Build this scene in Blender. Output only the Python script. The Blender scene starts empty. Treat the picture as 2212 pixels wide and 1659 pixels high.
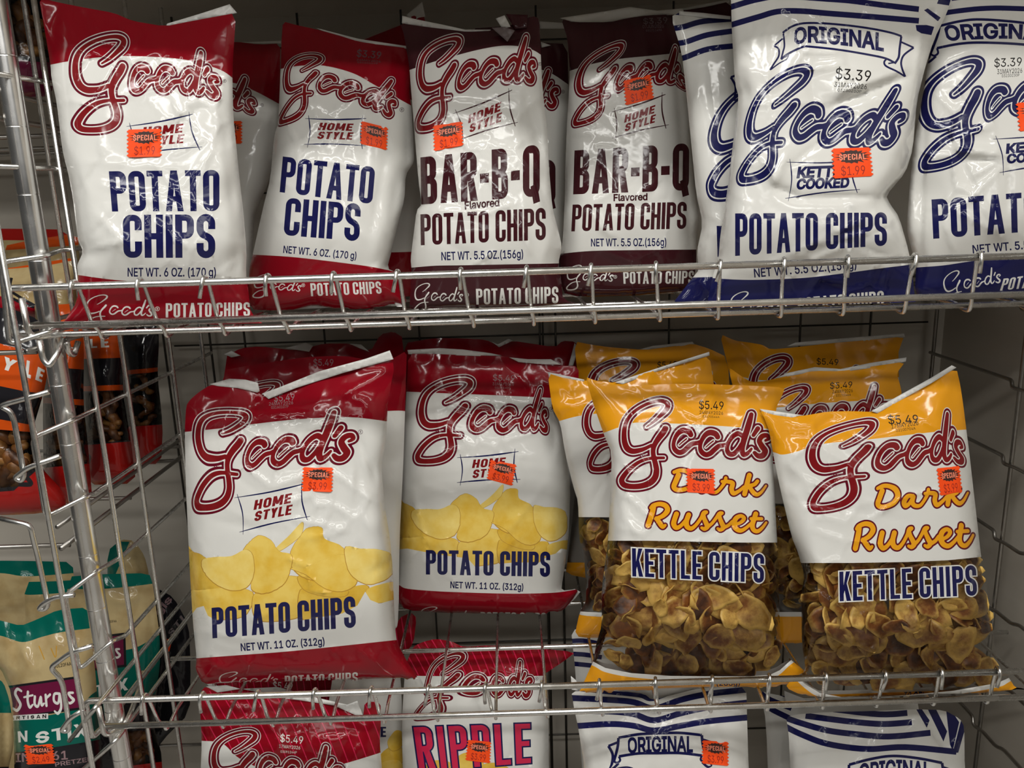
import bpy, bmesh, math, random
import numpy as np
from mathutils import Vector, Matrix
from mathutils.geometry import delaunay_2d_cdt

S = bpy.context.scene
C = S.collection
# ------------------------------------------------------------------ camera
FPX, PITCH, ROLL = 1662.0, math.radians(12.85), math.radians(1.83)
CAM = np.array((0.0, 0.0, 1.45))
_U0 = np.array((0, math.sin(PITCH), math.cos(PITCH)))
FW = np.array((0, math.cos(PITCH), -math.sin(PITCH)))
XW = np.array((1.0, 0, 0))
RT = math.cos(ROLL) * XW - math.sin(ROLL) * _U0
UP = math.sin(ROLL) * XW + math.cos(ROLL) * _U0
cd = bpy.data.cameras.new('camera')
cam = bpy.data.objects.new('camera', cd)
C.objects.link(cam)
cd.sensor_width = 36.0
cd.lens = FPX / 2212 * 36
cd.clip_start = 0.02
cam.matrix_world = Matrix(((RT[0], UP[0], -FW[0], CAM[0]), (RT[1], UP[1], -FW[1], CAM[1]),
                           (RT[2], UP[2], -FW[2], CAM[2]), (0, 0, 0, 1)))
S.camera = cam
# ------------------------------------------------------------------ light
S.view_settings.view_transform = 'Standard'
S.view_settings.look = 'None'
S.view_settings.gamma = 1.0
S.view_settings.use_curve_mapping = False
S.view_settings.exposure = -0.02
w = bpy.data.worlds.new('store')
S.world = w
w.use_nodes = True
wn = w.node_tree
bg = wn.nodes['Background']
tc = wn.nodes.new('ShaderNodeTexCoord')
sx = wn.nodes.new('ShaderNodeSeparateXYZ')
rp = wn.nodes.new('ShaderNodeValToRGB')
wn.links.new(tc.outputs['Generated'], sx.inputs[0])
mr = wn.nodes.new('ShaderNodeMapRange')
mr.inputs[1].default_value = -1
mr.inputs[2].default_value = 1
wn.links.new(sx.outputs['Z'], mr.inputs[0])
wn.links.new(mr.outputs[0], rp.inputs[0])
rp.color_ramp.elements[0].position = 0.0
rp.color_ramp.elements[0].color = (0.12, 0.11, 0.10, 1)
rp.color_ramp.elements[1].position = 1.0
rp.color_ramp.elements[1].color = (1.9, 1.9, 1.85, 1)
e = rp.color_ramp.elements.new(0.5)
e.color = (0.12, 0.117, 0.11, 1)
e = rp.color_ramp.elements.new(0.64)
e.color = (0.20, 0.197, 0.19, 1)
e = rp.color_ramp.elements.new(0.80)
e.color = (1.0, 1.0, 0.97, 1)
wn.links.new(rp.outputs[0], bg.inputs[0])
bg.inputs[1].default_value = 0.32


def area(name, loc, target, sx_, sy_, power, col=(1, 0.97, 0.90)):
    l = bpy.data.lights.new(name, 'AREA')
    l.shape = 'RECTANGLE'
    l.size, l.size_y = sx_, sy_
    l.energy = power
    l.color = col
    o = bpy.data.objects.new(name, l)
    C.objects.link(o)
    o.location = loc
    o.rotation_euler = (Vector(target) - Vector(loc)).to_track_quat('-Z', 'Y').to_euler()
    return o


# fluorescent fixtures in the store ceiling over the aisle
area('ceiling_tube', (0.1, -0.30, 2.95), (0.1, 0.5, 0.9), 3.0, 0.16, 40, (1, 0.985, 0.945))
area('ceiling_tube', (-0.2, -1.5, 2.95), (-0.2, 0.6, 0.9), 3.6, 0.10, 29, (1, 0.985, 0.945))
area('ceiling_tube', (0.4, -3.4, 2.95), (0.2, 1, 1.0), 3.6, 0.20, 16, (1, 0.985, 0.945))


def ray(p):
    p = np.asarray(p, float).reshape(-1, 2)
    return FW * FPX + np.outer(p[:, 0] - 1106, RT) - np.outer(p[:, 1] - 829.5, UP)


def at_y(px, py, Y):
    d = ray((px, py))[0]
    return CAM + d * ((Y - CAM[1]) / d[1])


def at_z(px, py, Z):
    d = ray((px, py))[0]
    return CAM + d * ((Z - CAM[2]) / d[2])


def at_x(px, py, X):
    d = ray((px, py))[0]
    return CAM + d * ((X - CAM[0]) / d[0])


# ------------------------------------------------------------------ materials
MATS = {}


def mat_film(name, col, rough=0.12, noise=None, bump=0.05, spec=0.36, var=0.0, metal=0.0):
    m = bpy.data.materials.new(name)
    m.use_nodes = True
    nt = m.node_tree
    b = nt.nodes['Principled BSDF']
    b.inputs['Base Color'].default_value = (*col, 1)
    b.inputs['Roughness'].default_value = rough
    b.inputs['Specular IOR Level'].default_value = spec
    b.inputs['Metallic'].default_value = metal
    co = nt.nodes.new('ShaderNodeTexCoord')
    if bump:
        n = nt.nodes.new('ShaderNodeTexNoise')
        n.inputs['Scale'].default_value = 55
        n.inputs['Detail'].default_value = 2.5
        n.inputs['Distortion'].default_value = 0.6
        bp = nt.nodes.new('ShaderNodeBump')
        bp.inputs['Strength'].default_value = bump
        bp.inputs['Distance'].default_value = 0.006
        nt.links.new(co.outputs['Object'], n.inputs['Vector'])
        nt.links.new(n.outputs['Fac'], bp.inputs['Height'])
        nt.links.new(bp.outputs['Normal'], b.inputs['Normal'])
    if noise:
        c2, sc, lo, hi = noise
        n = nt.nodes.new('ShaderNodeTexNoise')
        n.inputs['Scale'].default_value = sc
        n.inputs['Detail'].default_value = 6
        r = nt.nodes.new('ShaderNodeValToRGB')
        r.color_ramp.elements[0].position = lo
        r.color_ramp.elements[0].color = (*c2, 1)
        r.color_ramp.elements[1].position = hi
        r.color_ramp.elements[1].color = (*col, 1)
        nt.links.new(co.outputs['Object'], n.inputs['Vector'])
        nt.links.new(n.outputs['Fac'], r.inputs[0])
        nt.links.new(r.outputs[0], b.inputs['Base Color'])
    MATS[name] = m
    return m


mat_film('white', (0.74, 0.73, 0.69))
mat_film('red', (0.265, 0.003, 0.011))
mat_film('logo_red', (0.205, 0.008, 0.011))
mat_film('maroon', (0.125, 0.003, 0.014))
mat_film('navy', (0.010, 0.011, 0.075))
mat_film('brown', (0.050, 0.010, 0.014))
mat_film('ink_black', (0.012, 0.010, 0.011))
mat_film('ink_gray', (0.30, 0.19, 0.20))
mat_film('ink_dark', (0.14, 0.10, 0.11))
mat_film('yellow', (0.80, 0.335, 0.010))
mat_film('yolk', (0.83, 0.36, 0.010))
mat_film('pink', (0.62, 0.020, 0.075))
mat_film('teal', (0.001, 0.115, 0.085))
mat_film('tan', (0.50, 0.385, 0.195), noise=((0.38, 0.265, 0.115), 30, 0.3, 0.6))
mat_film('orange', (0.60, 0.075, 0.006))
mat_film('bright_red', (0.40, 0.010, 0.008))
mat_film('black', (0.014, 0.013, 0.016))
mat_film('plum', (0.145, 0.010, 0.045))
mat_film('seal_white', (0.70, 0.69, 0.66), rough=0.28)
mat_film('seal_dark', (0.20, 0.16, 0.16), rough=0.28)
mat_film('film_back', (0.62, 0.61, 0.58), rough=0.3)
mat_film('crisp_light', (0.90, 0.70, 0.22), noise=((0.82, 0.57, 0.11), 40, 0.35, 0.65))
mat_film('crisp_mid', (0.86, 0.62, 0.14), noise=((0.78, 0.49, 0.06), 40, 0.35, 0.65))
mat_film('crisp_deep', (0.80, 0.54, 0.09), noise=((0.68, 0.40, 0.035), 40, 0.35, 0.65))
mat_film('crisp_edge', (0.50, 0.27, 0.04))
mat_film('sticker', (1.0, 0.085, 0.012), rough=0.5, bump=0, spec=0.2)
mat_film('sticker_ink', (0.045, 0.018, 0.014), rough=0.5, bump=0)
mat_film('sticker_price', (0.30, 0.012, 0.006), rough=0.5, bump=0)
mat_film('sticker_word', (1.0, 0.30, 0.19), rough=0.5, bump=0, spec=0.2)


def mat_clear():
    m = bpy.data.materials.new('clear')
    m.use_nodes = True
    nt = m.node_tree
    nt.nodes.clear()
    out = nt.nodes.new('ShaderNodeOutputMaterial')
    mix = nt.nodes.new('ShaderNodeMixShader')
    tr = nt.nodes.new('ShaderNodeBsdfTransparent')
    tr.inputs[0].default_value = (0.97, 0.965, 0.95, 1)
    gl = nt.nodes.new('ShaderNodeBsdfGlossy')
    gl.inputs['Roughness'].default_value = 0.10
    fr = nt.nodes.new('ShaderNodeFresnel')
    fr.inputs[0].default_value = 1.33
    n = nt.nodes.new('ShaderNodeTexNoise')
    n.inputs['Scale'].default_value = 45
    n.inputs['Detail'].default_value = 3
    co = nt.nodes.new('ShaderNodeTexCoord')
    bp = nt.nodes.new('ShaderNodeBump')
    bp.inputs['Strength'].default_value = 0.35
    bp.inputs['Distance'].default_value = 0.006
    nt.links.new(co.outputs['Object'], n.inputs['Vector'])
    nt.links.new(n.outputs['Fac'], bp.inputs['Height'])
    nt.links.new(bp.outputs['Normal'], gl.inputs['Normal'])
    nt.links.new(bp.outputs['Normal'], fr.inputs['Normal'])
    nt.links.new(fr.outputs[0], mix.inputs[0])
    nt.links.new(tr.outputs[0], mix.inputs[1])
    nt.links.new(gl.outputs[0], mix.inputs[2])
    nt.links.new(mix.outputs[0], out.inputs[0])
    MATS['clear'] = m


mat_clear()


def mat_crisp(name, dark, mid, light):
    """fried potato: mottled, its rim lighter, differing from chip to chip"""
    m = bpy.data.materials.new(name)
    m.use_nodes = True
    nt = m.node_tree
    b = nt.nodes['Principled BSDF']
    b.inputs['Roughness'].default_value = 0.42
    co = nt.nodes.new('ShaderNodeTexCoord')
    oi = nt.nodes.new('ShaderNodeObjectInfo')
    n = nt.nodes.new('ShaderNodeTexNoise')
    n.noise_dimensions = '4D'
    n.inputs['Scale'].default_value = 38
    n.inputs['Detail'].default_value = 8
    n.inputs['Roughness'].default_value = 0.65
    mu = nt.nodes.new('ShaderNodeMath')
    mu.operation = 'MULTIPLY'
    mu.inputs[1].default_value = 37
    nt.links.new(oi.outputs['Random'], mu.inputs[0])
    nt.links.new(mu.outputs[0], n.inputs['W'])
    nt.links.new(co.outputs['Object'], n.inputs['Vector'])
    ad = nt.nodes.new('ShaderNodeMath')
    ad.operation = 'MULTIPLY_ADD'
    ad.inputs[1].default_value = 0.36
    nt.links.new(oi.outputs['Random'], ad.inputs[0])
    nt.links.new(n.outputs['Fac'], ad.inputs[2])
    at = nt.nodes.new('ShaderNodeAttribute')
    at.attribute_name = 'rim'
    ad2 = nt.nodes.new('ShaderNodeMath')
    ad2.operation = 'MULTIPLY_ADD'
    ad2.inputs[1].default_value = 0.22
    nt.links.new(at.outputs['Fac'], ad2.inputs[0])
    nt.links.new(ad.outputs[0], ad2.inputs[2])
    r = nt.nodes.new('ShaderNodeValToRGB')
    el = r.color_ramp.elements
    el[0].position = 0.47
    el[0].color = (*dark, 1)
    el[1].position = 0.90
    el[1].color = (*light, 1)
    x = el.new(0.67)
    x.color = (*mid, 1)
    nt.links.new(ad2.outputs[0], r.inputs[0])
    nt.links.new(r.outputs[0], b.inputs['Base Color'])
    bp = nt.nodes.new('ShaderNodeBump')
    bp.inputs['Strength'].default_value = 0.5
    bp.inputs['Distance'].default_value = 0.002
    nt.links.new(n.outputs['Fac'], bp.inputs['Height'])
    nt.links.new(bp.outputs['Normal'], b.inputs['Normal'])
    MATS[name] = m


mat_crisp('kettle_crisp', (0.060, 0.018, 0.006), (0.28, 0.095, 0.018), (0.86, 0.55, 0.14))
mat_crisp('pretzel', (0.05, 0.016, 0.006), (0.20, 0.07, 0.014), (0.40, 0.19, 0.045))


def mat_metal(name, col, rough, nscale=90):
    m = bpy.data.materials.new(name)
    m.use_nodes = True
    nt = m.node_tree
    b = nt.nodes['Principled BSDF']
    b.inputs['Metallic'].default_value = 1
    co = nt.nodes.new('ShaderNodeTexCoord')
    n = nt.nodes.new('ShaderNodeTexNoise')
    n.inputs['Scale'].default_value = nscale
    n.inputs['Detail'].default_value = 5
    r = nt.nodes.new('ShaderNodeValToRGB')
    r.color_ramp.elements[0].position = 0.3
    r.color_ramp.elements[0].color = (*[c * 0.86 for c in col], 1)
    r.color_ramp.elements[1].position = 0.6
    r.color_ramp.elements[1].color = (*col, 1)
    nt.links.new(co.outputs['Object'], n.inputs['Vector'])
    nt.links.new(n.outputs['Fac'], r.inputs[0])
    nt.links.new(r.outputs[0], b.inputs['Base Color'])
    rr_ = nt.nodes.new('ShaderNodeMapRange')
    rr_.inputs[3].default_value = rough * 0.7
    rr_.inputs[4].default_value = rough * 1.4
    nt.links.new(n.outputs['Fac'], rr_.inputs[0])
    nt.links.new(rr_.outputs[0], b.inputs['Roughness'])
    MATS[name] = m


mat_metal('chrome', (0.86, 0.85, 0.82), 0.26)
mat_metal('post_chrome', (0.92, 0.91, 0.89), 0.24, 25)
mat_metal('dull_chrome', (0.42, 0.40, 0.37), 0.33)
mat_metal('dark_wire', (0.10, 0.095, 0.085), 0.4)


def mat_wall(name, c1, c2):
    m = bpy.data.materials.new(name)
    m.use_nodes = True
    nt = m.node_tree
    b = nt.nodes['Principled BSDF']
    b.inputs['Roughness'].default_value = 0.42
    co = nt.nodes.new('ShaderNodeTexCoord')
    mp = nt.nodes.new('ShaderNodeMapping')
    mp.inputs['Scale'].default_value = (0.6, 0.6, 5)
    n = nt.nodes.new('ShaderNodeTexNoise')
    n.inputs['Scale'].default_value = 3
    n.inputs['Detail'].default_value = 4
    r = nt.nodes.new('ShaderNodeValToRGB')
    r.color_ramp.elements[0].position = 0.3
    r.color_ramp.elements[0].color = (*c1, 1)
    r.color_ramp.elements[1].position = 0.7
    r.color_ramp.elements[1].color = (*c2, 1)
    nt.links.new(co.outputs['Object'], mp.inputs['Vector'])
    nt.links.new(mp.outputs[0], n.inputs['Vector'])
    nt.links.new(n.outputs['Fac'], r.inputs[0])
    nt.links.new(r.outputs[0], b.inputs['Base Color'])
    MATS[name] = m


mat_wall('wall_paint', (0.46, 0.42, 0.36), (0.54, 0.50, 0.435))
mat_wall('floor_tile', (0.30, 0.28, 0.25), (0.38, 0.36, 0.33))


# ------------------------------------------------------------------ object helpers
def tag(o, label=None, cat=None, group=None, kind=None):
    if label:
        o['label'] = label
    if cat:
        o['category'] = cat
    if group:
        o['group'] = group
    if kind:
        o['kind'] = kind
    return o


def empty(name, loc, label, cat, group=None):
    o = bpy.data.objects.new(name, None)
    o.empty_display_size = 0.03
    C.objects.link(o)
    o.location = loc
    return tag(o, label, cat, group)


def mesh_obj(name, verts, faces, mats, parent=None, fmat=None, smooth=True, origin=None):
    """verts in world space; the object's origin goes to its parent's place (or origin)"""
    v = np.asarray(verts, float)
    org = np.array(parent.location) if parent is not None and origin is None else (np.array(origin) if origin is not None else v.mean(0))
    me = bpy.data.meshes.new(name)
    me.from_pydata((v - org).tolist(), [], [tuple(int(i) for i in f) for f in faces])
    for m in mats:
        me.materials.append(MATS[m])
    if fmat is not None:
        me.polygons.foreach_set('material_index', np.asarray(fmat, np.int32))
    if smooth:
        me.polygons.foreach_set('use_smooth', np.ones(len(me.polygons), bool))
    me.update()
    o = bpy.data.objects.new(name, me)
    C.objects.link(o)
    if parent is not None:
        o.parent = parent
        if origin is not None:
            o.location = org - np.array(parent.location)
    else:
        o.location = org
    return o


def cr(pts, n=8, closed=False):
    """Catmull-Rom through pts"""
    P = np.asarray(pts, float)
    k = len(P)
    if k < 3 and not closed:
        return np.array([P[0] + (P[-1] - P[0]) * i / n for i in range(n + 1)])
    out = []
    segs = k if closed else k - 1
    for i in range(segs):
        if closed:
            p0, p1, p2, p3 = P[(i - 1) % k], P[i], P[(i + 1) % k], P[(i + 2) % k]
        else:
            p0, p1, p2, p3 = P[max(i - 1, 0)], P[i], P[i + 1], P[min(i + 2, k - 1)]
        for j in range(n):
            t = j / n
            out.append(0.5 * ((2 * p1) + (-p0 + p2) * t + (2 * p0 - 5 * p1 + 4 * p2 - p3) * t * t + (-p0 + 3 * p1 - 3 * p2 + p3) * t ** 3))
    if not closed:
        out.append(P[-1])
    return np.array(out)


def tube_geo(path, r, n=10, closed=False, caps=True):
    P = np.asarray(path, float)
    k = len(P)
    T = np.zeros_like(P)
    for i in range(k):
        a = P[i] - P[i - 1] if (i > 0 or closed) else P[1] - P[0]
        b = P[(i + 1) % k] - P[i] if (i < k - 1 or closed) else P[-1] - P[-2]
        a = a / (np.linalg.norm(a) + 1e-12)
        b = b / (np.linalg.norm(b) + 1e-12)
        t = a + b
        T[i] = t / (np.linalg.norm(t) + 1e-12)
    ref = np.array((0, 0, 1.0)) if abs(T[0][2]) < 0.9 else np.array((1.0, 0, 0))
    nrm = np.cross(T[0], ref)
    nrm /= np.linalg.norm(nrm)
    V, F = [], []
    rr_ = r if hasattr(r, '__len__') else [r] * k
    for i in range(k):
        nrm = nrm - T[i] * np.dot(nrm, T[i])
        nrm /= np.linalg.norm(nrm)
        bn = np.cross(T[i], nrm)
        for j in range(n):
            a = 2 * math.pi * j / n
            V.append(P[i] + rr_[i] * (nrm * math.cos(a) + bn * math.sin(a)))
    for i in range(k if closed else k - 1):
        for j in range(n):
            a, b = i * n + j, i * n + (j + 1) % n
            c, d = ((i + 1) % k) * n + (j + 1) % n, ((i + 1) % k) * n + j
            F.append((a, b, c, d))
    if caps and not closed:
        F.append(tuple(range(n))[::-1])
        F.append(tuple(range((k - 1) * n, k * n)))
    return V, F


def fillet(pts, r=0.008, n=5):
    """polyline with its corners rounded"""
    P = [np.asarray(p, float) for p in pts]
    out = [P[0]]
    for i in range(1, len(P) - 1):
        a, b = P[i - 1] - P[i], P[i + 1] - P[i]
        la, lb = np.linalg.norm(a), np.linalg.norm(b)
        q = min(r, la * 0.45, lb * 0.45)
        s, e_ = P[i] + a / la * q, P[i] + b / lb * q
        for j in range(n + 1):
            t = j / n
            out.append((1 - t) ** 2 * s + 2 * t * (1 - t) * P[i] + t * t * e_)
    out.append(P[-1])
    return out


def wire(name, pts, r, parent, mat='chrome', n=10, rad=0.008):
    V, F = tube_geo(fillet(pts, rad), r, n)
    return mesh_obj(name, V, F, [mat], parent)


# ------------------------------------------------------------------ flat artwork: shapes are lists of contours (outer, holes...)
def arc(cx, cy, rx, ry, a0, a1, n=6):
    return [(cx + rx * math.cos(math.radians(a0 + (a1 - a0) * i / n)), cy + ry * math.sin(math.radians(a0 + (a1 - a0) * i / n))) for i in range(n + 1)]


def rect(x0, y0, x1, y1):
    return [(x0, y0), (x1, y0), (x1, y1), (x0, y1)]


def rr(x0, y0, x1, y1, rad):
    tl, tr, br, bl = rad if hasattr(rad, '__len__') else (rad,) * 4
    p = []
    for (cx, cy, r_, a) in ((x0 + tl, y0 + tl, tl, 180), (x1 - tr, y0 + tr, tr, 270), (x1 - br, y1 - br, br, 0), (x0 + bl, y1 - bl, bl, 90)):
        p += arc(cx, cy, r_, r_, a, a + 90) if r_ > 1e-6 else [(cx, cy)]
    return p


def band(path, hw):
    """polyline -> polygon of half width hw (number or list), butt ends"""
    P = np.asarray(path, float)
    T = np.gradient(P, axis=0)
    T /= np.linalg.norm(T, axis=1)[:, None] + 1e-12
    N = np.stack((-T[:, 1], T[:, 0]), 1)
    h = np.asarray(hw, float) if hasattr(hw, '__len__') else np.full(len(P), hw)
    return [tuple(q) for q in np.vstack((P + N * h[:, None], (P - N * h[:, None])[::-1]))]


def glyph(ch, w, t, h):
    R = w * 0.44
    Ri = max(R - t, 0.02)
    if ch == 'O':
        return [[rr(0, 0, w, 1, R), rr(t, h, w - t, 1 - h, Ri)]]
    if ch == 'Q':
        return [[rr(0, 0, w, 1, R), rr(t, h, w - t, 1 - h, Ri)], [[(w * .45, .80), (w * .45 + t, .74), (w * 1.02, 1.10), (w * 1.02 - t, 1.14)]]]
    if ch == 'D':
        return [[rr(0, 0, w, 1, (0, R, R, 0)), rr(t, h, w - t, 1 - h, (0, Ri, Ri, 0))]]
    if ch in 'PR':
        b = .56
        r_ = min(R, b / 2 - .01)
        ri = max(r_ - t * .9, .02)
        s = [[rect(0, 0, t, 1)], [rr(0, 0, w, b, (0, r_, r_, 0)), rr(t, h, w - t, b - h, (0, ri, ri, 0))]]
        if ch == 'R':
            s.append([[(w * .36, b - h * .6), (w * .36 + t * 1.02, b - h * .6), (w * 1.04, 1), (w * 1.04 - t * 1.1, 1)]])
        return s
    if ch == 'B':
        r_ = min(R * .9, .23)
        ri = max(r_ - t * .8, .02)
        return [[rr(0, 0, w * .96, .52, (0, r_, r_, 0)), rr(t, h, w * .96 - t, .52 - h * .75, (0, ri, ri, 0))],
                [rr(0, .52 - h * .5, w, 1, (0, r_, r_, 0)), rr(t, .52 + h * .35, w - t, 1 - h, (0, ri, ri, 0))]]
    if ch == 'T':
        return [[rect(0, 0, w, h)], [rect((w - t) / 2, 0, (w + t) / 2, 1)]]
    if ch == 'A':
        return [[[(0, 1), (t * .98, 1), (w / 2 + t * .30, 0), (w / 2 - t * .52, 0)]],
                [[(w, 1), (w - t * .98, 1), (w / 2 - t * .30, 0), (w / 2 + t * .52, 0)]], [rect(w * .22, .63, w * .78, .63 + h * .95)]]
    if ch in 'CG':
        o = [(w, .36)] + arc(w - R, R, R, R, 0, -90) + arc(R, R, R, R, 270, 180) + arc(R, 1 - R, R, R, 180, 90) + arc(w - R, 1 - R, R, R, 90, 0) + [(w, .62)]
        i = [(w - t, .62)] + arc(w - t - Ri, 1 - h - Ri, Ri, Ri, 0, 90) + arc(t + Ri, 1 - h - Ri, Ri, Ri, 90, 180) + arc(t + Ri, h + Ri, Ri, Ri, 180, 270) + arc(w - t - Ri, h + Ri, Ri, Ri, 270, 360) + [(w - t, .36)]
        s = [[o + i]]
        if ch == 'G':
            s.append([rect(w * .52, .52, w, .52 + h)])
            s.append([rect(w - t, .52, w, .75)])
        return s
    if ch == 'S':
        a = t / 2
        rx, ry = (w - t) / 2, .5 * (w - t)
        p = [(w - a, .34)] + arc(w / 2, h / 2 + ry, rx, ry, 0, -180, 10) + [(a, .31)]
        p += [tuple(q) for q in cr([(a, .31), (a + .01, .38), (w * .32, .455), (w / 2, .5), (w * .68, .545), (w - a - .01, .62), (w - a, .69)], 3)[1:]]
        p += arc(w / 2, 1 - h / 2 - ry, rx, ry, 0, 180, 10) + [(a, .66)]
        return [[band(p, t / 2)]]
    if ch == 'H':
        return [[rect(0, 0, t, 1)], [rect(w - t, 0, w, 1)], [rect(0, .5 - h / 2, w, .5 + h / 2)]]
    if ch == 'I':
        return [[rect(0, 0, t, 1)]]
    if ch == 'K':
        return [[rect(0, 0, t, 1)], [[(t * .8, .62), (w - t * 1.05, 0), (w, 0), (t * .9, .80)]], [[(w * .40, .50), (w * .62, .34), (w * 1.04, 1), (w * 1.04 - t * 1.1, 1)]]]
    if ch == 'E':
        return [[rect(0, 0, t, 1)], [rect(0, 0, w, h)], [rect(0, .5 - h / 2, w * .92, .5 + h / 2)], [rect(0, 1 - h, w, 1)]]
    if ch == 'L':
        return [[rect(0, 0, t, 1)], [rect(0, 1 - h, w, 1)]]
    if ch == 'N':
        return [[rect(0, 0, t, 1)], [rect(w - t, 0, w, 1)], [[(0, 0), (t * 1.05, 0), (w, 1), (w - t * 1.05, 1)]]]
    if ch == 'M':
        return [[rect(0, 0, t, 1)], [rect(w - t, 0, w, 1)], [[(0, 0), (t * 1.1, 0), (w / 2 + t * .45, .85), (w / 2 - t * .45, .85)]],
                [[(w, 0), (w - t * 1.1, 0), (w / 2 - t * .45, .85), (w / 2 + t * .45, .85)]]]
    if ch == 'Y':
        return [[[(0, 0), (t * 1.05, 0), (w / 2 + t / 2, .56), (w / 2 - t / 2, .56)]], [[(w, 0), (w - t * 1.05, 0), (w / 2 - t / 2, .56), (w / 2 + t / 2, .56)]],
                [rect((w - t) / 2, .5, (w + t) / 2, 1)]]
    if ch == 'X':
        return [[[(0, 0), (t * 1.1, 0), (w, 1), (w - t * 1.1, 1)]], [[(w, 0), (w - t * 1.1, 0), (0, 1), (t * 1.1, 1)]]]
    if ch == '-':
        return [[rect(0, .46, w, .46 + h * 1.25)]]
    return []


WIDE = {'I': None, 'M': 1.32, 'N': 1.05, '-': .55, 'A': 1.1, 'Q': 1.05, 'L': .88, 'E': .88, 'T': .95}


def block(text, w=.42, t=.14, h=None, gap=.07, space=.2):
    """heavy condensed lettering, normalised to u 0..1, v 0..1"""
    h = h or t * .88
    x, out = 0.0, []
    for ch in text:
        if ch == ' ':
            x += space
            continue
        gw = t if ch == 'I' else w * WIDE.get(ch, 1.0)
        for s in glyph(ch, gw, t, h):
            out.append([[(px + x, py) for px, py in c] for c in s])
        x += gw + gap
    x -= gap
    return [[[(px / x, py) for px, py in c] for c in s] for s in out]


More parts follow.
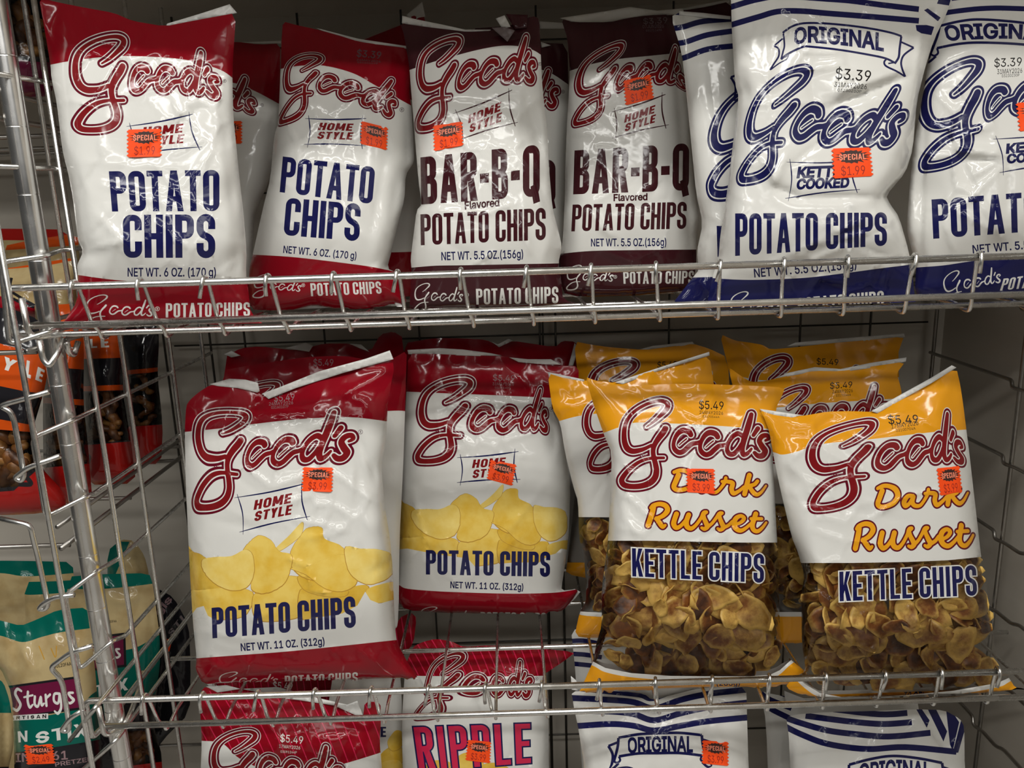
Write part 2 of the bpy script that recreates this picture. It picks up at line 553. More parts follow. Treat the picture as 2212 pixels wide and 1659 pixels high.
# plain face for small print: advance and outlines per character, capital height 1000, y down
FACE = {
    'A': (943, [[32,1000,396,0,543,0,910,1000,777,1000,456,60,482,60,167,1000],[216,721,216,609,727,609,727,721]]),
    'B': (897, [[118,1000,118,0,474,0,539,4,597,16,646,36,688,62,722,94,749,131,767,173,779,217,783,265,780,305,773,340,760,371,743,397,724,419,700,438,675,453,648,466,619,476,651,490,682,501,714,517,743,540,769,568,791,601,808,639,818,683,821,732,818,781,806,827,787,869,759,906,722,938,677,965,623,984,558,996,485,1000],[245,888,481,888,552,883,607,868,648,843,676,811,693,774,699,732,696,699,687,668,673,639,654,612,630,590,601,571,567,557,530,549,488,546,245,546],[245,439,468,439,503,437,536,430,566,418,593,402,616,382,635,358,649,331,658,301,660,268,655,227,640,189,614,157,578,132,531,117,472,112,245,112]]),
    'C': (1003, [[526,1013,442,1006,366,986,295,951,233,904,180,844,137,773,105,692,86,601,79,501,86,400,105,309,137,227,180,156,233,97,295,49,366,14,442,-6,526,-13,575,-11,623,-4,669,9,712,26,753,48,790,74,824,104,854,139,880,178,902,220,918,266,930,315,803,315,793,282,781,252,765,224,747,200,726,178,702,158,677,141,649,128,620,117,589,110,558,106,526,104,466,109,411,125,361,150,316,186,277,231,246,285,222,348,208,420,203,501,208,581,222,653,246,716,278,770,316,815,361,850,412,876,467,891,526,896,558,894,589,890,620,882,649,872,677,858,702,842,726,822,747,800,765,775,781,748,793,717,803,685,930,685,918,734,902,780,881,822,855,860,825,895,791,926,753,952,713,974,669,991,623,1003,576,1011]]),
    'D': (987, [[430,1000,189,1000,189,888,422,888,499,883,567,867,625,841,674,806,714,761,745,707,767,645,780,575,785,498,780,422,767,353,745,291,715,238,676,194,628,158,572,133,507,117,434,112,183,112,183,0,443,0,536,7,619,27,693,60,757,105,810,162,852,231,883,311,901,399,907,498,901,597,883,687,852,767,809,836,755,894,689,940,613,973,527,993],[245,0,245,1000,118,1000,118,0]]),
    'E': (823, [[118,1000,118,0,732,0,732,112,245,112,245,438,699,438,699,550,245,550,245,888,738,888,738,1000]]),
    'F': (806, [[118,1000,118,0,726,0,726,112,245,112,245,453,681,453,681,565,245,565,245,1000]]),
    'G': (1023, [[528,1013,443,1006,365,986,294,951,231,903,179,844,136,773,104,691,85,601,79,501,85,400,104,309,136,227,179,156,231,97,293,49,362,14,438,-6,521,-13,572,-11,622,-3,669,10,714,28,755,50,793,78,827,109,857,143,883,182,904,223,921,267,932,315,802,315,791,283,777,254,761,227,743,203,723,180,700,161,675,144,649,130,620,118,589,110,556,106,521,104,464,109,410,124,360,150,315,185,277,230,246,285,222,348,208,420,203,501,208,581,222,652,246,715,278,769,317,814,362,850,413,875,469,891,528,896,582,892,632,880,678,860,718,833,751,799,779,758,799,711,811,659,815,602,854,609,556,609,556,497,940,497,940,607,934,685,916,757,886,821,846,878,798,925,740,963,676,991,605,1008]]),
    'H': (1016, [[118,1000,118,0,245,0,245,432,771,432,771,0,898,0,898,1000,771,1000,771,544,245,544,245,1000]]),
    'I': (591, [[61,1000,61,888,232,888,232,112,61,112,61,0,530,0,530,112,359,112,359,888,530,888,530,1000]]),
    'J': (779, [[364,1013,281,1005,209,979,148,936,102,876,74,803,65,714,65,660,192,660,192,714,197,771,213,817,239,854,274,881,315,897,364,902,411,897,453,881,487,854,513,817,529,771,534,714,534,0,661,0,661,714,652,803,624,876,578,936,518,979,446,1005]]),
    'K': (917, [[205,714,205,575,715,0,881,0,454,458],[118,1000,118,0,245,0,245,1000],[732,1000,369,491,448,392,882,1000]]),
    'L': (772, [[118,1000,118,0,245,0,245,888,710,888,710,1000]]),
    'M': (1235, [[118,1000,118,0,298,0,632,904,604,904,640,787,936,0,1116,0,1116,1000,991,1000,997,101,998,132,989,164,672,1000,562,1000,220,101,234,127,240,1000]]),
    'N': (1029, [[118,1000,118,0,268,0,813,892,796,895,784,0,911,0,911,1000,760,1000,211,111,234,108,246,1000]]),
    'O': (1048, [[525,1013,442,1006,366,986,296,951,233,904,181,844,137,773,105,692,86,601,79,501,86,400,105,309,137,227,181,156,233,97,296,49,366,14,442,-6,525,-13,608,-6,684,14,754,49,816,97,869,156,912,227,944,309,963,400,969,501,963,601,944,692,912,773,869,844,816,904,754,951,684,986,608,1006],[525,896,583,891,637,876,687,851,732,816,771,771,803,717,827,653,841,581,846,501,841,419,827,347,803,283,771,229,732,184,687,149,637,124,583,109,525,104,467,109,413,124,362,150,317,185,278,230,246,284,222,347,208,420,203,501,208,581,222,653,246,716,278,771,317,815,362,850,413,876,467,891]]),
    'P': (874, [[118,1000,118,0,462,0,535,5,599,19,653,42,699,73,737,111,766,155,787,205,799,259,803,317,799,374,787,428,766,478,737,523,699,561,653,593,599,616,535,630,462,635,215,635,215,523,457,523,506,521,548,512,584,497,613,477,637,452,655,423,667,390,675,355,677,317,675,278,667,243,655,211,637,182,613,158,584,138,548,123,505,114,456,111,245,111,245,1000]]),
    'R': (883, [[118,1000,118,0,464,0,536,4,600,18,655,40,701,69,738,106,767,149,788,197,801,250,805,308,801,366,788,418,767,466,738,509,701,544,654,573,599,594,536,607,464,611,189,611,189,499,459,499,508,496,550,488,585,476,615,458,638,436,656,409,669,379,676,345,679,308,676,270,669,235,656,204,638,177,614,154,585,136,549,122,507,114,458,111,245,111,245,1000],[694,1000,452,550,595,550,841,1000]]),
    'S': (878, [[440,1017,370,1013,307,1002,251,982,201,955,159,922,126,882,100,837,83,786,75,732,205,732,212,768,224,800,243,828,266,851,295,870,327,885,363,895,400,901,440,903,484,901,524,894,562,882,596,865,624,844,648,819,665,791,676,760,679,726,676,696,667,670,653,648,633,629,609,613,582,598,551,585,361,530,285,503,221,471,169,432,132,385,110,330,102,268,107,214,122,164,147,120,181,81,222,48,270,21,325,2,383,-10,446,-13,510,-10,568,2,621,22,668,48,708,80,741,118,766,161,782,207,788,257,663,257,652,211,629,172,594,140,550,117,499,103,442,99,401,101,363,108,329,120,299,136,273,155,253,178,238,204,229,232,226,262,230,294,240,321,257,344,280,364,305,381,362,406,645,496,676,513,705,533,732,556,756,582,776,612,791,646,800,684,803,728,798,780,784,830,760,875,727,916,685,951,636,979,578,1000,512,1013]]),
    'T': (882, [[62,112,62,0,819,0,819,112,505,112,505,1000,379,1000,379,112]]),
    'U': (1017, [[509,1016,433,1011,365,996,303,970,248,935,203,893,166,843,140,787,123,726,118,660,118,0,244,0,244,650,248,696,259,739,277,778,301,813,331,842,368,866,410,884,457,895,509,899,561,895,608,884,650,866,686,842,716,813,740,778,758,739,768,696,772,650,772,0,899,0,899,660,893,726,877,787,850,843,814,893,768,935,714,970,653,996,584,1011]]),
    'W': (1349, [[305,1000,32,0,162,0,387,922,372,922,415,714,602,0,746,0,977,922,960,922,1186,0,1316,0,1042,1000,895,1000,660,66,687,66,453,1000]]),
    'Y': (928, [[400,1000,400,591,32,0,179,0,455,461,491,547,440,547,476,460,749,0,895,0,527,591,527,1000]]),
    'Z': (862, [[82,1000,82,909,670,65,684,107,79,112,79,0,780,0,780,93,191,935,177,893,785,888,785,1000]]),
    'a': (765, [[314,1017,268,1014,226,1005,186,990,150,970,119,944,94,912,75,876,63,834,60,788,63,748,71,713,85,684,104,659,126,638,152,620,182,606,213,595,246,586,506,545,521,538,533,529,539,516,542,499,540,466,534,440,524,417,511,397,493,380,471,367,446,357,417,352,385,350,351,352,320,357,293,366,269,379,249,393,231,409,217,426,205,444,197,462,81,428,100,385,125,350,154,320,187,296,223,276,261,262,301,252,341,246,381,244,409,245,470,254,501,263,532,275,562,292,589,312,613,339,634,370,649,409,659,454,662,506,662,1000,544,1000,544,898,525,916,495,952,475,969,451,984,423,998,391,1008,355,1015],[335,911,377,908,415,899,448,885,476,865,499,843,518,817,531,789,539,759,542,729,542,627,524,638,317,674,290,680,264,688,240,698,220,711,203,726,191,745,183,767,181,794,183,818,189,839,200,858,215,874,233,887,255,897,279,905,306,909]]),
    'b': (834, [[451,1016,408,1013,371,1006,339,993,312,976,289,958,271,939,232,885,220,1000,103,1000,103,0,223,0,223,372,243,357,270,320,288,301,310,284,337,267,369,255,406,247,450,244,510,250,565,265,615,291,659,327,697,372,727,425,749,486,763,554,767,629,763,704,749,772,727,834,697,887,660,932,616,968,566,995,511,1011],[433,908,477,904,515,892,549,871,578,844,602,810,621,771,634,727,642,679,645,628,642,577,634,530,621,487,603,448,579,415,550,388,516,368,477,356,433,352,389,356,351,367,317,387,288,413,264,445,246,483,232,527,224,575,221,628,224,681,232,730,246,774,265,813,289,846,318,872,352,892,390,904]]),
    'd': (834, [[384,1016,324,1011,269,995,219,968,175,932,138,887,107,834,85,772,72,704,67,629,72,554,85,486,108,425,138,372,176,327,220,291,270,265,325,250,385,244,428,247,466,255,497,267,524,284,546,301,565,320,602,372,611,0,731,0,731,1000,615,1000,615,885,592,901,580,919,564,939,545,958,523,976,496,993,464,1006,427,1013],[402,908,445,904,483,892,517,872,546,846,570,813,589,774,602,730,610,681,613,628,610,575,602,527,589,483,570,445,547,413,518,387,484,367,445,356,402,352,358,356,318,368,284,388,255,415,232,448,213,487,200,530,192,577,189,628,192,679,200,727,213,771,232,810,256,844,285,871,319,892,358,904]]),
    'e': (794, [[417,1016,348,1011,285,995,230,968,182,931,142,887,109,833,86,773,72,706,67,633,72,559,86,492,109,431,140,376,179,331,226,294,280,266,339,250,403,244,444,247,483,253,522,265,560,281,595,303,628,330,657,363,682,401,702,446,717,497,726,555,730,619,730,667,147,667,147,566,664,566,609,603,606,555,598,512,585,472,567,437,544,407,516,383,483,365,446,355,403,351,360,355,322,366,288,384,258,408,234,437,214,470,200,507,191,545,189,585,189,651,192,703,201,750,217,791,239,827,265,856,297,879,333,896,373,906,417,909,446,908,474,904,499,896,522,886,543,873,561,857,577,838,590,817,601,793,717,821,703,858,684,892,659,923,629,950,594,973,555,991,513,1005,466,1013]]),
    'f': (499, [[448,254,448,357,13,357,13,254],[158,1000,158,152,162,111,172,76,188,45,210,19,236,-3,266,-20,299,-32,333,-39,368,-42,467,-28,447,79,411,70,383,68,350,72,323,81,303,96,290,117,281,144,279,177,279,1000]]),
    'o': (816, [[407,1016,343,1011,283,995,230,968,182,931,142,886,110,833,86,772,72,705,67,632,72,557,86,489,110,428,142,374,182,329,230,293,283,266,343,250,407,244,473,250,533,266,587,293,634,329,674,374,706,428,730,489,744,557,749,632,744,705,730,772,706,833,674,886,634,931,587,968,533,995,473,1011],[407,909,455,904,496,892,531,870,561,842,585,808,604,769,617,726,625,680,628,632,625,583,617,536,604,493,585,453,561,419,531,390,496,369,455,356,407,352,361,356,320,369,285,390,256,419,232,453,213,492,200,536,192,582,189,632,192,680,200,726,213,769,232,808,256,842,285,870,320,892,361,904]]),
    'r': (509, [[103,1000,103,254,219,254,219,369,244,334,268,304,300,278,336,259,376,247,479,246,479,366,373,362,342,369,313,382,287,398,265,418,247,443,234,470,226,501,223,534,223,1000]]),
    'v': (765, [[319,1000,34,254,166,254,404,959,362,959,440,695,599,254,730,254,445,1000]]),
    'l': (372, [[274,1005,221,1000,178,985,145,960,122,927,108,885,103,834,103,0,223,0,223,806,225,837,229,860,236,878,248,889,265,896,287,898,328,895,355,995]]),
    'g': (836, [[407,1296,354,1294,306,1286,263,1274,225,1259,191,1239,162,1216,137,1191,116,1165,99,1136,199,1080,239,1130,257,1146,278,1161,303,1173,333,1183,367,1189,407,1191,463,1186,513,1172,555,1148,587,1113,606,1068,612,1011,612,866,591,882,579,900,545,937,523,954,496,969,464,981,427,988,383,991,325,986,271,972,221,948,177,915,139,873,108,823,85,764,72,698,67,624,72,551,85,484,108,423,139,371,176,327,221,291,271,265,326,250,385,244,429,247,467,254,498,267,525,283,548,301,582,339,605,373,615,254,732,254,732,1017,727,1078,713,1131,689,1177,656,1214,617,1244,571,1267,520,1283,465,1293],[403,884,446,880,484,870,518,852,547,828,571,798,590,762,603,720,611,673,614,621,611,570,603,524,590,481,571,444,548,412,519,386,485,367,446,356,403,352,359,356,319,368,285,388,256,414,232,446,213,484,200,526,192,572,189,621,192,672,200,718,214,759,233,796,257,826,286,851,320,869,359,880]]),
    'i': (328, [[103,1000,103,254,223,254,223,1000],[164,130,143,127,123,119,106,106,92,90,84,71,81,50,84,29,92,10,106,-6,123,-19,143,-27,164,-30,187,-27,206,-19,224,-6,237,10,246,29,248,50,246,71,237,90,224,106,206,119,187,127]]),
    's': (717, [[358,1016,308,1014,262,1006,220,993,183,976,150,953,121,926,98,893,81,856,70,815,185,791,198,828,218,858,244,882,276,898,314,907,356,911,405,907,446,896,481,878,506,854,522,827,527,798,524,773,515,752,499,733,478,718,450,705,417,695,293,666,231,647,181,622,142,591,114,554,98,511,92,462,96,421,108,383,128,348,155,318,188,293,226,272,270,257,317,247,368,244,416,247,460,255,499,268,533,285,563,307,588,333,608,363,625,395,637,430,527,455,515,428,499,403,477,380,449,361,412,350,368,346,326,350,289,360,257,377,233,400,218,426,213,455,217,481,227,503,244,522,267,537,299,551,338,562,451,589,513,608,563,632,602,663,629,700,646,742,651,791,647,833,635,872,614,907,586,939,552,966,511,987,464,1003,413,1013]]),
    '0': (891, [[446,1013,375,1007,312,986,255,953,207,906,167,848,135,777,112,695,99,603,94,501,99,398,113,306,136,224,168,153,208,94,256,48,312,14,375,-7,446,-13,516,-7,579,14,635,48,683,94,723,153,755,224,778,306,792,398,797,501,792,603,778,695,755,777,724,848,684,906,636,953,580,986,516,1007],[446,903,492,897,534,882,570,855,602,819,628,773,649,717,664,653,673,581,676,501,673,419,664,347,649,283,628,227,602,181,570,145,534,118,492,102,446,97,399,102,357,118,320,145,289,181,263,227,242,283,227,347,218,419,215,501,218,581,227,653,242,717,263,773,289,819,320,855,357,882,399,897]]),
    '1': (891, [[150,1000,150,893,768,893,768,1000],[542,0,542,1000,417,1000,417,119,169,297,169,161,390,0]]),
    '2': (891, [[126,1000,126,907,555,445,596,386,611,358,621,330,627,300,630,270,627,236,618,205,605,177,586,153,564,133,537,117,507,106,475,99,440,97,402,99,369,107,339,120,312,138,290,161,273,187,260,218,252,251,250,289,129,289,133,231,147,178,169,131,200,88,237,53,281,24,331,3,384,-9,442,-13,500,-9,553,3,601,24,644,52,680,85,710,125,732,169,745,217,749,268,747,305,740,340,729,376,713,412,690,450,660,492,624,537,525,647,300,881,765,889,765,1000]]),
    '3': (891, [[428,1013,369,1010,313,999,261,981,213,956,172,925,138,887,111,844,94,795,86,741,215,741,221,774,232,803,249,829,270,851,295,869,325,884,357,894,392,900,430,902,469,900,506,892,541,881,571,864,597,843,618,817,634,788,644,754,647,715,644,680,635,646,621,614,601,586,574,561,540,541,499,526,451,516,395,513,308,513,308,412,566,119,137,111,137,0,732,0,732,95,415,453,415,432,486,430,549,438,606,458,655,486,696,521,729,563,753,610,768,661,772,715,768,771,753,823,728,870,695,912,655,947,607,976,553,997,493,1009]]),
    '4': (891, [[78,793,78,689,485,0,611,0,213,674,812,681,812,793],[554,1000,554,376,674,376,674,1000]]),
    '5': (891, [[435,1013,377,1010,324,998,275,978,231,952,194,920,163,882,139,839,124,793,117,744,240,744,245,773,256,800,271,825,291,847,314,866,341,882,370,893,401,900,435,902,474,899,510,889,543,873,572,852,597,826,617,795,632,760,641,722,644,681,641,640,632,601,616,565,596,534,570,507,540,485,506,469,469,459,428,456,395,458,362,463,329,472,299,485,273,500,252,517,132,503,189,0,720,0,720,111,296,111,263,407,291,389,318,374,349,361,382,352,416,346,451,344,495,347,538,355,578,369,615,388,648,411,678,439,705,471,727,507,745,546,758,588,766,632,768,679,764,741,749,799,725,851,693,898,653,938,607,970,554,994,497,1009]]),
    '6': (891, [[445,1013,385,1009,330,995,280,971,235,939,197,900,166,854,143,801,129,744,125,682,128,633,139,583,157,530,183,473,221,406,270,331,496,0,633,0,297,487,296,468,309,451,324,435,342,420,362,407,385,397,409,389,434,384,462,383,520,387,573,400,621,421,663,450,698,486,727,529,748,577,760,632,764,691,760,751,746,807,723,857,692,902,654,941,609,972,559,995,504,1009],[445,905,482,902,517,892,548,877,575,856,599,831,618,801,632,767,641,731,644,691,641,651,632,614,618,581,599,551,575,526,548,506,517,491,482,482,445,479,408,482,373,490,342,505,314,526,290,550,271,580,257,613,248,649,246,689,248,729,257,766,271,800,290,830,314,856,342,877,373,892,408,902]]),
    '7': (891, [[191,1000,636,119,122,111,122,0,768,0,768,118,324,1000]]),
    '8': (891, [[445,1013,380,1009,321,997,266,978,219,951,178,918,146,879,121,834,107,786,102,734,105,693,113,654,128,616,147,582,171,552,199,526,230,505,264,489,300,480,254,458,215,431,182,395,158,352,143,304,138,252,143,203,156,158,178,116,208,79,244,47,287,21,335,2,388,-10,445,-13,501,-10,554,2,602,21,644,47,681,79,710,116,733,158,746,203,750,252,745,304,731,351,706,395,674,431,635,458,591,475,626,489,659,505,690,526,718,552,742,582,761,616,776,654,785,693,788,734,783,786,768,834,744,879,711,918,671,951,623,978,569,997,509,1009],[445,903,487,901,526,894,560,882,590,865,615,845,635,820,650,792,659,761,662,728,659,692,649,659,634,629,612,603,587,580,556,562,522,548,485,540,445,538,404,540,367,548,333,562,302,580,276,603,255,629,239,659,230,692,227,728,230,761,239,792,253,820,274,845,299,865,329,882,364,894,402,901],[445,431,479,429,510,421,539,410,564,394,586,374,604,350,617,323,625,294,628,262,625,230,617,200,605,174,587,151,566,132,541,116,512,105,480,98,445,96,410,98,378,105,349,116,323,132,302,151,284,174,271,200,264,230,261,262,264,294,271,323,284,350,302,374,323,394,349,410,379,421,410,429]]),
    '9': (891, [[444,-13,504,-9,559,5,610,29,654,61,692,100,723,146,746,199,760,256,764,318,761,367,750,417,733,470,706,527,668,594,619,669,394,1000,256,1000,593,513,594,532,581,549,565,565,547,580,527,593,505,603,481,611,455,616,428,617,370,613,317,600,269,579,227,550,192,514,163,471,142,423,129,368,125,309,129,248,143,193,166,142,198,97,235,59,280,28,330,5,385,-9],[444,95,408,98,374,108,342,123,314,144,291,169,272,199,258,233,249,269,246,309,249,349,258,386,272,419,291,449,314,474,342,494,374,509,408,518,444,521,482,518,516,510,548,495,575,474,599,450,618,420,632,387,641,351,644,311,641,271,632,234,618,200,599,170,576,144,548,123,517,108,482,98]]),
    '$': (878, [[397,1146,397,-146,481,-146,481,1146],[440,1017,370,1013,307,1002,251,982,201,955,159,922,126,882,100,837,83,786,75,732,205,732,212,768,224,800,243,828,266,851,295,870,327,885,363,895,400,901,440,903,484,901,524,894,562,882,596,865,624,844,648,819,665,791,676,760,679,726,676,696,667,670,653,648,633,629,609,613,582,598,551,585,361,530,285,503,221,471,169,432,132,385,110,330,102,268,107,214,122,164,147,120,181,81,222,48,270,21,325,2,383,-10,446,-13,510,-10,568,2,621,22,668,48,708,80,741,118,766,161,782,207,788,257,663,257,652,211,629,172,594,140,550,117,499,103,442,99,401,101,363,108,329,120,299,136,273,155,253,178,238,204,229,232,226,262,230,294,240,321,257,344,280,364,305,381,362,406,645,496,676,513,705,533,732,556,756,582,776,612,791,646,800,684,803,728,798,780,784,830,760,875,727,916,685,951,636,979,578,1000,512,1013]]),
    '.': (369, [[187,1009,164,1006,143,997,124,983,109,964,100,943,97,919,100,896,109,874,124,856,143,841,164,832,187,830,211,832,232,841,251,856,266,874,274,896,277,919,274,943,266,964,251,983,232,997,211,1006]]),
    '(': (537, [[175,594,178,519,185,443,198,364,214,285,235,208,259,133,286,62,315,-2,347,-60,464,-60,431,11,402,83,375,158,352,234,333,309,317,384,306,457,300,527,297,594,299,654,305,714,315,775,329,837,347,901,370,968,397,1038,428,1111,464,1189,347,1189,295,1091,252,993,219,893,195,792,180,693]]),
    ')': (537, [[73,1189,110,1110,142,1035,169,965,191,898,209,833,222,771,232,711,238,652,240,594,237,527,231,457,219,384,204,309,185,234,162,158,136,83,106,11,73,-60,190,-60,222,-2,251,62,279,133,303,208,323,285,340,364,352,443,359,520,362,594,357,694,342,795,317,895,284,995,241,1093,190,1189]]),
    '-': (891, [[662,519,662,631,224,631,224,519]]),
    ' ': (369, []),
}
_FONT = {}


def fontshape(text):
    """outlines in the plain face, u over the text, v 0 at cap height, 1 at the baseline"""
    if text not in _FONT:
        x, cs = 0, []
        for ch in text:
            adv, conts = FACE[ch]
            cs += [[(x + c[i], c[i + 1]) for i in range(0, len(c), 2)] for c in conts]
            x += adv
        xs = [p[0] for c in cs for p in c]
        x0, x1 = min(xs), max(xs)
        _FONT[text] = ([[[((px - x0) / (x1 - x0), py / 1000) for px, py in c]] for c in cs], (x1 - x0) / 1000)
    return _FONT[text]


def offs(poly, d, hole=False):
    P = np.asarray(poly, float)
    keep = [0]
    for i in range(1, len(P)):
        if np.linalg.norm(P[i] - P[keep[-1]]) > 1e-6:
            keep.append(i)
    P = P[keep]
    if len(P) < 3:
        return poly
    ar = 0.5 * np.sum(P[:, 0] * np.roll(P[:, 1], -1) - np.roll(P[:, 0], -1) * P[:, 1])
    sgn = 1 if ar > 0 else -1
    a = P - np.roll(P, 1, 0)
    b = np.roll(P, -1, 0) - P
    a /= np.linalg.norm(a, axis=1)[:, None] + 1e-12
    b /= np.linalg.norm(b, axis=1)[:, None] + 1e-12
    na = np.stack((a[:, 1], -a[:, 0]), 1)
    nb = np.stack((b[:, 1], -b[:, 0]), 1)
    m = na + nb
    m /= (np.linalg.norm(m, axis=1)[:, None] + 1e-9)
    c = np.clip((m * na).sum(1), 0.45, 1)
    return (P + m * (sgn * d * (-1 if hole else 1) / c)[:, None]).tolist()


def offset_shapes(shapes, d):
    return [[offs(c, d, k > 0) for k, c in enumerate(s)] for s in shapes]


def merge_font(sh):
    """contours -> shapes with holes found by nesting"""
    cs = [s[0] for s in sh]
    ars = [0.5 * sum(c[i][0] * c[(i + 1) % len(c)][1] - c[(i + 1) % len(c)][0] * c[i][1] for i in range(len(c))) for c in cs]
    out = []
    order = sorted(range(len(cs)), key=lambda i: -abs(ars[i]))
    sg = 1 if ars[order[0]] > 0 else -1
    for i in order:
        host = None
        if ars[i] * sg < 0:
            for s in out:
                if inside(np.array([cs[i][0]]), [s[0]])[0]:
                    host = s
        if host is not None:
            host.append(cs[i])
        else:
            out.append([cs[i]])
    return out


def inside(pts, contours):
    pts = np.asarray(pts, float)
    res = np.zeros(len(pts), bool)
    for c in contours:
        c = np.asarray(c, float)
        lo, hi = c.min(0), c.max(0)
        sel = np.where((pts[:, 0] >= lo[0]) & (pts[:, 0] <= hi[0]) & (pts[:, 1] >= lo[1]) & (pts[:, 1] <= hi[1]))[0]
        if not len(sel):
            continue
        x, y = pts[sel, 0][:, None], pts[sel, 1][:, None]
        x1, y1 = c[:, 0][None], c[:, 1][None]
        x2, y2 = np.roll(c[:, 0], -1)[None], np.roll(c[:, 1], -1)[None]
        with np.errstate(divide='ignore', invalid='ignore'):
            cross = ((y1 > y) != (y2 > y)) & (x < (x2 - x1) * (y - y1) / (y2 - y1) + x1)
        res[sel] ^= np.where(cross, np.where(y2 > y1, 1, -1), 0).sum(1) != 0
    return res


def quad(shapes, q):
    """unit shapes -> quad TL, TR, BR, BL"""
    q = np.asarray(q, float)
    out = []
    for s in shapes:
        o = []
        for c in s:
            c = np.asarray(c, float)
            u, v = c[:, :1], c[:, 1:]
            o.append(q[0] * (1 - u) * (1 - v) + q[1] * u * (1 - v) + q[2] * u * v + q[3] * (1 - u) * v)
        out.append(o)
    return out


def dense(shapes, step):
    out = []
    for s in shapes:
        o = []
        for c in s:
            c = np.asarray(c, float)
            r = []
            for i in range(len(c)):
                a, b = c[i], c[(i + 1) % len(c)]
                k = max(1, int(np.linalg.norm(b - a) / step))
                r += [a + (b - a) * j / k for j in range(k)]
            o.append(np.array(r))
        out.append(o)
    return out


def curved(shapes, top, base):
    """unit shapes between two curves given by points"""
    tp, bs = cr(top, 12), cr(base, 12)

    def ev(P, u):
        d = np.r_[0, np.cumsum(np.linalg.norm(np.diff(P, axis=0), axis=1))]
        d /= d[-1]
        return np.stack((np.interp(u, d, P[:, 0]), np.interp(u, d, P[:, 1])), 1)
    out = []
    for s in dense(shapes, .03):
        out.append([ev(tp, c[:, 0]) * (1 - c[:, 1:]) + ev(bs, c[:, 0]) * c[:, 1:] for c in s])
    return out


def plain(text, q, weight=0.0, mat='navy'):
    sh, asp = fontshape(text)
    sh = merge_font(sh)
    if weight:
        sh = [[[(x * asp, y) for x, y in c] for c in s] for s in sh]
        sh = offset_shapes(sh, weight)
        sh = [[[(x / asp, y) for x, y in c] for c in s] for s in sh]
    return [(mat, s) for s in quad(sh, q)]


def line_text(text, p0, p1, cap, weight=0.0, mat='navy', slant=0.0):
    """text along a baseline p0-p1 in picture points, cap = capital height"""
    p0, p1 = np.array(p0, float), np.array(p1, float)
    d = (p1 - p0) / np.linalg.norm(p1 - p0)
    n = np.array((d[1], -d[0])) * cap
    return plain(text, [p0 + n + d * slant * cap, p1 + n + d * slant * cap, p1, p0], weight, mat)


def heavy(text, q, mat, outline=None, ow=2.0, **kw):
    sh = quad(block(text, **kw), q)
    out = []
    if outline:
        out += [(outline, s) for s in offset_shapes(sh, ow)]
    return out + [(mat, s) for s in sh]


def pen(pts, hw, mat='navy', n=6):
    P = cr(pts, n)
    k = len(P)
    if hasattr(hw, '__len__'):
        h = np.interp(np.linspace(0, 1, k), np.linspace(0, 1, len(hw)), hw)
    else:
        h = np.full(k, hw)
    return (mat, [band(P, h)])


# script lettering: strokes of (x, y, r) -> clean contours of the union at any offset
def sdf_contours(strokes, offsets, step, rscale=1.0):
    segs = []
    for s in strokes:
        P = cr([(x, y, r_) for x, y, r_ in s], 7)
        segs.append(np.hstack((P[:-1], P[1:])))
    G = np.vstack(segs)
    mo = max(offsets) + 4 * step
    mr_ = G[:, 2].max() * rscale + mo
    x0, y0 = G[:, 0].min() - mr_, G[:, 1].min() - mr_
    nx, ny = int((G[:, 0].max() + mr_ - x0) / step) + 2, int((G[:, 1].max() + mr_ - y0) / step) + 2
    X, Y = np.meshgrid(x0 + np.arange(nx) * step, y0 + np.arange(ny) * step)
    D = np.full(X.shape, 1e9)
    for ax, ay, ar, bx, by, br in G:
        lo_x, hi_x = min(ax, bx) - mr_, max(ax, bx) + mr_
        lo_y, hi_y = min(ay, by) - mr_, max(ay, by) + mr_
        i0, i1 = max(0, int((lo_x - x0) / step)), min(nx, int((hi_x - x0) / step) + 2)
        j0, j1 = max(0, int((lo_y - y0) / step)), min(ny, int((hi_y - y0) / step) + 2)
        xs, ys = X[j0:j1, i0:i1], Y[j0:j1, i0:i1]
        dx, dy = bx - ax, by - ay
        L = dx * dx + dy * dy + 1e-9
        t = np.clip(((xs - ax) * dx + (ys - ay) * dy) / L, 0, 1)
        d = np.hypot(xs - ax - t * dx, ys - ay - t * dy) - (ar + (br - ar) * t) * rscale
        D[j0:j1, i0:i1] = np.minimum(D[j0:j1, i0:i1], d)
    return [march(D - o, x0, y0, step) for o in offsets]


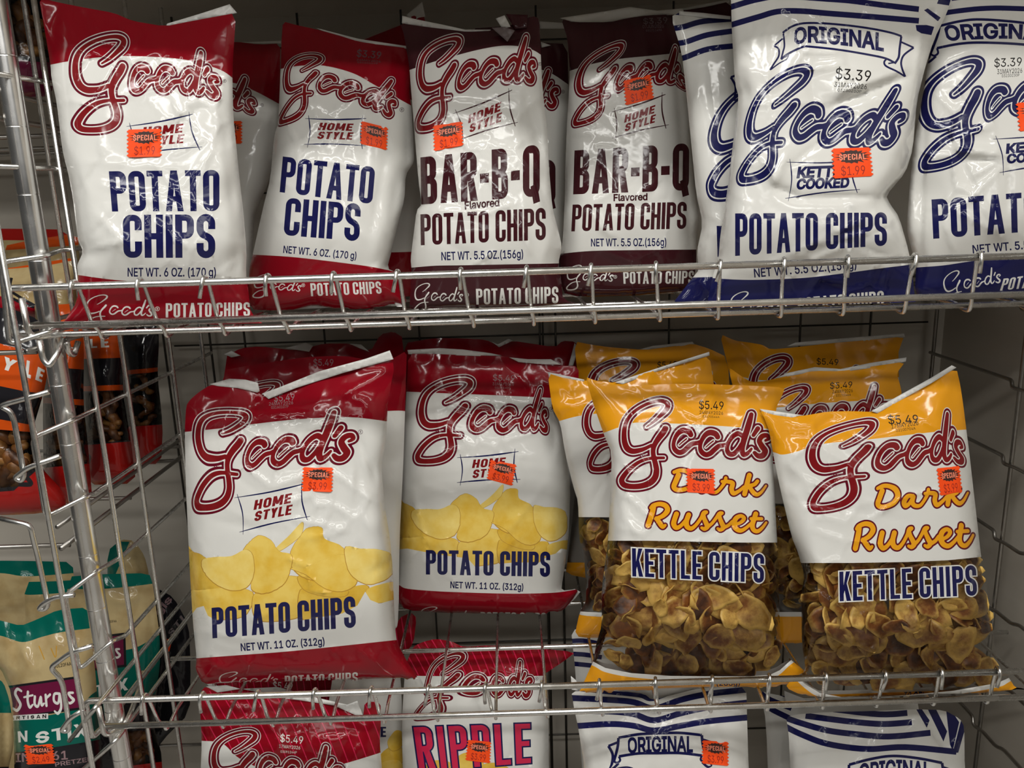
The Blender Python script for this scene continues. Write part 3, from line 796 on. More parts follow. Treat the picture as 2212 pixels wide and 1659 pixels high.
def march(F, x0, y0, step):
    ny, nx = F.shape
    B = F < 0
    cfg = B[:-1, :-1] * 1 + B[:-1, 1:] * 2 + B[1:, 1:] * 4 + B[1:, :-1] * 8
    js, is_ = np.where((cfg > 0) & (cfg < 15))
    TAB = {1: [(3, 0)], 2: [(0, 1)], 3: [(3, 1)], 4: [(1, 2)], 5: [(3, 0), (1, 2)], 6: [(0, 2)], 7: [(3, 2)], 8: [(2, 3)], 9: [(2, 0)],
           10: [(0, 1), (2, 3)], 11: [(2, 1)], 12: [(1, 3)], 13: [(1, 0)], 14: [(0, 3)]}
    link = {}

    def ek(j, i, e_):
        return (j, i, 0) if e_ == 0 else (j, i + 1, 1) if e_ == 1 else (j + 1, i, 0) if e_ == 2 else (j, i, 1)

    def pos(k):
        j, i, d = k
        if d == 0:
            a, b = F[j, i], F[j, i + 1]
            return (x0 + (i + a / (a - b)) * step, y0 + j * step)
        a, b = F[j, i], F[j + 1, i]
        return (x0 + i * step, y0 + (j + a / (a - b)) * step)
    for j, i in zip(js.tolist(), is_.tolist()):
        for a, b in TAB[int(cfg[j, i])]:
            ka, kb = ek(j, i, a), ek(j, i, b)
            link.setdefault(ka, []).append(kb)
            link.setdefault(kb, []).append(ka)
    out, seen = [], set()
    for k in link:
        if k in seen:
            continue
        lp, c, prev = [], k, None
        while c not in seen:
            seen.add(c)
            lp.append(pos(c))
            nx_ = [q for q in link[c] if q not in seen]
            if not nx_:
                break
            c = nx_[0]
        if len(lp) > 5:
            out.append(np.array(lp))
    return out


LOGO = [
    [(470, 497, 10), (560, 437, 18), (650, 360, 25), (735, 275, 34), (752, 205, 34), (690, 166, 27), (590, 168, 22), (480, 198, 21), (370, 250, 22), (275, 320, 23), (212, 400, 27), (180, 490, 30), (170, 590, 33), (178, 690, 37),
     (212, 775, 40), (275, 815, 38), (350, 812, 34), (440, 788, 27), (530, 745, 22)],
    [(722, 525, 40), (688, 580, 42), (628, 655, 38), (578, 735, 34), (556, 810, 32), (563, 900, 33), (588, 1000, 36), (600, 1090, 39), (578, 1180, 42), (510, 1248, 42), (400, 1287, 38), (270, 1296, 36), (170, 1275, 38),
     (138, 1215, 36), (172, 1145, 33), (240, 1065, 29), (345, 980, 25), (445, 935, 22), (545, 917, 20), (640, 915, 20), (698, 915, 19)],
    [(1062, 608, 34), (1030, 565, 38), (955, 550, 38), (890, 592, 32), (845, 670, 27), (830, 745, 27), (850, 805, 33), (905, 842, 34), (965, 825, 34), (1020, 775, 34), (1080, 728, 32), (1150, 715, 28), (1205, 690, 24)],
    [(905, 745, 7), (955, 700, 9), (1005, 660, 9)],
    [(1417, 636, 34), (1385, 593, 38), (1310, 578, 38), (1245, 620, 32), (1200, 698, 27), (1185, 773, 27), (1205, 833, 33), (1260, 870, 34), (1320, 853, 34), (1375, 803, 34), (1435, 756, 32), (1500, 745, 28), (1550, 720, 24)],
    [(1260, 773, 7), (1310, 728, 9), (1360, 688, 9)],
    [(1740, 620, 30), (1690, 590, 34), (1620, 625, 32), (1562, 705, 28), (1540, 790, 28), (1565, 855, 33), (1625, 862, 33), (1690, 795, 28), (1730, 730, 26)],
    [(1862, 338, 30), (1838, 430, 38), (1800, 560, 40), (1760, 690, 38), (1738, 800, 36), (1760, 872, 33), (1815, 850, 26), (1862, 795, 18)],
    [(1948, 525, 32), (1890, 612, 26)],
    [(2050, 685, 18), (2092, 660, 24), (2068, 618, 30), (2005, 630, 34), (1968, 690, 34), (2005, 765, 38), (2045, 825, 38), (2010, 885, 40), (1950, 888, 34), (1902, 845, 24)],
]
LOGO_PTS = dict(gt=(640, 95), gl=(108, 700), tl=(78, 1230), tb=(230, 1352), cb=(755, 915), ob=(900, 925), dt=(1862, 280), sr=(2145, 640), sb=(1970, 970))
L_OUT, L_MAR, L_WHT, L_BODY = sdf_contours(LOGO, (51, 41, 14, 0), 9)
L_THIN = sdf_contours(LOGO, (0,), 9, 0.72)[0]

RUSSET = [
    [(300, 690, 34), (270, 800, 38), (215, 965, 36)], [(258, 692, 22), (300, 655, 28), (400, 632, 30), (490, 662, 34), (515, 735, 36), (445, 815, 30), (335, 862, 24)],
    [(345, 855, 28), (400, 935, 34), (440, 985, 28), (480, 962, 18)],
    [(655, 785, 34), (622, 880, 34), (612, 945, 36), (650, 1000, 30), (725, 965, 24), (805, 870, 20)],
    [(842, 800, 34), (808, 900, 34), (818, 980, 35), (880, 1010, 28), (955, 955, 22), (1035, 845, 22), (1075, 775, 32), (1112, 758, 24)],
    [(1068, 790, 24), (1082, 860, 28), (1112, 930, 32), (1128, 982, 32), (1085, 1016, 26), (1042, 1000, 18)], [(1130, 985, 24), (1200, 930, 20), (1270, 840, 22), (1318, 785, 32), (1355, 772, 22)],
    [(1312, 800, 24), (1326, 865, 28), (1356, 940, 32), (1376, 988, 32), (1332, 1030, 24), (1290, 1012, 18)], [(1376, 995, 24), (1450, 962, 22), (1510, 905, 22)],
    [(1560, 948, 18), (1645, 912, 22), (1692, 855, 26), (1645, 815, 24), (1572, 850, 32), (1540, 930, 36), (1568, 1010, 34), (1640, 1042, 28), (1720, 1002, 22), (1795, 935, 18)],
    [(1872, 785, 34), (1845, 870, 32), (1818, 960, 34), (1840, 1032, 30), (1900, 1052, 26), (1970, 1000, 20), (2032, 918, 14)], [(1800, 858, 20), (1960, 860, 22)]]
DARK = [
    [(682, 185, 36), (642, 280, 36), (612, 365, 34), (652, 410, 30), (745, 412, 28), (860, 372, 32), (925, 280, 36), (895, 185, 36), (800, 128, 28), (700, 114, 26), (612, 142, 22)],
    [(1168, 300, 20), (1085, 298, 28), (1022, 370, 34), (1038, 432, 30), (1105, 402, 24), (1172, 312, 26), (1150, 385, 30), (1180, 440, 27), (1262, 450, 22), (1335, 385, 20), (1398, 290, 24), (1410, 232, 22)],
    [(1352, 286, 18), (1425, 286, 24), (1515, 312, 30), (1500, 400, 32), (1530, 470, 28), (1620, 428, 22), (1690, 370, 20)],
    [(1772, 192, 34), (1742, 310, 34), (1700, 478, 32)], [(1755, 355, 22), (1850, 332, 26), (1898, 282, 24)], [(1778, 368, 26), (1830, 448, 30), (1890, 488, 26), (1960, 448, 18), (2030, 352, 12)]]
R_OUT, R_BODY = sdf_contours(RUSSET, (27, 4), 8)
D_OUT, D_BODY = sdf_contours(DARK, (27, 4), 8)
STURGIS = [
    [(90, 30, 7), (60, 16, 9), (40, 40, 10), (55, 75, 10), (70, 110, 10), (40, 140, 9), (8, 125, 7)], [(140, 40, 9), (130, 90, 9), (140, 130, 9), (165, 118, 6)], [(105, 68, 6), (175, 62, 6)],
    [(190, 72, 9), (182, 115, 9), (205, 130, 8), (235, 78, 8), (235, 125, 9), (255, 118, 6)], [(275, 70, 9), (272, 132, 9)], [(275, 90, 7), (310, 70, 8)],
    [(385, 72, 8), (345, 70, 8), (335, 110, 9), (365, 125, 8), (385, 75, 8), (385, 150, 9), (355, 185, 9), (330, 170, 6)], [(420, 70, 9), (420, 130, 9)], [(421, 38, 9), (424, 40, 9)],
    [(490, 75, 7), (455, 75, 8), (470, 100, 9), (490, 118, 9), (460, 134, 8), (440, 126, 6)]]
ST_BODY = sdf_contours(STURGIS, (0,), 4)[0]


def tps(src, dst, lam=0.0):
    src, dst = np.asarray(src, float), np.asarray(dst, float)
    n = len(src)
    if n < 3:
        d = dst - src if n == 1 else None
        if n == 1:
            return lambda p: np.asarray(p, float) + d[0]
        a, b = complex(*src[0]), complex(*src[1])
        c, e_ = complex(*dst[0]), complex(*dst[1])
        k = (e_ - c) / (b - a)

        def f2(p):
            z = np.asarray(p, float)
            z = (z[:, 0] + 1j * z[:, 1] - a) * k + c
            return np.stack((z.real, z.imag), 1)
        return f2
    m, s = src.mean(0), src.std() + 1e-9
    A = (src - m) / s

    def U(r2):
        return np.where(r2 > 1e-12, r2 * np.log(r2 + 1e-12), 0)
    K = U(((A[:, None] - A[None]) ** 2).sum(2)) + lam * np.eye(n)
    P = np.hstack((np.ones((n, 1)), A))
    if n == 3:
        Wc = np.vstack((np.zeros((n, 2)), np.linalg.solve(P, dst)))
    else:
        M = np.vstack((np.hstack((K, P)), np.hstack((P.T, np.zeros((3, 3))))))
        Wc = np.linalg.lstsq(M, np.vstack((dst, np.zeros((3, 2)))), rcond=None)[0]

    def f(p):
        q = (np.asarray(p, float) - m) / s
        return np.hstack((U(((q[:, None] - A[None]) ** 2).sum(2)), np.ones((len(q), 1)), q)) @ Wc
    return f


def warp(layers, f):
    return [(m, [f(np.asarray(c, float)) for c in s]) for m, s in layers]


def logo_layers(pts, cols, lam=0.02):
    """the script logo fitted to points; cols = border, band, line, body"""
    k = [a for a in LOGO_PTS if a in pts]
    f = tps([LOGO_PTS[a] for a in k], [pts[a] for a in k], lam)
    out = []
    for cs, m in zip((L_OUT, L_MAR, L_WHT, L_BODY), cols):
        if m:
            out.append((m, [f(c) for c in cs]))
    return out


def thin_logo(p0, p1, h, mat='white', shear=0.0):
    """small one-colour logo: p0 left end, p1 right end of its baseline box, h = height"""
    p0, p1 = np.array(p0, float), np.array(p1, float)
    d = p1 - p0
    n = np.array((d[1], -d[0])) / np.linalg.norm(d) * h

    def f(c):
        u = (c[:, :1] - 100) / 2000
        v = (950 - c[:, 1:]) / 850
        return p0 + d * u + n * v
    return (mat, [f(c) for c in L_THIN])


def ring_mark(c, r_, mat):
    """registered mark"""
    a = [(c[0] + r_ * math.cos(t), c[1] + r_ * math.sin(t)) for t in np.linspace(0, 2 * math.pi, 17)[:-1]]
    b = [(c[0] + r_ * .78 * math.cos(t), c[1] + r_ * .78 * math.sin(t)) for t in np.linspace(0, 2 * math.pi, 17)[:-1]]
    s = quad(block('R', w=.6, t=.2), [(c[0] - r_ * .33, c[1] - r_ * .5), (c[0] + r_ * .33, c[1] - r_ * .5), (c[0] + r_ * .33, c[1] + r_ * .5), (c[0] - r_ * .33, c[1] + r_ * .5)])
    return [(mat, [a, b])] + [(mat, x) for x in s]


# ------------------------------------------------------------------ bags
def resample(P, step):
    P = np.asarray(P, float)
    out = []
    for i in range(len(P)):
        a, b = P[i], P[(i + 1) % len(P)]
        k = max(1, int(np.linalg.norm(b - a) / step))
        out += [a + (b - a) * j / k for j in range(k)]
    return np.array(out)


def rounded(P, it=1):
    """soften an outline by corner cutting"""
    P = np.asarray(P, float)
    for _ in range(it):
        Q = np.roll(P, -1, 0)
        P = np.stack((P * .82 + Q * .18, P * .18 + Q * .82), 1).reshape(-1, 2)
    return P


def dist_line(p, P):
    """distance of points p to closed polyline P"""
    A, B = P, np.roll(P, -1, 0)
    out = np.empty(len(p))
    d = B - A
    L = (d * d).sum(1) + 1e-9
    for i in range(0, len(p), 2000):
        q = p[i:i + 2000, None]
        t = np.clip(((q - A) * d).sum(2) / L, 0, 1)
        out[i:i + 2000] = np.sqrt((((A + t[..., None] * d) - q) ** 2).sum(2)).min(1)
    return out


def triangulate(outline, shapes, step, rng):
    """constrained Delaunay of the outline with all the artwork edges; returns points, triangles"""
    V = [tuple(p) for p in outline]
    E_ = [(i, (i + 1) % len(V)) for i in range(len(V))]
    lo, hi = outline.min(0) - 3, outline.max(0) + 3
    for m, s in shapes:
        for c in s:
            c = np.asarray(c, float)
            if (c.max(0) < lo).any() or (c.min(0) > hi).any():
                continue
            c = resample(np.clip(c, lo - 40, hi + 40), 9)
            b = len(V)
            V += [tuple(p) for p in c]
            E_ += [(b + i, b + (i + 1) % len(c)) for i in range(len(c))]
    nx, ny = int((hi[0] - lo[0]) / step) + 1, int((hi[1] - lo[1]) / step) + 1
    gx, gy = np.meshgrid(lo[0] + np.arange(nx) * step, lo[1] + np.arange(ny) * step)
    gx[::2] += step / 2
    g = np.stack((gx.ravel(), gy.ravel()), 1) + rng.uniform(-.15, .15, (gx.size, 2)) * step
    g = g[inside(g, [outline])]
    g = g[dist_line(g, outline) > step * .4]
    V += [tuple(p) for p in g]
    vv, ee, ff, _, _, _ = delaunay_2d_cdt([Vector((x, -y)) for x, y in V], E_, [], 0, 1e-3, False)
    P = np.array([(v[0], -v[1]) for v in vv])
    T = np.array([f for f in ff if len(f) == 3])
    c = P[T].mean(1)
    T = T[inside(c, [outline])]
    ar = np.cross(P[T[:, 1]] - P[T[:, 0]], P[T[:, 2]] - P[T[:, 0]])
    T = T[np.abs(ar) > 1e-4]
    return P, T


def compact(P, T):
    u, inv = np.unique(T, return_inverse=True)
    return P[u], inv.reshape(T.shape)


def inv_bilinear(p, q):
    q = np.asarray(q, float)
    s = np.full(len(p), .5)
    t = np.full(len(p), .5)
    for _ in range(12):
        X = q[0] * ((1 - s) * (1 - t))[:, None] + q[1] * (s * (1 - t))[:, None] + q[2] * (s * t)[:, None] + q[3] * ((1 - s) * t)[:, None]
        ds = (q[1] - q[0]) * (1 - t)[:, None] + (q[2] - q[3]) * t[:, None]
        dt = (q[3] - q[0]) * (1 - s)[:, None] + (q[2] - q[1]) * s[:, None]
        r = p - X
        det = ds[:, 0] * dt[:, 1] - ds[:, 1] * dt[:, 0]
        det = np.where(np.abs(det) < 1e-6, 1e-6, det)
        s = np.clip(s + (r[:, 0] * dt[:, 1] - r[:, 1] * dt[:, 0]) / det, -.3, 1.3)
        t = np.clip(t + (ds[:, 0] * r[:, 1] - ds[:, 1] * r[:, 0]) / det, -.3, 1.3)
    return s, t


class Plane:
    """the middle plane of a bag: a point it stands on, how far it leans back and is turned"""

    def __init__(self, p0, lean, yaw):
        l, y = math.radians(lean), math.radians(yaw)
        n = np.array((0, -math.cos(l), math.sin(l)))
        self.n = np.array((n[0] * math.cos(y) - n[1] * math.sin(y), n[0] * math.sin(y) + n[1] * math.cos(y), n[2]))
        self.p0 = np.array(p0, float)

    def lift(self, p, h):
        d = ray(p)
        t = (np.dot(self.p0 - CAM, self.n) + h) / (d @ self.n)
        return CAM + d * t[:, None]


STK_LABEL = 'fluorescent orange price sticker with a jagged black burst'


class Bag:
    pass


def make_bag(name, label, cat, group, outline, layers, base='white', deck=None, Y=None, foot=None, lean=4, yaw=0, T=0.05, corners=None, creases=(), dents=(),
             seed=1, step=7, crumple=1.0, seals=(), stickers=(), flat_top=.16, edge=42, back='film_back', soft=1, backT=.6, btm=.6, rest=None, back_clear=None):
    rng = np.random.default_rng(seed)
    out = np.asarray(outline, float)
    if corners is None:
        a, b = out.sum(1), out[:, 0] - out[:, 1]
        corners = [out[a.argmin()], out[b.argmax()], out[a.argmax()], out[b.argmin()]]
    ol = resample(rounded(out, soft) if soft else out, 9)
    if foot is None:
        q = np.asarray(corners, float)
        foot = (q[2] + q[3]) / 2
    p0 = at_z(foot[0], foot[1], deck) if Y is None else at_y(foot[0], foot[1], Y)
    pl = Plane(p0, lean, yaw)
    lo, hi = out.min(0), out.max(0)
    size = hi - lo
    # a network of sharp creases, dents, and gathers under the seal
    K = max(10, int(size[0] * size[1] / 5200))
    sd = lo + rng.random((K, 2)) * size
    ph = rng.uniform(0, 6.28, (6, 2))
    fr = rng.uniform(.008, .022, (6, 2)) * rng.choice([-1, 1], (6, 2))
    gfr, gph = rng.uniform(14, 40, 4), rng.uniform(0, 6.28, 4)

    # a few long soft folds of its own
    folds = []
    for _ in range(7):
        c_ = lo + rng.uniform(.12, .88, 2) * size
        a_, l_ = rng.uniform(0, math.pi), rng.uniform(.12, .32) * size[0]
        folds.append((c_ - l_ * np.array((math.cos(a_), math.sin(a_))), c_ + l_ * np.array((math.cos(a_), math.sin(a_))), rng.choice([-1, 1]) * rng.uniform(1.5, 3.8) * crumple, rng.uniform(5, 13)))

    def H(p, full=True):
        p = np.asarray(p, float)
        s, t = inv_bilinear(p, corners)
        d = dist_line(p, ol)
        top = np.clip(t / flat_top, 0, 1)
        wdt = edge * (1 + 1.1 * (1 - np.clip(t / .3, 0, 1)))
        x = np.clip(d / wdt, 0, 1)
        rim = np.sqrt(1 - (1 - x) ** 2)
        rim = rim * top + (1 - top) * x * .5
        E2 = np.clip(1 - np.abs(2 * s - 1) ** 2.6, 0, 1) ** .7
        vert = .25 + .75 * np.sin(np.clip(t * 1.02, 0, 1) * math.pi * .56) ** 1.2
        h = T * rim * (.42 + .58 * E2) * vert
        q_ = np.clip((t - .72) / .26, 0, 1)
        h = h * (1 - (1 - btm) * q_ * q_ * (3 - 2 * q_))
        if not full:
            return h
        env = np.clip(d / 30, 0, 1)
        lowf = sum(np.sin(p @ fr[i] + ph[i, 0]) for i in range(6)) / 6
        h = h + .0040 * crumple * lowf * env
        if K > 1:
            d1 = np.full(len(p), 1e9)
            d2 = np.full(len(p), 1e9)
            for c in sd:
                dd = np.hypot(p[:, 0] - c[0], (p[:, 1] - c[1]) * .8)
                d2 = np.minimum(d2, np.maximum(d1, dd))
                d1 = np.minimum(d1, dd)
            amp = np.clip(.35 + 1.3 * sum(np.sin(p @ fr[i] * .8 + ph[i, 1]) for i in range(3)) / 3, 0, 1.2)
            h = h + .0030 * crumple * amp * np.exp(-(d2 - d1) / 7) * env
        gath = sum(np.sin(s * gfr[i] + gph[i]) for i in range(4)) / 4
        h = h + .0035 * crumple * gath * np.exp(-(t / .16) ** 2) * np.clip(d / 12, 0, 1)
        for cdef in list(creases) + folds:
            a, b, A = np.array(cdef[0], float), np.array(cdef[1], float), cdef[2]
            wd = cdef[3] if len(cdef) > 3 else 8
            ab = b - a
            L = np.dot(ab, ab)
            u = ((p - a) @ ab) / L
            q = np.clip(u, 0, 1)
            dd = np.hypot(*(p - a - q[:, None] * ab).T)
            h = h + A * .001 * np.exp(-dd / wd) * np.clip(np.sin(np.clip(u, 0.02, .98) * math.pi), 0, 1) ** .4 * np.clip(d / 12, 0, 1)
        for (cx, cy, rd, A) in dents:
            h = h + A * .001 * np.exp(-(((p[:, 0] - cx) ** 2 + (p[:, 1] - cy) ** 2) / rd ** 2)) * np.clip(d / 20, 0, 1)
        return np.maximum(h, .0007 * np.clip(d / 6, 0, 1))

    zr = (deck if deck is not None else rest) + .0006 if (deck is not None or rest is not None) else -9

    def sit(V):
        V[:, 2] = np.maximum(V[:, 2], zr)
        return V

    B = Bag()
    B.plane, B.H, B.outline, B.p0 = pl, H, ol, p0
    root = empty(name, p0, label, cat, group)
    B.root = root
    P, Tr = triangulate(ol, layers, step, rng)
    cen = P[Tr].mean(1)
    mats = [base]
    mi = np.zeros(len(Tr), int)
    for m, s in layers:
        if m not in mats:
            mats.append(m)
        mi[inside(cen, s)] = mats.index(m)
    used = np.unique(mi)
    mats2 = [mats[i] for i in used]
    mi = np.searchsorted(used, mi)
    P, Tr = compact(P, Tr)
    mesh_obj('front_panel', sit(pl.lift(P, H(P))), Tr, mats2, root, mi)
    bl = [('clear', back_clear)] if back_clear else []
    Pb, Tb = triangulate(ol, bl, 24, rng)
    bm = inside(Pb[Tb].mean(1), back_clear).astype(int) if back_clear else None
    Pb, Tb = compact(Pb, Tb)
    hb = backT * H(Pb, False)
    d_ = pl.n * np.array((1, 1, 0))
    mesh_obj('back_panel', sit(pl.lift(Pb, hb * 0) - hb[:, None] * d_ / np.linalg.norm(d_)), Tb[:, ::-1], [back] + (['clear'] if back_clear else []), root, bm)
    for sl in seals:
        poly, m = sl[0], sl[1]
        hh = sl[2] if len(sl) > 2 else -.002
        nm = sl[3] if len(sl) > 3 else 'top_seal'
        slab(nm, poly, pl, hh, .0016, m, root, rng, zr=zr)
    for st in stickers:
        sticker(B, *st)
    return B


def slab(name, poly, pl, h, th, mat, root, rng, ribs=True, zr=-9):
    """a crimped seam strip with a thickness"""
    poly = resample(np.asarray(poly, float), 6)
    P, Tr = triangulate(poly, [], 5, rng)
    P, Tr = compact(P, Tr)
    c = P - P.mean(0)
    _, _, vt = np.linalg.svd(c, full_matrices=False)
    e_ = c @ vt[1]
    hh = h + (.0007 * np.sin(e_ * 1.5) if ribs else 0) + .002 * np.sin(c @ vt[0] * .045)
    n = len(P)
    V = np.vstack((pl.lift(P, hh + th / 2), pl.lift(P, hh - th / 2)))
    V[:, 2] = np.maximum(V[:, 2], zr)
    he = {}
    for f in Tr:
        for a, b in ((f[0], f[1]), (f[1], f[2]), (f[2], f[0])):
            he[(a, b)] = 1
    F = [tuple(f) for f in Tr] + [tuple(f[::-1] + n) for f in Tr]
    F += [(b, a, a + n, b + n) for a, b in he if (b, a) not in he]
    return mesh_obj(name, V, F, [mat], root)


def sticker(B, q, price, faint=False):
    """orange price sticker: wavy cut sides, a black burst, the word and the price"""
    q = np.asarray(q, float)
    k = 7
    L = []
    for i in range(k):
        L += [(0.06, (i + .12) / k), (0.0, (i + .5) / k), (.06, (i + .9) / k)]
    R_ = [(1 - x, y) for x, y in L][::-1]
    o = [(.05, 0)] + L + [(.05, 1)] + [(.95, 1)] + R_ + [(.95, 0)]
    outl = quad([[o]], q)[0][0]
    n = 34
    burst = []
    for i in range(n):
        a = 2 * math.pi * i / n
        r_ = 1.0 if i % 2 else .74
        r_ *= 1 + .10 * math.sin(i * 2.7)
        burst.append((.52 + .42 * r_ * math.cos(a), .30 + .25 * r_ * math.sin(a)))
    lay = [('sticker_ink', s) for s in quad([[burst]], q)]
    m = lambda sh, x0, y0, x1, y1: [[[(x0 + (x1 - x0) * u, y0 + (y1 - y0) * v) for u, v in c] for c in s] for s in sh]
    lay += [('sticker_word', s) for s in quad(m(block('SPECIAL', w=.50, t=.17, gap=.10), .19, .205, .85, .405), q)]
    sh, asp = fontshape(price)
    sh = merge_font(sh)
    lay += [('sticker_price', s) for s in quad(m(sh, .22, .62, .80, .92), q)]
    rng = np.random.default_rng(3)
    ol = np.asarray(outl, float)
    P, Tr = triangulate(ol, lay, 5, rng)
    cen = P[Tr].mean(1)
    mats = ['sticker', 'sticker_ink', 'sticker_price', 'sticker_word']
    mi = np.zeros(len(Tr), int)
    for mm, s in lay:
        mi[inside(cen, s)] = mats.index(mm)
    P, Tr = compact(P, Tr)
    h = B.H(P) + .0011
    o_ = mesh_obj('price_sticker', B.plane.lift(P, h), Tr, mats, B.root, mi)
    o_['label'] = STK_LABEL
    return o_


def ext(line, up=True, pad=160):
    """a band of colour above (or below) a boundary line"""
    P = [tuple(p) for p in cr(line, 6)]
    a, b = P[0], P[-1]
    P = [(a[0] - 90, a[1] + (a[1] - P[1][1]) * 2)] + P + [(b[0] + 90, b[1])]
    s = -1 if up else 1
    far = (min(p[1] for p in P) - 300) if up else (max(p[1] for p in P) + 300)
    return [P + [(P[-1][0], far), (P[0][0], far)]]


def frame_box(tl, tr, br, bl, over=7, hw=1.4, mat='navy'):
    """hand drawn box: four pen strokes that cross at the corners"""
    tl, tr, br, bl = (np.array(p, float) for p in (tl, tr, br, bl))
    cen = (tl + tr + br + bl) / 4

    def st(a, b, w0, w1):
        d = (b - a) / np.linalg.norm(b - a)
        mid = (a + b) / 2
        mid = mid + (cen - mid) * .08
        return pen([a - d * over, mid, b + d * over], [w0 * .3, w0, w1, w1 * .4], mat)
    return [st(tl, tr, hw, hw * 1.3), st(tr, br, hw * .9, hw * 1.2), st(bl, br, hw * 1.2, hw * .9), st(tl, bl, hw, hw * .7)]


# fried slices
def crisp_mesh(seed, r=.025):
    rng = np.random.default_rng(seed)
    nr, na = 4, 18
    a0, a1 = rng.uniform(0, 6.28, 2)
    ex = rng.uniform(.52, .95)
    k1, k2 = rng.uniform(-.25, .42), rng.uniform(-.25, .42)
    l1, l2 = rng.uniform(.03, .13), rng.uniform(.02, .08)
    V, rim = [(0, 0, 0)], [0.0]
    for i in range(1, nr + 1):
        for j in range(na):
            a = 2 * math.pi * j / na
            rad = i / nr * (1 + l1 * math.sin(2 * a + a1) + l2 * math.sin(3 * a + a0) + .05 * math.sin(5 * a + a1) + .03 * math.sin(11 * a))
            x, y = rad * math.cos(a), rad * math.sin(a) * ex
            z = k1 * x * x + k2 * y * y + .06 * math.sin(4 * x + a0) * math.cos(3 * y + a1) + .05 * rad ** 4 * math.sin(4 * a + a1)
            V.append((x, y, z))
            rim.append((i / nr) ** 5)
    F = [(0, 1 + j, 1 + (j + 1) % na) for j in range(na)]
    for i in range(nr - 1):
        for j in range(na):
            b = 1 + i * na
            F.append((b + j, b + na + j, b + na + (j + 1) % na, b + (j + 1) % na))
    n = len(V)
    V2 = [(x, y, z - .07) for x, y, z in V]
    F2 = [tuple(v + n for v in f[::-1]) for f in F]
    b = 1 + (nr - 1) * na
    side = [(b + (j + 1) % na, b + j, b + j + n, b + (j + 1) % na + n) for j in range(na)]
    me = bpy.data.meshes.new('crisp')
    me.from_pydata([(x * r, y * r, z * r) for x, y, z in V + V2], [], F + F2 + side)
    me.materials.append(MATS['kettle_crisp'])
    me.polygons.foreach_set('use_smooth', np.ones(len(me.polygons), bool))
    at = me.attributes.new('rim', 'FLOAT', 'POINT')
    at.data.foreach_set('value', np.array(rim + rim, np.float32))
    me.update()
    return me


CRISPS = [crisp_mesh(100 + i) for i in range(16)]


def fill_crisps(B, poly, n_deep, n_front, label, group, seed, rmax=1.25):
    """slices lying inside the clear part of a bag, each one an object: big ones deep in, smaller and tilted ones against the film"""
    rng = np.random.default_rng(seed)
    poly = np.asarray(poly, float)
    lo, hi = poly.min(0), poly.max(0)
    n = B.plane.n
    up = np.array((0, 0, 1.0)) - n * n[2]
    up /= np.linalg.norm(up)
    rt = np.cross(up, n)
    M0 = Matrix(((rt[0], up[0], n[0]), (rt[1], up[1], n[1]), (rt[2], up[2], n[2])))
    for layer, cnt in ((0, n_deep), (1, n_front)):
        pts = []
        for _ in range(cnt):
            best, bd = None, -1
            want = 1.0 if layer == 0 else rng.choice([1.0, .85, .7, .6], p=[.2, .25, .3, .25])
            for _ in range(10):
                p = lo + rng.random(2) * (hi - lo)
                if not inside(p[None], [poly])[0]:
                    continue
                dd = min((np.hypot(*(p - q)) for q in pts), default=99)
                if dd <= bd:
                    continue
                for s_ in (1.0, .85, .7, .55, .42, .33):
                    if s_ > want:
                        continue
                    ring = p + rmax * s_ * 36 * np.array([(math.cos(a), math.sin(a)) for a in np.linspace(0, 6.283, 9)[:-1]])
                    if inside(ring, [B.outline]).all() and inside(ring, [poly]).sum() >= 5:
                        best, bd, sc, bring = p, dd, rmax * s_, ring
                        break
            if best is None:
                continue
            p, ring = best, bring
            room = B.H(np.vstack((p[None], p + (ring - p) * .75))).min()
            tilt = rng.uniform(0, .25) if layer == 0 else min(abs(rng.normal(0, .6)), 1.25)
            az, sp = rng.uniform(0, 6.28), rng.uniform(0, 6.28)
            ax = rt * math.cos(az) + up * math.sin(az)
            need = .026 * sc * math.sin(tilt) + .010 * sc
            if need > room + .010:
                tilt, need = .15, .014 * sc
            hh = room - max(need, .024 if layer == 0 else 0) - rng.uniform(.0015, .0075)
            hh = max(hh, -.012)
            loc = B.plane.lift(p[None], np.array([hh]))[0]
            if loc[2] < B.p0[2] + .014 * sc:
                continue
            M = Matrix.Rotation(tilt, 3, Vector(ax)) @ M0 @ Matrix.Rotation(sp, 3, 'Z')
            o = bpy.data.objects.new('potato_chip', CRISPS[rng.integers(len(CRISPS))])
            C.objects.link(o)
            o.matrix_world = Matrix.LocRotScale(Vector(loc), M.to_quaternion(), Vector((sc, sc, sc)))
            tag(o, label, 'potato chip', group)
            pts.append(p)


# ------------------------------------------------------------------ the setting
def struct(name, verts, faces, mat):
    o = mesh_obj(name, verts, faces, [mat], smooth=False)
    return tag(o, kind='structure')


def box(x0, y0, z0, x1, y1, z1):
    v = [(x, y, z) for x in (x0, x1) for y in (y0, y1) for z in (z0, z1)]
    f = [(0, 1, 3, 2), (4, 6, 7, 5), (0, 4, 5, 1), (2, 3, 7, 6), (0, 2, 6, 4), (1, 5, 7, 3)]
    return v, f


XL, XR, YF, YB = -0.575, 0.775, 0.90, 1.385
Z = lambda dz: CAM[2] + dz
struct('wall_back', *box(-2.4, 1.42, 0, 0.86, 1.50, 2.7), 'wall_paint')
struct('wall_right', *box(0.81, -0.2, 0, 0.86, 1.42, 2.7), 'wall_paint')
struct('floor', *box(-2.4, -4.0, -0.06, 2.4, 1.42, 0), 'floor_tile')

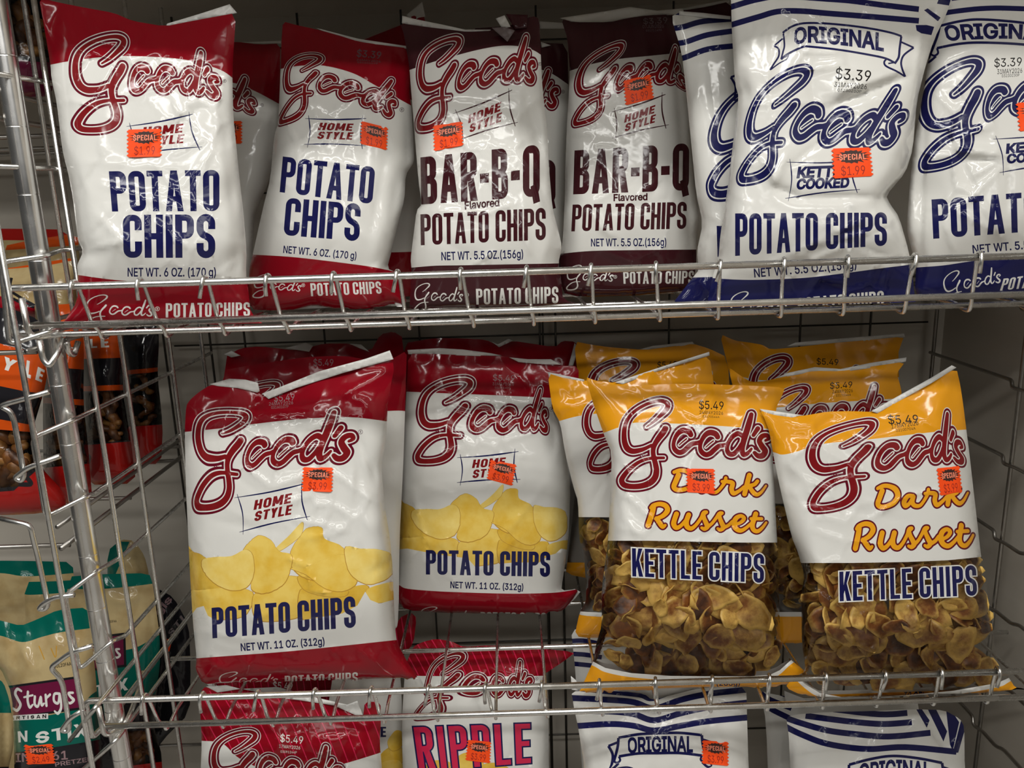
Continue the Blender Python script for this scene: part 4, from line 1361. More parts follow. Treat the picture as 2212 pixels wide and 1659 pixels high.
ZT1 = at_y(1106, 588, YF)[2]
ZT2 = at_y(1106, 1485, YF)[2]
ZT3 = ZT2 - (ZT1 - ZT2)
DECK = [z - 0.058 for z in (ZT1, ZT2, ZT3)]
HOOKS = [[160, 302, 442, 578, 720, 858, 995, 1137, 1276, 1416, 1555, 1692, 1830, 1975, 2115, 2255],
         [311, 436, 556, 679, 801, 925, 1048, 1170, 1294, 1415, 1538, 1661, 1783, 1911, 2032, 2155, 2278]]


def shelf(zt, hooks, label, py, xa):
    """wire shelf with a raised front ledge: three rails, deck wires hooked over the top one"""
    root = empty('wire_shelf', (0.1, YF, zt - .06), label, 'shelf', 'wire shelves of the right bay')
    x1 = XR
    zm, zb = zt - .046, zt - .060
    ym, yb = YF + .010, YF + .030
    rt_, rm_ = .0041, .0041
    wire('top_rail', [(xa + .10, YB - .02, zb), (xa, YB - .02, zb), (xa, YF + .035, zb - .002), (xa, YF, zb + .004), (xa, YF, zt), (x1, YF, zt)], rt_, root, n=12, rad=.010)
    wire('middle_rail', [(xa + .012, ym, zm), (x1, ym, zm)], rm_, root, n=12)
    wire('bottom_rail', [(xa + .014, YF + .004, zm + .034), (xa + .014, YF + .006, zb), (xa + .03, yb, zb), (x1, yb, zb)], .0036, root, n=12, rad=.012)
    for y in (1.10, 1.235, YB - .02):
        wire('cross_rod', [(xa + .02, y, zb - .006), (x1, y, zb - .006)], .0036, root, n=10)
    g = .0024
    for i, hx in enumerate(hooks):
        x = at_y(hx, py(hx), YF)[0]
        if x > x1:
            continue
        j = .0025 * math.sin(i * 2.3)
        b = x + .009 + j
        wire('deck_wire', [(x - .003 + j, YF - .0066, zt - .018), (x - .001, YF - .0068, zt - .002), (x, YF - .004, zt + .0058), (x + .001, YF + .004, zt + .0058), (x + .002, YF + .0067, zt - .003),
                           (x * .4 + b * .6, ym + .0066, zm), (b, yb - .0062, zb + .002), (b, yb - .004, zb - .0062), (b, yb + .006, zb - .0064), (b, yb + .030, zb), (b, 1.06, zb), (b, YB - .01, zb)], g, root, n=8, rad=.005)
    return root


shelf(ZT1, HOOKS[0], 'chrome wire shelf carrying the upper row of chip bags', lambda x: 621 - (x - 84) * .0329, at_y(17, 650, YF)[0])
shelf(ZT2, HOOKS[1], 'chrome wire shelf carrying the large potato and kettle chip bags', lambda x: 1511 - (x - 200) * .0313, at_y(188, 1540, YF)[0])
shelf(ZT3, HOOKS[1][::1], 'chrome wire shelf low down under the row of striped chip bags', lambda x: 1511 - (x - 200) * .0313, at_y(188, 1540, YF)[0])

# unseen board added overhead to shade the upper back wall and bag tops
struct('shade_board_1', *box(-2.4, .82, 1.78, .81, 1.42, 1.81), 'wall_paint')

# the front post: a chrome tube with shallow ring grooves, and the hooks that hold the shelf to it
pa, pb = at_y(125, 815, .945), at_y(187, 1165, .945)
PX = (pa[0] + pb[0]) / 2
PATH, RADS = [], []
z = 0.0
while z < 2.3:
    for dz, r_ in ((0, .0122), (.0234, .0122), (.0236, .0122), (.0239, .0119), (.0249, .0119), (.0252, .0122), (.0254, .0122)):
        PATH.append((PX, .945, z + dz))
        RADS.append(r_)
    z += .0256 * 3
V_, F_ = tube_geo(PATH, RADS, 28)
post = mesh_obj('shelf_post', V_, F_, ['post_chrome'], origin=(PX, .945, 0))
tag(post, 'round chrome shelf post between the pretzel bags and the chip bags', 'post')

hk = empty('shelf_hook', at_y(100, 760, .905), 'bent wire hook under the left corner of the upper shelf', 'hook')
wire('hook_wire', [at_y(86, 735, .905), at_y(92, 775, .905), at_y(106, 792, .905), at_y(120, 770, .91), at_y(138, 733, .93)], .0036, hk, rad=.012)
wire('hook_wire', [at_y(144, 738, .93), at_y(149, 762, .94), at_y(160, 768, .95), at_y(169, 738, .96)], .0036, hk, rad=.012)
hk = empty('shelf_hook', at_y(280, 1500, .94), 'bent wire hook at the left corner of the lower shelf', 'hook')
wire('hook_wire', [at_y(309, 1452, 1.06), at_y(300, 1485, 1.03), at_y(297, 1500, 1.0), at_y(280, 1545, .95), at_y(262, 1580, .93), at_y(236, 1570, .92)], .0036, hk, rad=.02)

# left side panel: wires that run back along the shelf, joined in pairs by loops around the post
XP = PX + .020
sp = empty('wire_side_panel', (XP, 1.15, 0.4), 'wire grid panel behind the left chrome post', 'panel', None)


def pz(px, py, X):
    return at_x(px, py, X)


for (u0, u1, u2, l2, l1, l0) in (((196, 889), (158, 908), (70, 945), (99, 1117), (188, 1072), (206, 1064)),
                                 ((262, 1203), (207, 1236), (140, 1286), (171, 1447), (244, 1384), (270, 1374)),
                                 ((128, 541), (100, 552), (2, 566), (20, 745), (110, 715), (150, 700))):
    a, b = at_x(*u0, XP), at_x(*l0, XP)
    wire('loop_wire', [(XP, YB, a[2]), (XP, a[1], a[2]), at_y(*u1, .912), at_y(*u2, .895), at_y(*l2, .895), at_y(*l1, .912), (XP, b[1], b[2]), (XP, YB, b[2])], .0030, sp, rad=.010)
for (p_, q_) in (((113, 180), (-30, 155)), ((115, 364), (-30, 358)), ((205, 1530), (150, 1600)), ((250, 1600), (160, 1680))):
    a = at_x(*p_, XP)
    wire('side_wire', [(XP, YB, a[2]), (XP, a[1], a[2]), at_y(*q_, .905)], .0030, sp)
for px, py in ((50, 760), (182, 742), (254, 734), (359, 734), (429, 731)):
    a = at_x(px, py, XP)
    yv = max(a[1], .885)
    x_ = XP + .004 if yv > .9 else at_y(px, py, .892)[0]
    wire('upright_wire', [(x_, yv, .05), (x_, yv, 2.25)], .0034, sp)
a = at_y(50, 0, .99)
wire('upright_wire', [(XP - .012, .985, Z(-.14)), (XP - .012, .985, 2.25)], .0030, sp)
sp2 = empty('wire_side_panel', (XP - .08, 1.0, 0.4), 'looped wire panel end left of the chrome post, before the orange pretzel bags', 'panel', None)
for pts in ([(106, 846), (52, 862), (14, 872), (2, 878), (22, 888), (30, 905), (52, 1026), (46, 1040), (32, 1032), (60, 1010), (130, 985)],
            [(160, 1285), (118, 1290), (92, 1305), (84, 1316), (98, 1316), (104, 1305), (80, 1194), (72, 1165), (66, 1135), (0, 1120)],
            [(200, 1395), (152, 1410), (108, 1442), (128, 1462), (136, 1480), (150, 1570), (146, 1580), (133, 1578), (150, 1553), (182, 1532)]):
    wire('loop_wire', [at_y(x, y, .885 + .0012 * min(i, len(pts) - 1 - i)) for i, (x, y) in enumerate(pts)], .0032, sp2, rad=.008)

# right side panel and back grid
rp_ = empty('wire_side_panel', (XR, 1.15, 0.4), 'wire grid panel along the grey wall to the right', 'panel', None)
yv = at_x(2150, 1290, XR)[1]
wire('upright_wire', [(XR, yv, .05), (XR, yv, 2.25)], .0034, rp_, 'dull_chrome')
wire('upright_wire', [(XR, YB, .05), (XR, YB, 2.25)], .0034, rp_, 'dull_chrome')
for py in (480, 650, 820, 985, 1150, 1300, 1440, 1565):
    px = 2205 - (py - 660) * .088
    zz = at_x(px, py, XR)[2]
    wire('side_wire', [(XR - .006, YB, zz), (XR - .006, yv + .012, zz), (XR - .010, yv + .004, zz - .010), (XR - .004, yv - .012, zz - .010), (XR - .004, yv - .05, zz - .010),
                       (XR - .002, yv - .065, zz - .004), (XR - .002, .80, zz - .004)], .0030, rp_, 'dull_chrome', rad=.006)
bgp = empty('wire_back_panel', (0.1, YB + .012, .4), 'thin dark wire grid standing against the grey back wall', 'panel', None)
for px in (258, 368, 450, 640, 865, 1157, 1455, 1765, 1930):
    x = at_y(px, 20, YB + .012)[0]
    wire('upright_wire', [(x, YB + .012, .05), (x, YB + .012, 2.25)], .0020, bgp, 'dark_wire', n=6)
for px in (1200, 1166):
    x = at_y(px, 720, YB)[0]
    wire('upright_wire', [(x, YB, Z(-.33)), (x, YB, Z(-.15))], .0022, bgp, 'dark_wire', n=6)
    x = at_y(px + 20, 1400, YB)[0]
    wire('upright_wire', [(x, YB, Z(-1.2)), (x, YB, Z(-.50))], .0026, bgp, 'dark_wire', n=6)
for py in (88, 400, 724, 985, 1085, 1385, 1590):
    zz = at_y(1106, py, YB + .018)[2]
    wire('back_wire', [(-.62, YB + .018, zz), (.77, YB + .018, zz)], .0018, bgp, 'dark_wire', n=6)

# ------------------------------------------------------------------ chip bags, upper shelf
RED_LOGO = ('white', 'maroon', 'white', 'logo_red')
RED_ON_WHITE = (None, 'maroon', 'white', 'logo_red')
NAVY_LOGO = (None, 'navy', 'white', 'navy')


def potato_chips_two_lines(p, c, n, mat='navy'):
    L = heavy('POTATO', p, mat, w=.42, t=.16, gap=.055)
    L += heavy('CHIPS', c, mat, w=.44, t=.165, gap=.06)
    return L


def home_style(h1, h2, h3, h4, mat='logo_red'):
    h1, h2, h3, h4 = (np.array(p, float) for p in (h1, h2, h3, h4))
    l1, l2 = h1 + (h4 - h1) * .455, h2 + (h3 - h2) * .455
    m1, m2 = h1 + (h4 - h1) * .545, h2 + (h3 - h2) * .545
    sh = np.array((h2 - h1)) * .03
    return heavy('HOME', [h1 + sh, h2 + sh, l2 - sh, l1 - sh], mat, w=.62, t=.24, gap=.12) + heavy('STYLE', [m1 + sh, m2 + sh, h3 - sh, h4 - sh], mat, w=.56, t=.22, gap=.09)


def price_block(pr, dt, cd, tp_, dp, cp, mat='ink_black'):
    L = plain(pr, tp_, 0.01, mat)
    if dt:
        L += plain(dt, dp, 0.01, mat)
    if cd:
        L += plain(cd, cp, 0.01, mat)
    return L


R6, Q5, K5, R11 = 'small red and white potato chip bags', 'small brown and white barbecue chip bags', 'small blue striped kettle chip bags', 'large red and white potato chip bags'
DR, ST, K11, RP = 'large yellow dark russet chip bags', 'red pinstriped chip bags', 'large blue striped chip bags', 'ripple chip bags'

# 1
pts = dict(gt=(247, 67), gl=(151, 168), tl=(156, 272), tb=(191, 290), cb=(277, 216), ob=(297, 210), dt=(434, 105), sr=(478, 174), sb=(460, 219))
L = [('red', ext([(60, 152), (109, 140), (157, 131), (224, 123), (280, 121), (364, 125), (420, 133), (476, 151), (502, 168)])),
     ('red', ext([(150, 592), (168, 594), (252, 605), (336, 608), (450, 604), (540, 599)], False))]
L += logo_layers(pts, RED_LOGO)
L += ring_mark((485, 175), 4, 'ink_dark')
L += frame_box((280, 272), (410, 248), (430, 318), (285, 335))
L += home_style((308, 275), (394, 267), (398, 309), (312, 315))
L += heavy('POTATO', [(235, 370), (474, 367), (474, 456), (242, 457)], 'navy', w=.42, t=.16, gap=.055)
L += heavy('CHIPS', [(265, 464), (465, 463), (465, 557), (267, 557)], 'navy', w=.44, t=.165, gap=.06)
L += line_text('NET WT. 6 OZ. (170 g)', (276, 597), (466, 597), 18, .035)
L.append(thin_logo((182, 685), (332, 686), 52))
L += ring_mark((340, 667), 5, 'white')
L += heavy('POTATO CHIPS', [(358, 655), (540, 653), (540, 683), (358, 686)], 'white', w=.40, t=.15, gap=.08)
make_bag('chip_bag', 'red and white potato chip bag standing nearest the left chrome post on the upper shelf', 'chip bag', R6,
         [(84, -6), (120, 4), (180, 16), (247, 28), (285, 45), (356, 57), (406, 47), (460, 37), (510, 28), (503, 130), (502, 168), (504, 252), (512, 330), (518, 392), (526, 460), (533, 546), (531, 588), (537, 630),
          (541, 676), (583, 713), (500, 706), (440, 699), (350, 702), (250, 705), (125, 712), (137, 697), (168, 650), (168, 594), (166, 574), (180, 543), (168, 518), (157, 423), (148, 378), (134, 322), (123, 224), (111, 168), (109, 140), (95, 56)],
         L, deck=DECK[0], foot=(345, 708), lean=5, yaw=4, T=.048, btm=.25, corners=[(86, 0), (510, 28), (540, 700), (150, 705)], seed=1,
         creases=[((198, 91), (308, 112), -2.5, 4), ((330, 115), (372, 205), -2.2, 5), ((372, 205), (392, 255), 2.5, 5), ((150, 215), (200, 232), 2.8, 4), ((215, 290), (222, 340), 3, 5), ((222, 345), (160, 425), -2.6, 5),
                  ((330, 352), (415, 455), 2.4, 4), ((220, 400), (415, 458), 2.4, 4), ((190, 515), (270, 445), -3, 6), ((168, 425), (180, 510), 2, 6), ((385, 250), (375, 330), 3, 6), ((335, 478), (398, 530), 2.2, 4), ((180, 540), (270, 520), 5, 9), ((330, 350), (360, 310), -2.2, 4)],
         dents=[(505, 420, 40, -8), (505, 300, 45, -7), (515, 560, 26, -6), (210, 540, 26, -5)], crumple=1.0,
         seals=[([(361, 51), (431, 30), (496, 9), (512, 28), (460, 38), (406, 48), (358, 59)], 'seal_white', -.004), ([(112, 716), (250, 700), (330, 700), (335, 712), (180, 722)], 'seal_white', -.012, 'bottom_seal')],
         stickers=[([(273, 280), (350, 278), (350, 338), (273, 340)], '$1.99')])

# 1b, between the two small red bags
pts = dict(gt=(345, 135), gl=(255, 235), dt=(530, 163), sr=(556, 224), sb=(538, 249))
L = [('red', ext([(400, 165), (500, 178), (549, 196), (604, 225)])), ('red', ext([(400, 620), (600, 600)], False))] + logo_layers(pts, RED_LOGO, 0) + ring_mark((566, 227), 4, 'ink_dark')
make_bag('chip_bag', 'red and white potato chip bag half hidden in the gap between two front red ones', 'chip bag', R6,
         [(430, 92), (509, 90), (560, 96), (606, 94), (605, 150), (604, 225), (597, 300), (582, 390), (560, 440), (549, 470), (545, 560), (548, 640), (548, 680), (430, 690), (400, 400)], L, deck=DECK[0], foot=(480, 662), lean=4, T=.05, seed=2,
         creases=[((600, 235), (545, 300), 3, 7), ((560, 240), (590, 260), -3, 5)], seals=[([(500, 92), (607, 88), (608, 95), (500, 98)], 'seal_white', -.004)],
         stickers=[([(462, 263), (524, 261), (524, 310), (462, 312)], '$1.99')])

# 2b
L = [('red', ext([(760, 170), (860, 200), (930, 245)])), ('red', ext([(780, 545), (850, 545), (930, 542)], False))]
make_bag('chip_bag', 'red and white bag at the back, one pale corner standing up by the barbecue bag', 'chip bag', R6,
         [(770, 92), (820, 72), (881, 48), (905, 8), (918, 38), (925, 120), (925, 400), (912, 560), (905, 660), (780, 668)], L, deck=DECK[0], foot=(850, 640), lean=4, T=.045, seed=3,
         seals=[([(878, 32), (912, 4), (919, 36), (905, 38), (884, 50)], 'seal_white', .001)])

# 2
pts = dict(gt=(679, 113), gl=(611, 179), tl=(600, 263), tb=(612, 270), cb=(678, 202), ob=(693, 206), dt=(848, 168), sr=(860, 227), sb=(833, 256))
L = [('red', ext([(590, 156), (606, 149), (650, 142), (700, 142), (762, 158), (810, 184), (850, 207), (888, 228)])),
     ('red', ext([(530, 549), (546, 550), (640, 556), (780, 573), (836, 583), (870, 590)], False))]
L += logo_layers(pts, RED_LOGO) + ring_mark((868, 237), 5, 'ink_dark')
L += frame_box((666, 256), (784, 256), (783, 315), (664, 312))
L += home_style((690, 265), (762, 267), (762, 302), (686, 300))
L += heavy('POTATO', [(611, 338), (811, 361), (804, 441), (604, 415)], 'navy', w=.42, t=.16, gap=.055)
L += heavy('CHIPS', [(619, 427), (780, 441), (776, 521), (612, 508)], 'navy', w=.44, t=.165, gap=.06)
L += line_text('NET WT. 6 OZ. (170 g)', (612, 546), (769, 560), 15, .035)
L += price_block('$3.39', '24MAY2026', '03160107P', [(772, 107), (824, 112), (822, 127), (770, 122)], [(771, 127), (822, 131), (822, 135), (770, 131)], [(772, 133), (816, 136), (816, 139), (772, 136)], 'ink_dark')
L.append(thin_logo((545, 627), (650, 632), 38))
L += ring_mark((655, 616), 4, 'white') + heavy('POTATO CHIPS', [(670, 612), (822, 608), (825, 634), (672, 640)], 'white', w=.40, t=.15, gap=.08)
make_bag('chip_bag', 'red and white potato chip bag with $3.39 printed faintly on its red top', 'chip bag', R6,
         [(611, 46), (640, 54), (682, 63), (730, 76), (775, 90), (830, 98), (882, 104), (884, 196), (889, 233), (893, 308), (895, 350), (876, 378), (874, 430), (858, 490), (848, 535), (836, 580), (861, 590), (881, 662),
          (847, 655), (815, 668), (780, 674), (730, 668), (679, 658), (640, 668), (606, 672), (536, 668), (538, 583), (546, 550), (559, 490), (570, 442), (584, 386), (592, 294), (601, 266), (604, 200), (606, 151), (608, 90)],
         L, deck=DECK[0], foot=(700, 668), lean=4, yaw=0, T=.055, corners=[(611, 46), (884, 104), (872, 665), (540, 668)], seed=4,
         creases=[((747, 182), (820, 255), -5, 6), ((820, 255), (850, 330), 4, 8), ((690, 235), (640, 340), 2.5, 7), ((722, 232), (775, 360), 2.5, 6), ((625, 370), (690, 345), 3, 4), ((690, 345), (778, 362), 3, 4), ((728, 425), (790, 522), 2.5, 4), ((703, 460), (703, 520), 3, 5), ((600, 480), (660, 495), 2.5, 4), ((840, 300), (800, 520), -4, 14)],
         dents=[(865, 430, 45, -9), (850, 290, 40, 6)],
         seals=[([(682, 60), (775, 84), (882, 100), (883, 106), (775, 92), (700, 68)], 'seal_white', -.003), ([(600, 668), (680, 654), (740, 664), (790, 672), (850, 650), (862, 660), (790, 680), (700, 672), (606, 676)], 'seal_white', -.006, 'bottom_seal'),
                ([(852, 654), (860, 650), (880, 672), (864, 678)], 'seal_white', .004, 'bottom_seal')],
         stickers=[([(779, 261), (839, 276), (837, 325), (777, 310)], '$1.99')])

# 3b
pts = dict(gt=(1030, 118), gl=(960, 200), dt=(1185, 146), sr=(1211, 196), sb=(1190, 240))
L = [('brown', ext([(1050, 140), (1168, 150), (1227, 182)])), ('brown', ext([(1050, 560), (1240, 548)], False))] + logo_layers(pts, RED_LOGO, 0) + ring_mark((1216, 198), 4, 'ink_dark')
L += heavy('BAR-B-Q', [(940, 350), (1200, 345), (1200, 440), (940, 445)], 'brown', w=.44, t=.17, gap=.1)
make_bag('chip_bag', 'barbecue chip bag showing only as a strip between the two front barbecue bags', 'chip bag', Q5,
         [(1010, 62), (1100, 56), (1168, 92), (1226, 95), (1228, 200), (1224, 300), (1221, 430), (1218, 520), (1212, 600), (1212, 655), (1030, 660), (1000, 400)], L, deck=DECK[0], foot=(1110, 640), lean=4, T=.045, seed=5,
         seals=[([(1165, 46), (1226, 50), (1224, 62), (1165, 62)], 'seal_white', -.01), ([(1168, 90), (1190, 98), (1170, 103)], 'seal_white', .004)])

# 3
pts = dict(gt=(979, 73), gl=(899, 168), tl=(897, 269), tb=(910, 287), cb=(979, 209), ob=(996, 203), dt=(1137, 73), sr=(1161, 140), sb=(1144, 187))
L = [('brown', ext([(870, 156), (885, 151), (932, 135), (988, 119), (1040, 106), (1084, 99), (1120, 100), (1151, 108), (1172, 121)])),
     ('brown', ext([(870, 577), (888, 578), (940, 574), (1000, 573), (1100, 571), (1206, 569)], False))]
L += logo_layers(pts, RED_LOGO) + ring_mark((1166, 138), 4, 'ink_dark')
L += frame_box((985, 243), (1100, 197), (1112, 266), (999, 300), mat='brown')
L += home_style((1011, 249), (1081, 220), (1084, 262), (1016, 286))
L += heavy('BAR-B-Q', [(908, 340), (1166, 312), (1166, 424), (910, 442)], 'brown', w=.43, t=.175, gap=.08)
L += plain('Flavored', [(1004, 436), (1078, 429), (1078, 445), (1005, 452)], .06, 'brown')
L += heavy('POTATO CHIPS', [(908, 463), (1179, 449), (1179, 518), (909, 530)], 'brown', w=.38, t=.145, gap=.05)
L += line_text('NET WT. 5.5 OZ.(156g)', (954, 562), (1130, 557), 17, .035)
L.append(thin_logo((893, 655), (1000, 654), 46))
L += ring_mark((1009, 637), 4, 'white') + heavy('POTATO CHIPS', [(1028, 624), (1206, 619), (1206, 655), (1029, 658)], 'white', w=.40, t=.15, gap=.08)
make_bag('chip_bag', 'brown and white barbecue chip bag with a folded top corner, sticker above BAR-B-Q', 'chip bag', Q5,
         [(864, 50), (920, 58), (970, 64), (1010, 69), (1065, 66), (1110, 52), (1150, 34), (1165, 40), (1168, 112), (1171, 179), (1174, 210), (1182, 280), (1186, 364), (1193, 448), (1204, 490), (1214, 532), (1206, 569), (1212, 602), (1216, 648), (1272, 662),
          (1238, 663), (1179, 669), (1090, 668), (1000, 670), (915, 673), (884, 676), (887, 616), (889, 582), (887, 560), (892, 518), (900, 454), (911, 442), (904, 392), (895, 280), (887, 182), (885, 151), (873, 76)],
         L, deck=DECK[0], foot=(1045, 662), lean=4, T=.05, corners=[(864, 48), (1166, 42), (1215, 664), (886, 674)], seed=6,
         creases=[((1130, 300), (1195, 480), -4, 7), ((1128, 185), (1180, 360), -4, 10), ((905, 450), (1040, 466), 3, 5), ((1040, 466), (1110, 440), 3, 5), ((1128, 430), (1145, 560), 3, 5), ((1070, 540), (1000, 590), 3, 4), ((1145, 565), (1180, 660), 2.5, 4), ((1110, 320), (1135, 290), 3, 5)],
         dents=[(1165, 300, 40, -9), (1150, 260, 30, -5), (1175, 395, 30, -7)],
         seals=[([(869, 34), (900, 42), (960, 54), (1005, 64), (1060, 64), (1060, 70), (1005, 72), (935, 64), (868, 50)], 'seal_white', -.004), ([(1071, 40), (1090, 33), (1103, 58), (1085, 62)], 'seal_white', .008),
                ([(1092, 30), (1140, 32), (1138, 60), (1112, 62)], 'brown', .006), ([(1062, 60), (1090, 58), (1112, 66), (1096, 90)], 'seal_dark', .012)],
         stickers=[([(934, 272), (1000, 262), (1002, 314), (936, 327)], '$1.99')])

# 4b
L = [('brown', ext([(1380, 140), (1600, 120)]))]
make_bag('chip_bag', 'brown topped bag at the back between the barbecue and the blue striped bags', 'chip bag', Q5,
         [(1400, 34), (1440, 26), (1480, 22), (1530, 14), (1577, 3), (1590, 60), (1590, 500), (1580, 635), (1420, 640), (1400, 300)], L, deck=DECK[0], foot=(1490, 622), lean=3, T=.04, seed=7,
         seals=[([(1400, 26), (1480, 17), (1577, -2), (1577, 6), (1500, 21), (1400, 36)], 'seal_white', -.004)])

# 4
pts = dict(gt=(1334, 88), gl=(1240, 185), tl=(1235, 266), tb=(1249, 274), cb=(1320, 206), ob=(1334, 204), dt=(1460, 98), sr=(1484, 180), sb=(1472, 194))
L = [('brown', ext([(1220, 156), (1231, 153), (1280, 138), (1340, 127), (1400, 121), (1460, 115), (1490, 113)])),
     ('brown', ext([(1200, 549), (1212, 548), (1280, 542), (1400, 540), (1510, 539)], False))]
L += logo_layers(pts, RED_LOGO)
L += frame_box((1327, 240), (1431, 206), (1438, 271), (1329, 297), mat='brown')
L += home_style((1349, 249), (1414, 227), (1416, 264), (1351, 284))
L += heavy('BAR-B-Q', [(1241, 325), (1489, 309), (1488, 411), (1238, 420)], 'brown', w=.43, t=.175, gap=.08)
L += plain('Flavored', [(1326, 420), (1398, 418), (1398, 432), (1326, 434)], .06, 'brown')
L += heavy('POTATO CHIPS', [(1237, 442), (1484, 436), (1482, 494), (1234, 500)], 'brown', w=.38, t=.145, gap=.05)
L += line_text('NET WT. 5.5 OZ.(156g)', (1277, 532), (1439, 531), 16, .035)
L += price_block('$3.39', '07JUN2026', '03171149A', [(1389, 40), (1441, 37), (1442, 50), (1390, 52)], [(1388, 54), (1434, 52), (1434, 60), (1388, 61)], [(1395, 64), (1430, 62), (1430, 67), (1395, 68)], 'ink_dark')
L.append(thin_logo((1222, 610), (1325, 610), 40))
L += ring_mark((1329, 598), 4, 'white') + heavy('POTATO CHIPS', [(1346, 587), (1500, 585), (1498, 613), (1347, 613)], 'white', w=.40, t=.15, gap=.08)
make_bag('chip_bag', 'brown and white barbecue chip bag with its sticker stuck over the red script logo', 'chip bag', Q5,
         [(1212, 40), (1238, 48), (1317, 48), (1356, 39), (1400, 33), (1448, 31), (1462, 80), (1476, 126), (1485, 196), (1493, 336), (1503, 440), (1512, 473), (1504, 507), (1504, 541), (1504, 574), (1494, 627), (1420, 634), (1350, 641), (1252, 641),
          (1213, 632), (1210, 549), (1216, 518), (1221, 406), (1221, 364), (1224, 280), (1227, 233), (1231, 153), (1226, 84)],
         L, deck=DECK[0], foot=(1350, 640), lean=4, T=.05, corners=[(1212, 42), (1450, 31), (1500, 630), (1213, 636)], seed=8,
         creases=[((1480, 345), (1370, 430), 2.6, 4), ((1280, 440), (1330, 410), 2.5, 4), ((1270, 455), (1320, 510), 2.5, 4), ((1290, 490), (1330, 510), 3, 5), ((1300, 535), (1360, 566), 2.5, 4), ((1360, 566), (1440, 530), 2.5, 4), ((1375, 620), (1480, 560), -3, 5)],
         dents=[(1495, 250, 30, -6), (1230, 440, 30, -5)],
         seals=[([(1209, 39), (1310, 24), (1360, 15), (1420, 23), (1475, 18), (1478, 30), (1400, 36), (1356, 41), (1317, 50), (1238, 50)], 'seal_white', -.004), ([(1217, 632), (1252, 640), (1350, 636), (1380, 630), (1420, 634), (1350, 645), (1250, 646)], 'seal_white', -.004, 'bottom_seal')],
         stickers=[([(1345, 175), (1407, 160), (1414, 212), (1350, 228)], '$1.99')])


def stripes(lines, hw, mat='navy'):
    return [pen(l, hw, mat) for l in lines]


def ribbon(tl, tm, tr, bl, bm, br, hw=3.2, mat='navy'):
    """banner with two folded tails: the curved top and bottom edges given by three points each"""
    tl, tm, tr, bl, bm, br = (np.array(p, float) for p in (tl, tm, tr, bl, bm, br))
    ux = (tr - tl) / np.linalg.norm(tr - tl)
    H_ = np.linalg.norm(bl - tl)
    uy = (bl - tl + br - tr)
    uy = uy / np.linalg.norm(uy)
    L = [pen([tl, (tl + tm) / 2 - uy * H_ * .07, tm, (tm + tr) / 2 - uy * H_ * .07, tr], hw, mat), pen([bl, (bl + bm) / 2 - uy * H_ * .07, bm, (bm + br) / 2 - uy * H_ * .07, br], hw, mat)]
    for a, b, s in ((tl, bl, -1), (tr, br, 1)):
        e_ = b + ux * s * H_ * .28 + uy * H_ * .28
        L.append(pen([a, a * .5 + b * .5 + ux * s * H_ * .06, e_], hw, mat))
        L.append(pen([b, b - ux * s * H_ * .06 + uy * H_ * .22, b + ux * s * H_ * .10 + uy * H_ * .34, e_ - uy * H_ * .02], hw * .8, mat))
        t1 = a + ux * s * H_ * .55 + uy * H_ * .42
        L.append(pen([a + uy * H_ * .22, t1], hw * .9, mat))
        L.append(pen([t1, t1 - ux * s * H_ * .22 + uy * H_ * .45, t1 - ux * s * H_ * .18 + uy * H_ * .95, t1 - ux * s * H_ * .02 + uy * H_ * 1.25], [hw, hw, hw, hw * .4], mat))
        L.append(pen([b + ux * s * H_ * .02 + uy * H_ * .36, b + ux * s * H_ * .3 + uy * H_ * .62, t1 - ux * s * H_ * .02 + uy * H_ * 1.25], [hw * .9, hw * .9, hw * .4], mat))
    return L


def kettle_box(q, frame, mat='navy'):
    q = [np.array(p, float) for p in q]
    l, r_ = q[0] + (q[3] - q[0]) * .47, q[1] + (q[2] - q[1]) * .47
    l2, r2 = q[0] + (q[3] - q[0]) * .56, q[1] + (q[2] - q[1]) * .56
    sh = (q[1] - q[0]) * .02
    return frame_box(*frame, mat=mat) + plain('KETTLE', [q[0] + sh, q[1] + sh, r_, l], .09, mat) + plain('COOKED', [l2 + sh, r2 + sh, q[2], q[3]], .09, mat)


def bold_curved(text, top, base, weight=.06, mat='navy'):
    sh, asp = fontshape(text)
    sh = merge_font(sh)
    sh = offset_shapes([[[(x * asp, y) for x, y in c] for c in s] for s in sh], weight)
    return [(mat, s) for s in curved([[[(x / asp, y) for x, y in c] for c in s] for s in sh], top, base)]



